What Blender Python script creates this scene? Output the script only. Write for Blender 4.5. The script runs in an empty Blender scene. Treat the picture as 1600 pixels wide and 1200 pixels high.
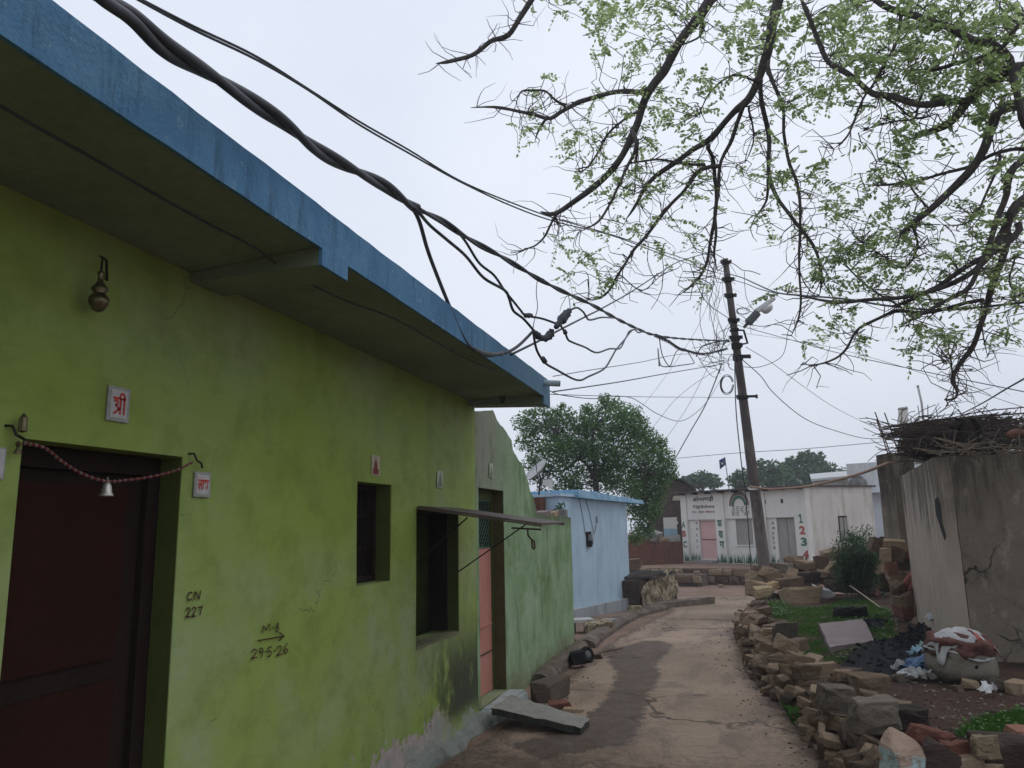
import bpy, bmesh, math, random
from mathutils import Vector, Matrix
from mathutils import noise as mnoise
R_ = math.radians
SC = bpy.context.scene
COL = SC.collection
random.seed(7)

# ------------------------------------------------------------------ camera
F = 1200.0            # focal length in photo pixels (photo 1600 x 1200)
EYE = 1.55
_up = Vector((-130, 6400, -F)).normalized()
_fw = Vector((350, -222, -F)); _fw = (_fw - _fw.dot(_up) * _up).normalized()
_rt = _fw.cross(_up)
ROT = Matrix((_rt, _fw, _up))          # world = ROT @ camera
CAM = Vector((0, 0, EYE))
cd = bpy.data.cameras.new('camera'); co = bpy.data.objects.new('camera', cd); COL.objects.link(co)
cd.sensor_width = 36; cd.lens = F / 1600 * 36; cd.clip_start = 0.05; cd.clip_end = 2000
co.matrix_world = Matrix.Translation(CAM) @ ROT.to_4x4()
SC.camera = co

# ------------------------------------------------------------------ sky, sun, exposure
SUN_EL, SUN_AZ = R_(58), R_(60)
w = bpy.data.worlds.new("World"); SC.world = w; w.use_nodes = True
nt = w.node_tree; nt.nodes.clear()
sky = nt.nodes.new('ShaderNodeTexSky'); sky.sky_type = 'NISHITA'; sky.sun_disc = False
sky.sun_elevation = SUN_EL; sky.sun_rotation = SUN_AZ; sky.dust_density = 6; sky.air_density = 1.2
hs = nt.nodes.new('ShaderNodeHueSaturation'); hs.inputs['Saturation'].default_value = 0.3
nt.links.new(sky.outputs[0], hs.inputs['Color'])
tc = nt.nodes.new('ShaderNodeTexCoord')
nz = nt.nodes.new('ShaderNodeTexNoise'); nz.inputs['Scale'].default_value = 1.5; nz.inputs['Detail'].default_value = 5
nt.links.new(tc.outputs['Generated'], nz.inputs['Vector'])
rp = nt.nodes.new('ShaderNodeValToRGB')
rp.color_ramp.elements[0].position = .3; rp.color_ramp.elements[0].color = (6.7, 7.3, 8.65, 1)
rp.color_ramp.elements[1].position = .7; rp.color_ramp.elements[1].color = (8.5, 9.0, 10.0, 1)
nt.links.new(nz.outputs['Fac'], rp.inputs['Fac'])
mx = nt.nodes.new('ShaderNodeMix'); mx.data_type = 'RGBA'; mx.inputs['Factor'].default_value = 0.86
nt.links.new(hs.outputs[0], mx.inputs['A']); nt.links.new(rp.outputs[0], mx.inputs['B'])
bg = nt.nodes.new('ShaderNodeBackground'); bg.inputs['Strength'].default_value = 0.099
ow = nt.nodes.new('ShaderNodeOutputWorld')
dv = nt.nodes.new('ShaderNodeVectorMath'); dv.operation = 'DOT_PRODUCT'; dv.inputs[1].default_value = (-.62, .35, .70)      # brighter cloud towards the upper left, greyer to the right
nt.links.new(tc.outputs['Generated'], dv.inputs[0])
gr = nt.nodes.new('ShaderNodeMapRange'); gr.inputs['From Min'].default_value = -.4; gr.inputs['From Max'].default_value = 1.0; gr.inputs['To Min'].default_value = .87; gr.inputs['To Max'].default_value = 1.09
nt.links.new(dv.outputs['Value'], gr.inputs['Value'])
ml = nt.nodes.new('ShaderNodeVectorMath'); ml.operation = 'SCALE'
nt.links.new(mx.outputs['Result'], ml.inputs[0]); nt.links.new(gr.outputs[0], ml.inputs['Scale']); nt.links.new(ml.outputs[0], bg.inputs['Color']); nt.links.new(bg.outputs[0], ow.inputs['Surface'])
sl = bpy.data.lights.new('sun', 'SUN'); sl.energy = 0.5; sl.angle = R_(40); sl.color = (1, .96, .9)
so = bpy.data.objects.new('sun', sl); COL.objects.link(so)
so.rotation_euler = (R_(90) - SUN_EL, 0, R_(180) - SUN_AZ)
SC.view_settings.view_transform = 'Standard'; SC.view_settings.look = 'None'
SC.view_settings.exposure = 0.1; SC.view_settings.gamma = 1
SC.render.engine = 'CYCLES'; SC.cycles.max_bounces = 6; SC.cycles.diffuse_bounces = 4

# ------------------------------------------------------------------ picture point -> place in the world
CR = (ROT @ Vector((1, 0, 0))); CR.z = 0; CR.normalize()          # to the right of the view, level
CF = (ROT @ Vector((0, 0, -1))); CF.z = 0; CF.normalize()         # straight ahead, level
def ray(px, py): return ROT @ Vector((px - 800, 600 - py, -F))
def D(px, py, dep): return CAM + ray(px, py) * (dep / F)
def onX(px, py, x): d = ray(px, py); return CAM + d * (x / d.x)
def onY(px, py, y): d = ray(px, py); return CAM + d * (y / d.y)
def onZ(px, py, z): d = ray(px, py); return CAM + d * ((z - EYE) / d.z)
def zg(y): return -.12 if y < 12 else (-.12 - .33 * (y - 12) / 13 if y < 25 else -.45)
def onG(px, py):
    z = -.12
    for _ in range(12): p = onZ(px, py, z); z = zg(p.y)
    return p

# ------------------------------------------------------------------ node materials
class NB:
    def __init__(s, name):
        s.m = bpy.data.materials.new(name); s.m.use_nodes = True; s.t = s.m.node_tree; s.t.nodes.clear()
        s.o = s.t.nodes.new('ShaderNodeOutputMaterial')
    def n(s, typ, ins=None, **kw):
        x = s.t.nodes.new(typ)
        for k, v in kw.items(): setattr(x, k, v)
        for k, v in (ins or {}).items(): s.set(x.inputs[k], v)
        return x
    def set(s, sock, v):
        if isinstance(v, bpy.types.NodeSocket): s.t.links.new(v, sock)
        elif isinstance(v, (tuple, list)) and len(v) == 3 and sock.type == 'RGBA': sock.default_value = (*v, 1)
        else: sock.default_value = v
    def pos(s): return s.n('ShaderNodeNewGeometry').outputs['Position']
    def obj(s): return s.n('ShaderNodeTexCoord').outputs['Object']
    def isl(s): return s.n('ShaderNodeNewGeometry').outputs['Random Per Island']
    def rnd(s): return s.n('ShaderNodeObjectInfo').outputs['Random']
    def sep(s, v): return s.n('ShaderNodeSeparateXYZ', {0: v}).outputs
    def scale(s, v, sc): return s.n('ShaderNodeMapping', {'Vector': v, 'Scale': sc}).outputs[0]
    def noise(s, v, sc, det=5, rough=.6, dist=0): return s.n('ShaderNodeTexNoise', {'Vector': v, 'Scale': sc, 'Detail': det, 'Roughness': rough, 'Distortion': dist}).outputs['Fac']
    def vor(s, v, sc, feat='F1', out='Distance'): return s.n('ShaderNodeTexVoronoi', {'Vector': v, 'Scale': sc}, feature=feat).outputs[out]
    def ramp(s, f, stops):
        x = s.n('ShaderNodeValToRGB', {'Fac': f}); e = x.color_ramp.elements
        while len(e) < len(stops): e.new(.5)
        for a, (p, c) in zip(e, stops):
            a.position = p; a.color = (*c, 1) if isinstance(c, (tuple, list)) else (c, c, c, 1)
        return x.outputs[0]
    def mix(s, f, a, b, mode='MIX'):
        x = s.n('ShaderNodeMix', data_type='RGBA', blend_type=mode)
        s.set(x.inputs[0], f); s.set(x.inputs[6], a); s.set(x.inputs[7], b); return x.outputs[2]
    def ma(s, op, a, b=0.0): return s.n('ShaderNodeMath', {0: a, 1: b}, operation=op, use_clamp=False).outputs[0]
    def sm(s, x, a, b): return s.n('ShaderNodeMapRange', {'Value': x, 'From Min': a, 'From Max': b, 'To Min': 0.0, 'To Max': 1.0}, interpolation_type='SMOOTHSTEP').outputs[0]
    def done(s, col, rough=.85, h=None, st=.3, dist=.02, spec=.3, metal=0.0, trans=0):
        b = s.n('ShaderNodeBsdfPrincipled', {'Base Color': col, 'Roughness': rough, 'Specular IOR Level': spec, 'Metallic': metal})
        if h is not None: s.t.links.new(s.n('ShaderNodeBump', {'Height': h, 'Strength': st, 'Distance': dist}).outputs[0], b.inputs['Normal'])
        sh = b.outputs[0]
        if trans:
            tr = s.n('ShaderNodeBsdfTranslucent', {'Color': col})
            sh = s.n('ShaderNodeMixShader', {0: trans, 1: sh, 2: tr.outputs[0]}).outputs[0]
        s.t.links.new(sh, s.o.inputs['Surface']); return s.m

def mat(name, a, b, sc=3.0, rough=.85, bump=.25, bsc=40, spec=.3, metal=0.0, stretch=None, coord='pos', lo=.3, hi=.7):
    n = NB(name); v = n.pos() if coord == 'pos' else n.obj()
    vs = n.scale(v, stretch) if stretch else v
    f = n.noise(vs, sc); g = n.noise(v, bsc, 6)
    c = n.ramp(f, [(lo, a), (hi, b)])
    c = n.mix(.35, c, n.ramp(g, [(.25, .35), (.75, 1.0)]), 'MULTIPLY')
    return n.done(c, rough, g, bump, .02, spec, metal)

def leafmat(name, a, b, c, trans=.45):
    n = NB(name); r = n.isl(); p = n.noise(n.pos(), 1.2, 2)
    col = n.ramp(n.ma('ADD', n.ma('MULTIPLY', r, .65), n.ma('MULTIPLY', p, .45)), [(.15, a), (.5, b), (.95, c)])
    return n.done(col, .55, None, spec=.3, trans=trans)

def m_green_wall():
    n = NB('lime_green_painted_plaster'); v = n.pos(); x, y, z = n.sep(v)
    big = n.noise(v, .9, 5, .6); med = n.noise(v, 4, 6, .65); fine = n.noise(v, 60, 4)
    c = n.ramp(big, [(.3, (.232, .322, .040)), (.5, (.258, .345, .078)), (.72, (.280, .355, .15))])
    pale = n.ma('MULTIPLY', n.sm(n.noise(v, 1.7, 5), .42, .7), n.ma('MULTIPLY', n.sm(z, 1.7, 1.0), n.sm(z, .05, .7)))
    c = n.mix(n.ma('MULTIPLY', pale, .85), c, (.315, .365, .225))
    c = n.mix(n.ma('MULTIPLY', n.sm(med, .42, .7), .5), c, (.14, .205, .03))
    st = n.noise(n.scale(v, (2.2, 2.2, 1.1)), 2.4, 7, .75)
    mold = n.ma('MULTIPLY', n.sm(n.ma('ADD', st, n.ma('MULTIPLY', n.sm(y, 5.2, 6.5), .2)), .46, .66), n.ma('MULTIPLY', n.sm(z, .95, .35), n.ma('MULTIPLY', n.sm(y, 5.1, 6.1), n.sm(z, -.06, .16))))
    c = n.mix(n.ma('MULTIPLY', mold, .93), c, (.028, .034, .02))
    edge = n.ma('ADD', z, n.ma('MULTIPLY', n.ma('SUBTRACT', n.noise(v, 3.2, 6, .7), .5), 1.1))
    pe = n.ma('MULTIPLY', n.sm(edge, .17, .14), n.ma('MULTIPLY', n.sm(y, 4.2, 4.6), n.sm(y, 6.2, 5.6)))
    plaster = n.ramp(n.noise(v, 12, 5), [(.3, (.33, .28, .25)), (.7, (.44, .385, .345))])
    c = n.mix(pe, c, plaster)
    skirt = n.sm(edge, .05, .01)
    c = n.mix(n.ma('MULTIPLY', skirt, .8), c, (.27, .29, .255))
    sp = n.ma('MULTIPLY', n.sm(n.vor(v, 9), .055, .035), n.sm(n.noise(v, 2.1), .5, .62))
    c = n.mix(n.ma('MULTIPLY', sp, .5), c, (.36, .38, .32))
    brush = n.noise(n.scale(v, (1, 1.6, 15)), 2.2, 7, .7, .8)
    c = n.mix(.10, c, n.ramp(brush, [(.32, .45), (.62, 1.0)]), 'MULTIPLY')
    drip = n.ma('MULTIPLY', n.sm(n.noise(n.scale(v, (1, 16, .5)), 1.5, 5, .6), .63, .72), n.sm(n.noise(v, .8), .45, .6))
    c = n.mix(n.ma('MULTIPLY', drip, .35), c, (.10, .12, .05))
    wv = n.n('ShaderNodeVectorMath', {0: v, 1: n.n('ShaderNodeTexNoise', {'Vector': v, 'Scale': 2.2, 'Detail': 7}).outputs['Color']}, operation='ADD').outputs[0]
    crk = n.ma('MULTIPLY', n.sm(n.vor(wv, .8, 'DISTANCE_TO_EDGE'), .007, .001), n.sm(n.noise(v, .7), .54, .6))
    c = n.mix(n.ma('MULTIPLY', crk, .4), c, (.06, .075, .03))
    dot = n.ma('MULTIPLY', n.sm(n.vor(v, 5.5), .035, .02), n.sm(n.noise(v, 3.3), .52, .6))
    c = n.mix(n.ma('MULTIPLY', dot, .7), c, (.045, .05, .03))
    chip = n.sm(n.noise(v, 8, 8, .8), .685, .70)
    c = n.mix(n.ma('MULTIPLY', chip, .5), c, (.36, .39, .30))
    h = n.ma('ADD', n.ma('ADD', n.ma('MULTIPLY', fine, .25), n.ma('MULTIPLY', brush, .15)), n.ma('ADD', n.ma('MULTIPLY', med, .8), n.ma('ADD', n.ma('MULTIPLY', pe, -.5), n.ma('MULTIPLY', crk, -1.0))))
    return n.done(c, .72, h, .35, .02, .35)

def m_weathered_green():
    n = NB('weathered_green_plaster'); v = n.pos(); x, y, z = n.sep(v)
    st = n.noise(n.scale(v, (3.2, 3.2, .9)), 1.8, 8, .75, .6); b = n.noise(v, 2.1, 8, .75, .4); f = n.noise(v, 45, 4)
    c = n.ramp(b, [(.30, (.13, .225, .085)), (.46, (.215, .33, .17)), (.6, (.28, .39, .24)), (.74, (.38, .47, .345))])
    gy = n.ma('MULTIPLY', n.sm(y, 8.3, 7.0), n.sm(z, 1.5, 2.1))
    c = n.mix(n.ma('MULTIPLY', gy, .8), c, (.27, .27, .225))
    c = n.mix(n.ma('MULTIPLY', n.sm(st, .50, .70), .7), c, (.045, .07, .034))
    c = n.mix(n.ma('MULTIPLY', n.sm(n.noise(n.scale(v, (9, 9, .9)), 2.6, 6, .7), .6, .72), .4), c, (.42, .48, .39))
    top = n.ma('MULTIPLY', n.sm(n.ma('ADD', z, n.ma('MULTIPLY', st, .5)), 1.70, 1.95), n.sm(y, 8.6, 9.0))
    c = n.mix(n.ma('MULTIPLY', top, .75), c, (.09, .10, .06))
    bd = n.sm(n.ma('ADD', z, n.ma('MULTIPLY', b, .6)), .55, .22)
    c = n.mix(n.ma('MULTIPLY', bd, .65), c, (.20, .18, .11))
    return n.done(c, .9, n.ma('ADD', n.ma('MULTIPLY', f, .35), b), .45, .03, .2)

def m_pale_wall(name, base, dirt, amt=.5, low=.4, lowtop=.6):
    n = NB(name); v = n.pos(); x, y, z = n.sep(v)
    st = n.noise(n.scale(v, (3, 3, .5)), 1.5, 7, .7); b = n.noise(v, 1.1, 6, .65); f = n.noise(v, 30, 5)
    c = n.ramp(b, [(.3, tuple(k * .82 for k in base)), (.7, base)])
    c = n.mix(n.ma('MULTIPLY', n.sm(st, .46, .68), amt), c, dirt)
    c = n.mix(n.ma('MULTIPLY', n.sm(n.ma('ADD', z, n.ma('MULTIPLY', n.noise(v, 2.5, 6, .7), .7)), lowtop + .35, low), .75), c, dirt)
    return n.done(c, .85, n.ma('ADD', n.ma('MULTIPLY', f, .5), b), .25, .02, .25)

def m_blue_fascia():
    n = NB('chalky_blue_paint'); v = n.pos(); x, y, z = n.sep(v)
    b = n.noise(v, 2.6, 6, .7); s = n.noise(n.scale(v, (8, 8, 1.2)), 2, 6, .7); f = n.noise(v, 70, 4)
    c = n.ramp(b, [(.3, (.055, .15, .275)), (.5, (.078, .20, .345)), (.72, (.12, .265, .40))])
    c = n.mix(n.ma('MULTIPLY', n.sm(s, .50, .68), .6), c, (.03, .075, .125))
    c = n.mix(n.ma('MULTIPLY', n.sm(n.noise(v, 11, 6, .8), .60, .65), .65), c, (.28, .39, .46))
    c = n.mix(n.ma('MULTIPLY', n.sm(y, 4.2, 6.4), .35), c, (.22, .38, .46))
    return n.done(c, .8, n.ma('ADD', f, b), .35, .015, .25)

def m_concrete(name, a, b, dark, crack=True, sc=1.0, blot=None):
    n = NB(name); v = n.pos()
    st = n.noise(n.scale(v, (4, 4, .3)), 1.6 * sc, 7, .7); k = n.noise(v, 2.2 * sc, 7, .7); f = n.noise(v, 50, 5)
    z = n.sep(v)[2]
    c = n.ramp(k, [(.3, a), (.7, b)])
    c = n.mix(n.ma('MULTIPLY', n.sm(n.ma('ADD', n.ma('ADD', st, n.ma('MULTIPLY', n.ma('SUBTRACT', k, .5), .5)), n.ma('MULTIPLY', n.sm(z, .9, 2.2), .30)), .60, .86), .85), c, dark)
    if blot: c = n.mix(n.ma('MULTIPLY', n.sm(n.noise(v, 1.6, 8, .75, .8), .48, .7), .8), c, blot); c = n.mix(n.ma('MULTIPLY', n.sm(n.noise(n.scale(v, (2, 2, 1.2)), 3.3, 7, .7), .55, .7), .5), c, tuple(1.6 * q for q in b))
    h = n.ma('ADD', n.ma('MULTIPLY', f, .5), k)
    if crack:
        wv = n.n('ShaderNodeVectorMath', {0: v, 1: n.n('ShaderNodeTexNoise', {'Vector': v, 'Scale': 2.5, 'Detail': 5}).outputs['Color']}, operation='ADD').outputs[0]
        e = n.vor(wv, 1.0, 'DISTANCE_TO_EDGE')
        cr = n.ma('MULTIPLY', n.sm(e, .020, .005), n.ma('MULTIPLY', n.sm(z, 1.5, 1.1), n.sm(n.noise(v, .9), .46, .54)))
        c = n.mix(n.ma('MULTIPLY', cr, .9), c, (.03, .025, .02)); h = n.ma('SUBTRACT', h, cr)
    return n.done(c, .9, h, .4, .02, .2)

def m_road():
    n = NB('worn_village_concrete'); v = n.pos(); x, y, z = n.sep(v)
    b = n.noise(v, .55, 7, .65); m_ = n.noise(n.scale(v, (1.6, .6, 1)), 1.7, 7, .72, .4); f = n.noise(v, 26, 6, .7); g = n.noise(v, 120, 3)
    c = n.ramp(b, [(.3, (.255, .182, .128)), (.5, (.335, .245, .178)), (.72, (.42, .32, .242))])
    c = n.mix(n.ma('MULTIPLY', n.sm(m_, .47, .64), .8), c, (.17, .115, .082))
    c = n.mix(.45, c, n.ramp(f, [(.3, .45), (.7, 1.0)]), 'MULTIPLY')
    fib = n.noise(n.scale(v, (1.2, 5.0, 1)), 2.4, 8, .78, .5)
    c = n.mix(n.ma('MULTIPLY', n.sm(fib, .52, .68), .5), c, (.15, .10, .072))
    damp = n.n('ShaderNodeAttribute', attribute_name='damp').outputs['Fac']; dirt = n.n('ShaderNodeAttribute', attribute_name='dirt').outputs['Fac']
    brk = n.ma('MULTIPLY', n.ma('SUBTRACT', n.noise(v, 6.5, 10, .82, .5), .5), 2.1)
    dk = n.ramp(n.noise(v, 7, 8, .75), [(.3, (.055, .040, .032)), (.55, (.095, .070, .056)), (.75, (.16, .118, .092))])
    c = n.mix(n.ma('MULTIPLY', n.sm(n.ma('ADD', damp, brk), .34, .62), .88), c, dk)
    dt = n.ramp(f, [(.3, (.05, .033, .024)), (.7, (.115, .076, .055))])
    c = n.mix(n.ma('MULTIPLY', n.sm(n.ma('ADD', dirt, brk), .28, .8), .85), c, dt)  # attribute holds edge dirt and the painted foreground shade
    wv = n.n('ShaderNodeVectorMath', {0: v, 1: n.n('ShaderNodeTexNoise', {'Vector': v, 'Scale': 1.8, 'Detail': 6}).outputs['Color']}, operation='ADD').outputs[0]
    e = n.vor(wv, .55, 'DISTANCE_TO_EDGE')
    cr = n.ma('MULTIPLY', n.sm(e, .018, .004), n.sm(n.noise(v, .5), .45, .55))
    c = n.mix(n.ma('MULTIPLY', cr, .8), c, (.05, .038, .03))
    h = n.ma('SUBTRACT', n.ma('ADD', n.ma('MULTIPLY', f, .6), n.ma('ADD', n.ma('MULTIPLY', g, .3), m_)), cr)
    return n.done(c, n.ramp(m_, [(.45, .9), (.65, .62)]), h, .6, .03, .3)

def m_rock(name, a, b, c_, coord='obj'):
    n = NB(name); v = n.obj() if coord == 'obj' else n.pos(); r = n.rnd() if coord == 'obj' else n.isl()
    lay = n.noise(n.scale(v, (2, 2, 9)), 2.2, 6, .7); f = n.noise(v, 30, 6, .7); k = n.noise(v, 5, 5)
    c = n.ramp(n.ma('ADD', n.ma('MULTIPLY', r, .75), n.ma('MULTIPLY', k, .3)), [(.15, a), (.5, b), (.9, c_)])
    c = n.mix(n.ma('MULTIPLY', n.sm(lay, .5, .7), .4), c, tuple(q * .45 for q in a))
    c = n.mix(.5, c, n.ramp(f, [(.25, .4), (.75, 1.0)]), 'MULTIPLY')
    c = n.mix(n.ma('MULTIPLY', n.sm(n.noise(v, 9, 5), .6, .7), .3), c, (.40, .36, .30))
    return n.done(c, .92, n.ma('ADD', n.ma('MULTIPLY', f, .7), lay), .7, .03, .2)

def m_brick(name, sc=1.0, rot=0):
    n = NB(name); v = n.obj()
    q = n.n('ShaderNodeMapping', {'Vector': v, 'Rotation': (R_(90), 0, 0)}).outputs[0]
    br = n.n('ShaderNodeTexBrick', {'Vector': q, 'Scale': 4.2 * sc, 'Color1': (.20, .075, .05), 'Color2': (.13, .055, .04), 'Mortar': (.11, .075, .06), 'Mortar Size': .025, 'Row Height': .36})
    f = n.noise(v, 6, 6, .7)
    c = n.mix(n.sm(f, .45, .7), br.outputs['Color'], (.085, .055, .045))
    return n.done(c, .92, n.ma('ADD', br.outputs['Fac'], f), .5, -.03, .2)

def m_soil(name, a, b, c_):
    n = NB(name); v = n.pos(); k = n.noise(v, 1.4, 8, .7); f = n.noise(v, 22, 7, .75)
    c = n.ramp(k, [(.3, a), (.5, b), (.72, c_)])
    c = n.mix(.6, c, n.ramp(f, [(.3, .35), (.7, 1.0)]), 'MULTIPLY')
    peb = n.ma('MULTIPLY', n.sm(n.vor(v, 16), .16, .1), n.sm(n.noise(v, 30, 2), .56, .62))
    c = n.mix(n.ma('MULTIPLY', peb, .7), c, (.42, .36, .31))
    return n.done(c, .95, n.ma('ADD', f, n.ma('ADD', k, peb)), .8, .03, .15)

# ------------------------------------------------------------------ mesh building
WL = {}
class MB:
    def __init__(s): s.v = []; s.f = []; s.m = []
    def add(s, vs, fs, mi=0):
        o = len(s.v); s.v += [Vector(p) for p in vs]
        for f in fs: s.f.append([i + o for i in f]); s.m.append(mi)
        return s
    def hexa(s, b, t, mi=0):    # four bottom points and four top points, both counter-clockwise seen from above
        return s.add(list(b) + list(t), [(3, 2, 1, 0), (4, 5, 6, 7), (0, 1, 5, 4), (1, 2, 6, 5), (2, 3, 7, 6), (3, 0, 4, 7)], mi)
    def box(s, x0, x1, y0, y1, z0, z1, mi=0):
        q = [(x0, y0), (x1, y0), (x1, y1), (x0, y1)]
        return s.hexa([(a, b, z0) for a, b in q], [(a, b, z1) for a, b in q], mi)
    def obox(s, fr, u0, u1, d0, d1, v0, v1, mi=0):      # fr(u, d, v) -> point
        q = [(u0, d0), (u1, d0), (u1, d1), (u0, d1)]
        return s.hexa([fr(a, b, v0) for a, b in q], [fr(a, b, v1) for a, b in q], mi)
    def rbox(s, c, size, M, mi=0):
        hx, hy, hz = (k / 2 for k in size); c = Vector(c)
        q = [(-hx, -hy), (hx, -hy), (hx, hy), (-hx, hy)]
        return s.hexa([c + M @ Vector((a, b, -hz)) for a, b in q], [c + M @ Vector((a, b, hz)) for a, b in q], mi)
    def tube(s, pts, r, n=6, mi=0):
        pts = [Vector(p) for p in pts]; k = len(pts); rs = r if isinstance(r, (list, tuple)) else [r] * k
        vs = []; nrm = None
        for i, p in enumerate(pts):
            t = (pts[min(i + 1, k - 1)] - pts[max(i - 1, 0)]); t = t.normalized() if t.length > 1e-9 else Vector((0, 0, 1))
            if nrm is None:
                a = Vector((0, 0, 1)) if abs(t.z) < .9 else Vector((1, 0, 0)); nrm = t.cross(a).normalized()
            else:
                nrm = nrm - t * nrm.dot(t); nrm = nrm.normalized() if nrm.length > 1e-6 else t.orthogonal().normalized()
            b = t.cross(nrm)
            vs += [p + (nrm * math.cos(q) + b * math.sin(q)) * rs[i] for q in (2 * math.pi * j / n for j in range(n))]
        fs = [(i * n + j, i * n + (j + 1) % n, (i + 1) * n + (j + 1) % n, (i + 1) * n + j) for i in range(k - 1) for j in range(n)]
        fs += [tuple(reversed(range(n))), tuple(range((k - 1) * n, k * n))]
        return s.add(vs, fs, mi)
    def lathe(s, c, prof, n=14, M=None, mi=0):
        M = M or Matrix.Identity(3); c = Vector(c)
        vs = [c + M @ Vector((r * math.cos(2 * math.pi * j / n), r * math.sin(2 * math.pi * j / n), z)) for r, z in prof for j in range(n)]
        k = len(prof)
        fs = [(i * n + j, i * n + (j + 1) % n, (i + 1) * n + (j + 1) % n, (i + 1) * n + j) for i in range(k - 1) for j in range(n)]
        fs += [tuple(reversed(range(n))), tuple(range((k - 1) * n, k * n))]
        return s.add(vs, fs, mi)
    def prism(s, poly, ext, mi=0):      # closed polygon of 3D points pushed along ext
        n = len(poly); e = Vector(ext); a = [Vector(p) for p in poly]
        return s.add(a + [p + e for p in a], [tuple(range(n)), tuple(reversed(range(n, 2 * n)))] + [(i + n, (i + 1) % n + n, (i + 1) % n, i) for i in range(n)], mi)
    def build(s, name, mats, parent=None, smooth=False, fix=True):
        if parent is not None: o0 = WL[parent]
        else:
            xs = [p.x for p in s.v]; ys = [p.y for p in s.v]
            o0 = Vector(((min(xs) + max(xs)) / 2, (min(ys) + max(ys)) / 2, min(p.z for p in s.v)))
        me = bpy.data.meshes.new(name); me.from_pydata([p - o0 for p in s.v], [], s.f)
        for m in (mats if isinstance(mats, (list, tuple)) else [mats]): me.materials.append(m)
        me.polygons.foreach_set('material_index', s.m)
        if fix:
            bm = bmesh.new(); bm.from_mesh(me); bmesh.ops.recalc_face_normals(bm, faces=bm.faces); bm.to_mesh(me); bm.free()
        if smooth: me.polygons.foreach_set('use_smooth', [True] * len(me.polygons))
        me.update(); o = bpy.data.objects.new(name, me); COL.objects.link(o)
        if parent is not None: o.parent = parent
        else: o.location = o0
        WL[o] = o0; return o
def empty(name, loc, label, cat, group=None):
    o = bpy.data.objects.new(name, None); COL.objects.link(o); o.location = loc; o.empty_display_size = .2; WL[o] = Vector(loc)
    return tag(o, label, cat, group)
def tag(o, label, cat, group=None, kind=None):
    o['label'] = label; o['category'] = cat
    if group: o['group'] = group
    if kind: o['kind'] = kind
    return o
def lab(o, label): o['label'] = label; return o
def setting(o): o['kind'] = 'structure'; return o
def spline(pts, sub=6):
    pts = [Vector(p) for p in pts]; out = []; n = len(pts)
    for i in range(n - 1):
        p0, p1, p2, p3 = pts[max(i - 1, 0)], pts[i], pts[i + 1], pts[min(i + 2, n - 1)]
        for j in range(sub):
            t = j / sub
            out.append(.5 * ((2 * p1) + (p2 - p0) * t + (2 * p0 - 5 * p1 + 4 * p2 - p3) * t * t + (3 * p1 - p0 - 3 * p2 + p3) * t ** 3))
    out.append(pts[-1]); return out
def rotz(a): return Matrix.Rotation(a, 3, 'Z')
def rough_mesh(o, amt, sc, seed=0):        # small uneven push of every vertex, for plaster edges and earth
    from mathutils import noise as mn
    for v in o.data.vertices:
        p = (v.co + WL[o]) * sc + Vector((seed, 0, 0))
        v.co += Vector((mn.noise(p), mn.noise(p + Vector((31, 0, 0))), mn.noise(p + Vector((0, 57, 0))))) * amt
def wall_holes(mb, fr, u0, u1, v0, v1, d0, d1, holes, mi=0):
    # front at d1, back at d0; rectangular openings (ua, ub, va, vb) with reveals
    us = sorted({u0, u1, *[h[0] for h in holes], *[h[1] for h in holes]}); vs = sorted({v0, v1, *[h[2] for h in holes], *[h[3] for h in holes]})
    def sub(a, st):
        o = []
        for p, q in zip(a, a[1:]):
            k = max(1, int((q - p) / st))
            o += [p + (q - p) * i / k for i in range(k)]
        return o + [a[-1]]
    us = sub(us, .5); vs = sub(vs, .5)
    hole = lambda u, v: any(h[0] < u < h[1] and h[2] < v < h[3] for h in holes)
    for a, b in zip(us, us[1:]):
        for c, d in zip(vs, vs[1:]):
            if hole((a + b) / 2, (c + d) / 2): continue
            mb.add([fr(a, d1, c), fr(b, d1, c), fr(b, d1, d), fr(a, d1, d)], [(0, 1, 2, 3)], mi)
            mb.add([fr(a, d0, c), fr(a, d0, d), fr(b, d0, d), fr(b, d0, c)], [(0, 1, 2, 3)], mi)
            for (p, q, uu, vv) in (((a, c), (b, c), (a + b) / 2, c - .01), ((a, d), (b, d), (a + b) / 2, d + .01), ((a, c), (a, d), a - .01, (c + d) / 2), ((b, c), (b, d), b + .01, (c + d) / 2)):
                if hole(uu, vv) or not (u0 < uu < u1 and v0 < vv < v1):
                    mb.add([fr(p[0], d0, p[1]), fr(q[0], d0, q[1]), fr(q[0], d1, q[1]), fr(p[0], d1, p[1])], [(0, 1, 2, 3)], mi)
    return mb
def ribbon(mb, pts, w, fr, d, mi=0):         # painted stroke: 2D points (u, v) drawn on the face fr(u, d, v)
    n = len(pts); L = []; Rr = []
    for i in range(n):
        a = pts[max(i - 1, 0)]; b = pts[min(i + 1, n - 1)]
        t = Vector((b[0] - a[0], b[1] - a[1])); t = t.normalized() if t.length > 1e-9 else Vector((1, 0)); q = Vector((-t.y, t.x)) * w / 2
        L.append((pts[i][0] + q.x, pts[i][1] + q.y)); Rr.append((pts[i][0] - q.x, pts[i][1] - q.y))
    mb.add([fr(u, d, v) for u, v in L + Rr], [(i, i + n, i + n + 1, i + 1) for i in range(n - 1)], mi)
def strokes(mb, lst, u, v, su, sv, w, fr, d, mi=0):
    for s in lst:
        p = [(u + a * su, v + b * sv) for a, b in s]
        if len(p) > 2: p = [(q.x, q.y) for q in spline([(a, b, 0) for a, b in p], 5)]
        ribbon(mb, p, w, fr, d, mi)
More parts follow.
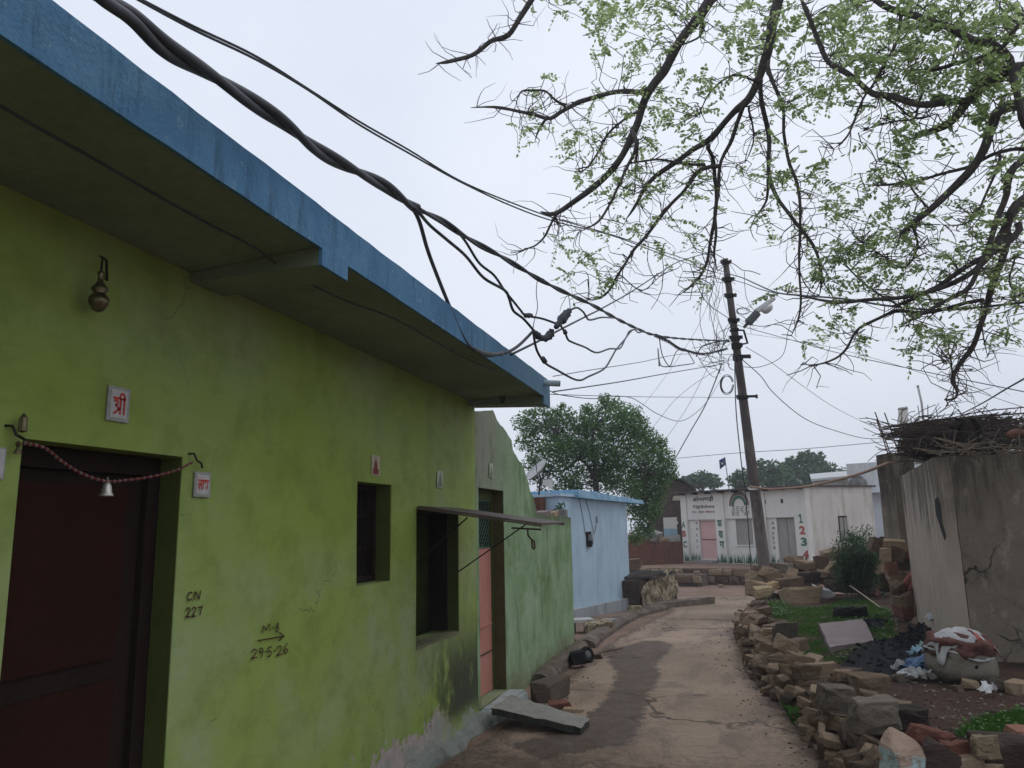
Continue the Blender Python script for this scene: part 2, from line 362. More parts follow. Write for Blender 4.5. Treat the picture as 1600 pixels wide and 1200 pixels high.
def text(mb, body, u, v, h, fr, d, mi=0, bold=0.0, width=None):      # lettering in the built-in font, laid on a face
    c = bpy.data.curves.new('t', 'FONT'); c.body = body; c.offset = bold; c.resolution_u = 3
    o = bpy.data.objects.new('t', c); COL.objects.link(o)
    me = bpy.data.meshes.new_from_object(o.evaluated_get(bpy.context.evaluated_depsgraph_get()))
    xs = [p.co.x for p in me.vertices]; sx = h if width is None else width / max(1e-6, max(xs) - min(xs))
    x0 = min(xs)
    mb.add([fr(u + (p.co.x - x0) * sx, d, v + p.co.y * h) for p in me.vertices], [tuple(p.vertices) for p in me.polygons], mi)
    bpy.data.objects.remove(o); bpy.data.curves.remove(c); bpy.data.meshes.remove(me)
def rock_geo(rg, l, w, h, cut=5, bev=.035, fine=0):
    bm = bmesh.new()
    for a in (-1, 1):
        for b in (-1, 1):
            for c in (-1, 1): bm.verts.new((a * l / 2 * rg.uniform(.6, 1), b * w / 2 * rg.uniform(.6, 1), c * h / 2 * rg.uniform(.62, 1)))
    for _ in range(cut):
        th = rg.uniform(0, 6.28); bm.verts.new((math.cos(th) * l * .53, math.sin(th) * w * .53, rg.uniform(-.45, .45) * h))
    r = bmesh.ops.convex_hull(bm, input=bm.verts)
    bmesh.ops.delete(bm, geom=[e for e in r['geom_interior'] if isinstance(e, bmesh.types.BMVert)], context='VERTS')
    bmesh.ops.dissolve_limit(bm, angle_limit=.18, verts=bm.verts, edges=bm.edges)
    bmesh.ops.bevel(bm, geom=list(bm.edges), offset=min(l, w, h) * bev, segments=1, affect='EDGES', profile=.6)
    if fine:
        bmesh.ops.triangulate(bm, faces=bm.faces); bmesh.ops.subdivide_edges(bm, edges=bm.edges, cuts=fine, use_grid_fill=True)
        s = min(l, w, h); o = Vector((rg.uniform(0, 50), rg.uniform(0, 50), 0))
        for v in bm.verts:
            q = v.co / max(l, w, h) * 3.2 + o; k = mnoise.noise(q) * .09 + mnoise.noise(q * 3) * .05 + mnoise.noise(Vector((q.x * .6, q.y * .6, q.z * 7))) * .05
            v.co += Vector((v.co.x / l, v.co.y / w, v.co.z / h)).normalized() * k * s
    bmesh.ops.recalc_face_normals(bm, faces=bm.faces)
    bm.verts.index_update(); vs = [v.co.copy() for v in bm.verts]; fs = [tuple(v.index for v in f.verts) for f in bm.faces]; bm.free()
    return vs, fs
def put_rock(mb, rg, c, l, w, h, rz, tilt=.15, mi=0, cut=5, fine=0):
    vs, fs = rock_geo(rg, l, w, h, cut, .035, fine)
    M = rotz(rz) @ Matrix.Rotation(rg.uniform(-tilt, tilt), 3, 'X') @ Matrix.Rotation(rg.uniform(-tilt, tilt), 3, 'Y')
    mb.add([Vector(c) + M @ p for p in vs], fs, mi)

# ------------------------------------------------------------------ materials
M_GREEN = m_green_wall(); M_WEATH = m_weathered_green(); M_FASC = m_blue_fascia()
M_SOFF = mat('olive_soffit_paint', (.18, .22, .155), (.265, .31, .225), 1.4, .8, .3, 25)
M_REVEAL_SHADE = mat('shaded_green_reveal', (.055, .075, .012), (.09, .115, .022), 2, .75, .2)  # wall green darkened: shade of reveals turned from the sky, put into colour
M_ROAD = m_road()
M_EARTH = m_soil('reddish_packed_earth', (.20, .135, .10), (.28, .19, .145), (.36, .26, .21))
M_SOIL = m_soil('dark_garden_soil', (.045, .028, .02), (.085, .05, .036), (.12, .075, .055))
M_ROCK = m_rock('brown_sandstone', (.125, .088, .06), (.25, .175, .115), (.40, .30, .20))
M_ROCKW = m_rock('brown_wall_stone', (.085, .06, .043), (.19, .132, .09), (.35, .262, .178), 'pos')
M_BRICK = m_brick('dull_red_brick')
M_CONC = m_concrete('stained_grey_concrete', (.145, .122, .092), (.225, .19, .146), (.045, .038, .03), blot=(.07, .056, .04))
M_BUTT = m_concrete('pale_streaked_cement', (.30, .25, .198), (.40, .335, .27), (.065, .058, .047), False)
M_CEM = m_concrete('rough_cement', (.22, .215, .20), (.34, .33, .31), (.08, .075, .07), False)
M_WHITEW = m_pale_wall('limewashed_wall', (.66, .63, .58), (.36, .31, .25), .6, .2, 1.0)
M_WHITEF = m_pale_wall('clean_whitewash', (.74, .73, .69), (.48, .45, .40), .2, -.5, -.4)
M_BLUEW = m_pale_wall('pale_blue_limewash', (.47, .62, .74), (.25, .33, .40), .4, -.1, .02)
M_BLUEE = mat('flaky_blue_eave_paint', (.14, .33, .50), (.33, .52, .66), 5, .85, .5, 18)
M_BLUED = mat('deep_blue_paint', (.04, .22, .55), (.07, .28, .6), 3, .8)
M_PINK = mat('faded_pink_door_paint', (.50, .205, .165), (.58, .26, .21), 3, .6, .15, 60)
M_PINKP = mat('pale_pink_door_paint', (.62, .38, .36), (.68, .44, .42), 3, .6, .15)
M_DOOR = mat('dark_maroon_door_board', (.024, .008, .005), (.034, .012, .008), 2, .85, .1, 40, .08)
M_FRAME = mat('dark_brown_timber', (.014, .009, .007), (.028, .017, .013), 5, .85, .3, 40, .1, stretch=(1, 1, .2))
M_WOODG = mat('grey_weathered_planks', (.27, .255, .235), (.40, .385, .36), 3, .85, .3, stretch=(6, 6, .5))
M_SHUT = mat('brown_painted_tin', (.085, .062, .05), (.15, .115, .095), 6, .6, .2)
M_DARKI = mat('dark_iron', (.012, .012, .012), (.03, .027, .024), 9, .55, .2, metal=.3)
M_RUST = mat('rusty_iron', (.06, .035, .025), (.13, .07, .045), 9, .8, .3)
M_GRILLE = mat('dark_green_mesh', (.012, .035, .025), (.02, .055, .04), 8, .5)
M_BLACK = mat('black_gap', (.004, .004, .004), (.008, .007, .006), 4, .9)
M_INT = mat('room_shade_plaster', (.03, .027, .024), (.05, .045, .04), 2, .9)  # darkness of the unlit room put into the plaster colour
M_CABLE = mat('black_cable_sheath', (.04, .044, .053), (.075, .082, .096), 9, .55, .1)
M_CABLEG = mat('grey_dusty_cable', (.10, .105, .115), (.16, .165, .17), 9, .6, .1)
M_POLE = m_concrete('weathered_pole_concrete', (.16, .135, .125), (.235, .205, .19), (.07, .06, .055), False, 1.6)
M_WHITE = mat('white_enamel', (.72, .72, .70), (.8, .8, .78), 9, .35, .05)
M_LAMPW = mat('dusty_lamp_housing', (.55, .56, .55), (.68, .68, .66), 9, .45, .05)
M_TILEW = mat('dull_white_tile', (.44, .43, .42), (.52, .51, .50), 9, .35, .05)
M_BEAD = mat('dull_beads', (.16, .14, .12), (.26, .24, .22), 20, .4)
M_RED = mat('red_lettering_paint', (.45, .03, .02), (.55, .05, .03), 9, .6)
M_INKR = mat('reddish_brown_brush_paint', (.05, .018, .01), (.075, .026, .014), 9, .7)
M_TILEB = mat('grey_patterned_tile_edge', (.20, .22, .19), (.45, .46, .42), 160, .4, .1)
M_BRASS = mat('dull_brass', (.10, .085, .045), (.22, .19, .11), 20, .35, .1, metal=.8)
M_SILVER = mat('tin_bell_metal', (.45, .43, .38), (.62, .6, .54), 20, .35, .1, metal=.7)
M_PAINTB = mat('black_sign_paint', (.012, .011, .012), (.022, .02, .02), 9, .7)
M_PAINTG = mat('green_sign_paint', (.05, .15, .085), (.08, .20, .12), 4, .7)
M_PAINTR = mat('red_sign_paint', (.33, .06, .05), (.42, .10, .08), 4, .7)
M_PAINTO = mat('brown_arch_paint', (.16, .11, .10), (.22, .16, .14), 6, .7)
M_BARK = mat('grey_brown_bark', (.06, .052, .05), (.14, .125, .12), 7, .95, .8, 30, stretch=(1, 1, .35))
M_LEAFO = leafmat('pale_leaflets', (.17, .255, .08), (.31, .41, .165), (.49, .58, .30), .76)
M_LEAFT = leafmat('neem_leaves', (.038, .095, .03), (.078, .175, .055), (.19, .32, .115), .45)
M_LEAFF = leafmat('far_tree_leaves', (.04, .085, .045), (.075, .14, .075), (.12, .20, .11), .3)
M_LEAFB = leafmat('bush_leaves', (.018, .05, .018), (.035, .09, .03), (.08, .16, .06), .3)
M_GRASS = leafmat('short_grass', (.035, .10, .012), (.06, .17, .02), (.12, .25, .05), .35)
M_COAL = m_soil('black_cinder', (.012, .012, .013), (.022, .022, .025), (.04, .04, .044))
M_STICK = mat('dry_brushwood', (.035, .026, .022), (.10, .075, .06), 8, .95, .4)
M_FLAG = mat('navy_flag_cloth', (.05, .065, .22), (.07, .085, .28), 3, .8)
M_SLAB = mat('purple_grey_slate', (.20, .155, .15), (.28, .225, .22), 3, .75, .3)
M_SACKB = mat('dirty_beige_sacking', (.13, .115, .085), (.25, .22, .175), 6, .85, .5, 50)
M_SACKW = mat('white_woven_plastic', (.33, .33, .325), (.5, .5, .49), 10, .6, .4, 70)
M_SACKR = mat('faded_red_plastic', (.30, .055, .045), (.42, .12, .10), 6, .6, .3)
M_BLUEC = mat('navy_blue_plastic', (.03, .085, .18), (.06, .13, .25), 5, .5, .3)
M_ROOF = mat('dark_asbestos_sheet', (.06, .055, .05), (.11, .10, .09), 4, .9, .3)
M_ROOFW = mat('whitish_cement_sheet', (.48, .49, .49), (.6, .61, .61), 3, .85, .2)

# ------------------------------------------------------------------ setting: ground, road
def sheet(name, xs, ys, zf, m, amt=0, sc=1.0):
    mb = MB(); W = len(xs)
    mb.add([(x, y, zf(x, y)) for y in ys for x in xs], [(j * W + i, j * W + i + 1, (j + 1) * W + i + 1, (j + 1) * W + i) for j in range(len(ys) - 1) for i in range(W - 1)])
    o = mb.build(name, m, None, True, fix=False)
    return setting(o)
sheet('ground', [-120, -60, -30, -15, -8, -5, -3, -1, 0, 1, 3, 5, 8, 15, 30, 60, 120],
      [-30, -15, -8, -4, 0, 3, 6, 9, 12, 15, 18, 21, 25, 30, 40, 60, 90, 140, 220], lambda x, y: zg(y) - .006, M_EARTH)
def lerp_path(path, y):
    for (x0, y0), (x1, y1) in zip(path, path[1:]):
        if y0 <= y <= y1: return x0 + (x1 - x0) * (y - y0) / (y1 - y0)
    return path[-1][0] if y > path[-1][1] else path[0][0]
LEFT = [(-2.2, -6), (-2.2, 5.2), (-2.05, 6.2), (-1.95, 7.9), (-1.9, 10.7), (-1.75, 14), (-1.5, 16.5), (-1.55, 18), (-2.4, 20), (-5, 22.6)]
RIGHT = [(.9, -6), (.8, 5.0), (.55, 6.5), (.45, 8), (.25, 9.5), (.08, 12), (.05, 15), (.45, 18), (2, 20.5), (4, 22.6)]
from mathutils import noise as mnoise
def road_z(x, y): return zg(y) + .004 + .012 * (mnoise.noise(Vector((x * 1.3, y * .8, 0))) + .5)
PATCH = [onG(*p) for p in [(940, 1016), (985, 1010), (1003, 1003), (1030, 1002), (1051, 1008), (1040, 1026), (1026, 1036), (1030, 1062), (1016, 1085), (1008, 1112), (1000, 1140), (985, 1165), (900, 1180), (840, 1190), (800, 1165), (890, 1140), (922, 1118), (938, 1104), (955, 1078), (962, 1050), (950, 1034)]]
def pdist(x, y, P):       # distance to the outline, positive inside
    ins = False; d = 9
    for a, b in zip(P, P[1:] + P[:1]):
        if (a.y > y) != (b.y > y) and x < (b.x - a.x) * (y - a.y) / (b.y - a.y) + a.x: ins = not ins
        ex, ey = b.x - a.x, b.y - a.y; t_ = max(0, min(1, ((x - a.x) * ex + (y - a.y) * ey) / (ex * ex + ey * ey + 1e-9))); d = min(d, math.hypot(x - a.x - ex * t_, y - a.y - ey * t_))
    return d if ins else -d
ys = [-6 + .4 * i for i in range(23)] + [3.2 + .1 * i for i in range(188)]
mb = MB(); W = 41; DAMP = []; DIRT_SHADE = []
for y in ys:
    a, b = lerp_path(LEFT, y), lerp_path(RIGHT, y)
    mb.add([(a + (b - a) * i / (W - 1) + (.05 * mnoise.noise(Vector((i, y * 2, 3))) if i in (0, W - 1) else 0), y, road_z(a + (b - a) * i / (W - 1), y)) for i in range(W)], [])
    for i in range(W):
        x = a + (b - a) * i / (W - 1); q = pdist(x, y, PATCH) if 4.5 < y < 13 else -9
        DAMP.append(max(0, min(1, .5 + q / .22)))
        e = max(0, 1 - (b - x) / .55) * .95 if y < 14 else max(0, 1 - (b - x) / .3) * .5; l = max(0, 1 - (x - a) / .3) * .8; near_shade = max(0, min(1, (7.2 - y) / 2.0)) * (.62 + .35 * max(0, min(1, (-.6 - x) / .8))); fr = max(0, .55 - abs(y - 15.3) / 1.6) + max(0, .5 - abs(y - 18.6) / 1.4)  # edge dirt, plus tree shade over the near lane painted into the same channel
        DIRT_SHADE.append(min(1, max(e, l, near_shade, fr)))
mb.f = [[j * W + i, j * W + i + 1, (j + 1) * W + i + 1, (j + 1) * W + i] for j in range(len(ys) - 1) for i in range(W - 1)]; mb.m = [0] * len(mb.f)
rd = setting(mb.build('road', M_ROAD, None, True, fix=False))
for nm, dat in (('damp', DAMP), ('dirt', DIRT_SHADE)):
    at = rd.data.attributes.new(nm, 'FLOAT', 'POINT'); at.data.foreach_set('value', dat)

# ------------------------------------------------------------------ lime green house on the left
XW = -2.26
fw_ = lambda u, d, v: Vector((XW + d, u, v))
uv = lambda px, py: (onX(px, py, XW).y, onX(px, py, XW).z)
gh = empty('green_house', (-4.0, 3.0, -.12), 'lime green plastered house with blue roof edge along the left side of the lane', 'house')
DOOR = (2.0, 2.78, -.06, 1.876); WIN = (4.388, 4.89, 1.217, 1.857); HAT = (5.327, 6.238, .716, 1.706)
mb = MB(); wall_holes(mb, fw_, -2.2, 6.70, -.4, 2.70, -.25, 0, [DOOR, WIN, HAT])
mb.box(-6.2, -6.0, -2.2, 6.70, -.4, 2.70); mb.box(-6.0, XW - .25, -2.2, -2.0, -.4, 2.70); mb.box(-6.0, XW - .25, 6.5, 6.70, -.4, 2.70)
mb.add([fw_(6.70, -.25, -.4), fw_(6.70, 0, -.4), fw_(6.70, 0, 2.70), fw_(6.70, -.25, 2.70)], [(0, 1, 2, 3)])
o = mb.build('wall', M_GREEN, gh); rough_mesh(o, .006, 1.7)
mb = MB(); mb.box(-6.0, XW - .25, -2.0, 6.5, -.15, -.08); mb.build('floor', M_INT, gh)
mb = MB(); mb.box(XW - 1.6, XW - 1.5, -2.0, 6.5, -.08, 2.69); mb.build('partition', M_INT, gh)
EX = -1.55
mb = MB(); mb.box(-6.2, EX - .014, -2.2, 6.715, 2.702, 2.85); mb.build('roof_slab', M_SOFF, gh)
for y0, y1 in ((2.665, 2.875), (6.52, 6.712)):
    mb = MB(); mb.hexa([(XW + .003, y0 + .1 if y0 < 5 else y0, 2.655), (EX - .014, y0, 2.622), (EX - .014, y1, 2.622), (XW + .003, y1 + .12 if y0 < 5 else y1, 2.655)],
                       [(XW + .003, y0 + .1 if y0 < 5 else y0, 2.70), (EX - .014, y0, 2.70), (EX - .014, y1, 2.70), (XW + .003, y1 + .12 if y0 < 5 else y1, 2.70)]); mb.build('beam', M_SOFF, gh)
mb = MB(); rg = random.Random(3)
ylist = [-2.2 + .12 * i for i in range(75) if -2.2 + .12 * i < 6.7] + [6.73]
ylist = sorted(set([y for y in ylist if min(abs(y - b) for b in (2.66, 2.88, 6.505)) > .05] + [2.66, 2.88, 6.505]))
prev = None; vs = []
for y in ylist:
    t = 2.864 + rg.uniform(-.003, .003); b = 2.688 + rg.uniform(-.0015, .0015)
    vs.append((y, b, t))
for (y0, b0, t0), (y1, b1, t1) in zip(vs, vs[1:]):
    if 2.655 < (y0 + y1) / 2 < 2.885 or (y0 + y1) / 2 > 6.5: b0 = b1 = 2.618
    mb.add([(EX, y0, b0), (EX, y1, b1), (EX, y1, t1), (EX, y0, t0), (EX - .012, y0, b0), (EX - .012, y1, b1), (EX - .012, y1, t1), (EX - .012, y0, t0)],
           [(0, 1, 2, 3), (3, 2, 6, 7), (0, 4, 5, 1)] + ([(0, 3, 7, 4)] if y0 in (-2.2, 2.66, 6.505) else []) + ([(1, 5, 6, 2)] if y1 in (6.73, 2.88) else []))
mb.v = [Vector((p.x + .004, p.y, p.z)) if p.x > EX - .005 else p for p in mb.v]
mb.build('fascia', M_FASC, gh)
mb = MB(); c = Vector((EX, 6.5, 2.80)); mb.tube([c + Vector((-.05, 0, .012)), c + Vector((.14, .06, 0))], .028, 12); mb.build('rain_spout', mat('pale_blue_spout', (.35, .47, .52), (.45, .57, .6), 8, .5), gh, True)
# pale cement skirting along the foot of the wall
mb = MB(); rg = random.Random(5)
for i in range(16):
    y0 = 2.9 + i * .24; y1 = y0 + .24
    A_ = lambda i: .05 + .015 * math.sin(i * 2.1) + .01 * math.sin(i * 5.3) + .06 * max(0, min(1, (i - 9) / 4)); H_ = lambda i: -.06 + .025 * math.sin(i * 1.3) + .012 * math.sin(i * 4.1)
    q = [[(XW + .002, y, H_(k) + .03), (XW + A_(k) * .75, y, H_(k)), (XW + A_(k), y, H_(k) - .05), (XW + A_(k) * 1.15, y, -.3)] for k, y in ((i, y0), (i + 1, y1))]
    mb.add(q[0] + q[1], [(0, 1, 5, 4), (1, 2, 6, 5), (2, 3, 7, 6)])
sk = mb.build('skirting', m_pale_wall('flaking_skirting_cement', (.21, .225, .20), (.075, .08, .06), .8, -.3, -.2), gh); rough_mesh(sk, .03, 7)
# front door, shut, deep in its opening
dr = MB(); d0 = -.105
u0, u1, z0, z1 = DOOR
dr.obox(fw_, u1 - .075, u1 - .004, d0 - .07, d0, z0, z1 - .004); dr.obox(fw_, u0 + .004, u0 + .06, d0 - .07, d0, z0, z1 - .004); dr.obox(fw_, u0 + .06, u1 - .075, d0 - .07, d0, z1 - .08, z1 - .004)
door = dr.build('front_door', M_FRAME, gh)
mb = MB(); mb.obox(fw_, u0 + .062, u1 - .077, d0 - .06, d0 - .03, z0, z1 - .082); lf = mb.build('door_leaf', M_FRAME, door)
mb = MB(); mb.obox(fw_, u0 + .10, u1 - .165, d0 - .028, d0 - .018, 1.08, z1 - .13); mb.build('upper_panel', M_DOOR, door)
mb = MB(); mb.obox(fw_, u0 + .10, u1 - .165, d0 - .028, d0 - .018, z0 + .08, 1.00); mb.build('lower_panel', M_DOOR, door)
# barred window
u0, u1, z0, z1 = WIN
mb = MB(); d0 = -.11
mb.obox(fw_, u0 + .003, u0 + .045, d0 - .05, d0, z0 + .003, z1 - .003); mb.obox(fw_, u1 - .045, u1 - .003, d0 - .05, d0, z0 + .003, z1 - .003)
mb.obox(fw_, u0 + .045, u1 - .045, d0 - .05, d0, z0 + .003, z0 + .04); mb.obox(fw_, u0 + .045, u1 - .045, d0 - .05, d0, z1 - .04, z1 - .003)
wn = mb.build('window', M_FRAME, gh)
mb = MB()
for i in range(7):
    u = u0 + .08 + i * (u1 - u0 - .16) / 6; mb.tube([fw_(u, d0 - .025, z0 + .04), fw_(u, d0 - .025, z1 - .04)], .007, 6)
for zz in (1.43, 1.64): mb.obox(fw_, u0 + .045, u1 - .045, d0 - .03, d0 - .02, zz, zz + .012)
mb.build('bars', M_FRAME, wn)
mb = MB(); mb.obox(fw_, u0 + .045, u1 - .045, d0 - .048, d0 - .044, z0 + .04, z1 - .04); mb.build('shutter_or_dark_sheet', M_BLACK, wn)  # black sheet standing in for the unlit cavity behind the bars, no shutter
# serving hatch with its flap propped open
u0, u1, z0, z1 = HAT
mb = MB(); mb.obox(fw_, u0 + .002, u1 - .002, -.12, .008, z0 - .010, z0 + .008); mb.build('hatch_sill', mat('worn_sill', (.13, .13, .07), (.22, .21, .12), 6), gh)
mb = MB(); mb.obox(fw_, u1 - .03, u1 - .002, -.26, -.10, z0 + .014, z1 - .034); mb.obox(fw_, u0 + .002, u0 + .03, -.26, -.10, z0 + .014, z1 - .034); mb.obox(fw_, u0 + .002, u1 - .002, -.26, -.10, z1 - .034, z1 - .002); mb.build('hatch_frame', M_FRAME, gh)
mb = MB(); mb.obox(fw_, u1 - .008, u1 + .006, -.099, -.004, z0 + .014, z1 - .004); mb.build('hatch_reveal', M_REVEAL_SHADE, gh)
mb = MB(); mb.obox(fw_, WIN[1] - .008, WIN[1] + .006, -.109, -.004, WIN[2] + .003, WIN[3] - .003); mb.build('window_reveal', M_REVEAL_SHADE, gh)
mb = MB(); mb.obox(fw_, DOOR[1] - .003, DOOR[1] + .01, -.104, -.004, DOOR[2], DOOR[3] - .004); mb.build('door_reveal', M_REVEAL_SHADE, gh)
A = fw_(u0 - .005, .012, 1.712); B = fw_(u1 + .005, .012, 1.712)
Cn = onY(846, 818, u0 - .02); Df = onY(882, 818, u1 + .02)
Cn = Vector((Cn.x, Cn.y, 1.565)); Df = Vector((Df.x, Df.y, 1.575))
nv = (B - A).cross(Cn - A).normalized(); nv = nv if nv.z > 0 else -nv
mb = MB(); mb.hexa([A, Cn, Df, B], [p + nv * .014 for p in (A, Cn, Df, B)]); fl = mb.build('hatch_flap', M_SHUT, gh)
for P_, Q_ in ((A, Cn), (B, Df)):
    mb = MB()
    e = (Q_ - P_).normalized(); sd = (B - A).normalized() * (.03 if P_ is A else -.03)
    mb.hexa([P_ + e * .02 - nv * .012, Q_ - nv * .012, Q_ + sd - nv * .012, P_ + e * .02 + sd - nv * .012], [P_ + e * .02 - nv * .002, Q_ - nv * .002, Q_ + sd - nv * .002, P_ + e * .02 + sd - nv * .002])
    mb.build('flap_frame', M_SHUT, fl)
for (k, um, zz) in ((.42, .02, 1.28), (.68, .93, 1.20)):
    top = (A + (Cn - A) * k if um < .5 else B + (Df - B) * k) - nv * .02
    mb = MB(); mb.tube([top, fw_(u0 + .03 if um < .5 else u1 - .02, .004 if um > .5 else -.05, zz)], .006, 6); mb.build('prop_rod', M_DARKI, fl)
hb = Cn + (Df - Cn) * .15 - nv * .02 + Vector((-.13, 0, 0))
mb = MB(); mb.tube([hb + Vector((-.12, .0, .004)), hb + Vector((.10, 0, -.012))], .007, 6)
mb.tube([hb + Vector((0, 0, -.002)), hb + Vector((.002, 0, -.05)), hb + Vector((.03, 0, -.085)), hb + Vector((.032, 0, -.14)), hb + Vector((.042, 0, -.15)), hb + Vector((.05, 0, -.14)), hb + Vector((.048, 0, -.095)), hb + Vector((.03, 0, -.083))], .007, 6)
mb.build('hasp', M_RUST, fl)
# handwriting on the wall
mb = MB()
def hand(lst, px0, py0, px1, py1, w=.0065):
    a = uv(px0, py1); b = uv(px1, py0)
    strokes(mb, lst, a[0], a[1], b[0] - a[0], b[1] - a[1], w, fw_, .0075)
CH = {'C': [[(.9, .85), (.5, 1), (.1, .6), (.2, .1), (.6, 0), (.9, .15)]], 'N': [[(0, 0), (.12, 1)], [(.12, 1), (.75, .05)], [(.75, .05), (.95, 1.05)]],
      '2': [[(.05, .75), (.4, 1), (.8, .8), (.6, .4), (.05, .02), (.5, .06), (.95, 0)]], '7': [[(.05, .95), (.5, .92), (.9, 1)], [(.9, 1), (.65, .5), (.5, 0)]],
      'M': [[(0, 0), (.1, .9)], [(.1, .9), (.45, .3)], [(.45, .3), (.85, 1)], [(.85, 1), (1, .05)]], '9': [[(.8, .75), (.5, 1), (.2, .75), (.5, .5), (.8, .7), (.75, .3), (.5, 0)]],
      '5': [[(.2, .95), (.15, .55), (.6, .6), (.8, .3), (.5, .02), (.1, .1)], [(.2, .95), (.85, 1)]], '6': [[(.75, 1), (.3, .6), (.15, .2), (.5, 0), (.8, .25), (.5, .45), (.2, .25)]],
      '-': [[(.1, .45), (.9, .5)]], '8': [[(.75, .8), (.45, 1), (.25, .75), (.7, .35), (.5, 0), (.2, .25), (.75, .75)]]}
for ch, x0, y0, x1, y1 in (('C', 290, 925, 299, 938), ('N', 301, 923, 312, 938), ('2', 288, 949, 296, 965), ('2', 297, 948, 305, 964), ('7', 306, 947, 315, 962),
                           ('M', 408, 974, 421, 990), ('-', 423, 976, 427, 985), ('8', 428, 973, 436, 988),
                           ('2', 390, 1013, 401, 1030), ('9', 401, 1011, 411, 1029), ('-', 411, 1012, 415, 1024), ('5', 415, 1010, 424, 1027), ('-', 425, 1010, 430, 1024), ('2', 430, 1008, 440, 1025), ('6', 440, 1004, 450, 1022)):
    if ch == 'M': lab(mb.build('wall_writing', M_INKR, gh, fix=False), 'dark brown handwriting reading CN over 227 beside the door'); mb = MB()
    hand(CH[ch], x0, y0, x1, y1, .007 if x0 < 380 else .0065)
for a, b in (((401, 1001), (442, 994)), ((434, 988), (442, 994)), ((442, 994), (434, 1001))):
    ribbon(mb, [uv(*a), uv(*b)], .0065, fw_, .0075)
lab(mb.build('wall_writing', M_INKR, gh, fix=False), 'dark brown handwriting reading M-8 with an arrow over 29-5-26')

# ------------------------------------------------------------------ small things fixed to the green house
def wall_tile(px0, py0, px1, py1, label, paint=None, name='wall_tile'):
    a = uv(px0, py1); b = uv(px1, py0)
    t = empty(name, fw_((a[0] + b[0]) / 2, .006, a[1]), label, 'tile' if name == 'wall_tile' else 'sticker')
    return t, a, b
def tile(px0, py0, px1, py1, label, glyph):
    t, a, b = wall_tile(px0, py0, px1, py1, label)
    mb = MB(); mb.obox(fw_, a[0], b[0], .003, .010, a[1], b[1]); mb.build('tile_border', M_TILEB, t)
    m = (b[0] - a[0]) * .11
    mb = MB(); mb.obox(fw_, a[0] + m, b[0] - m, .008, .012, a[1] + m, b[1] - m); mb.build('tile_face', M_TILEW, t)
    mb = MB(); glyph(mb, a[0] + m, a[1] + m, b[0] - a[0] - 2 * m, b[1] - a[1] - 2 * m)
    if mb.v: mb.build('lettering', M_RED, t, fix=False)
SHRI = [[(-.05, 1), (1.08, 1)], [(.08, .76), (.2, .87), (.37, .80), (.36, .64), (.18, .55)], [(.18, .55), (.34, .50), (.44, .38), (.42, .28)], [(.62, 1), (.62, 0)], [(.62, .44), (.40, .24), (.08, .02)],
        [(.95, 1), (.95, 0)], [(.95, 1), (.92, 1.22), (.75, 1.32), (.58, 1.22), (.55, 1.02)]]
tile(163, 609, 201, 656, 'square white tile with a red Shri letter above the dark front door', lambda mb, u, v, w_, h: strokes(mb, SHRI, u + w_ * .14, v + h * .14, w_ * .68, h * .56, w_ * .10, fw_, .0135))
tile(300, 739, 327, 776, 'white tile with red Labh lettering right of the dark front door', lambda mb, u, v, w_, h: text(mb, "लाभ", u + w_ * .08, v + h * .26, h * .75, fw_, .0135, bold=.03, width=w_ * .86))
tile(-22, 700, 7, 748, 'grey edged tile cut off by the left side of the photo', lambda mb, u, v, w_, h: None)
def sticker(px0, py0, px1, py1, label, base, fig):
    t, a, b = wall_tile(px0, py0, px1, py1, label, name='wall_sticker')
    w_, h = b[0] - a[0], b[1] - a[1]
    mb = MB(); mb.obox(fw_, a[0], b[0], .004, .0075, a[1], b[1]); mb.build('card', base, t)
    mb = MB(); q = [(.15, .06), (.85, .06), (.85, .3), (.7, .38), (.66, .62), (.55, .75), (.5, .95), (.45, .75), (.34, .62), (.3, .38), (.15, .3)]
    mb.prism([fw_(a[0] + x * w_, .0080, a[1] + y * h) for x, y in q], (.001, 0, 0)); mb.build('temple_figure', fig, t)
M_CARD = mat('yellowed_card', (.42, .36, .25), (.52, .46, .33), 20, .6); M_CARDG = mat('greenish_white_card', (.42, .48, .33), (.5, .55, .42), 20, .6); M_FIGG = mat('grey_green_print', (.16, .2, .12), (.24, .28, .18), 30, .7)
sticker(579, 713, 592, 742, 'small card with a red temple shape above the barred window', M_CARD, mat('dark_red_print', (.16, .03, .02), (.25, .05, .03), 30, .7))
sticker(682, 737, 691, 762, 'faded pale card with a grey arch above the hatch', M_CARDG, M_FIGG)
sticker(764, 725, 769, 745, 'tiny faded card above the pink door', M_CARDG, M_FIGG)

# hanging oil lamp beside the beam
lp = onX(155, 462, XW + .07); hk = onX(160, 404, XW + .07)
t = empty('hanging_lamp', lp, 'small brass lamp hanging from a hook high on the green wall', 'lamp')
mb = MB(); mb.lathe(lp, [(.004, -.062), (.02, -.055), (.034, -.03), (.036, -.012), (.024, .004), (.018, .012), (.03, .022), (.028, .03), (.012, .05), (.008, .075), (.014, .085), (.004, .098)], 16); mb.build('lamp_body', M_BRASS, t, True)
mb = MB(); mb.tube([lp + Vector((0, 0, .095)), hk], .004, 6); mb.build('rod', M_DARKI, t)
mb = MB(); mb.tube([hk + Vector((-.07, .1, -.045)), hk + Vector((0, .02, 0)), hk + Vector((.0, -.01, .006))], .005, 6); mb.build('hook', M_DARKI, t)
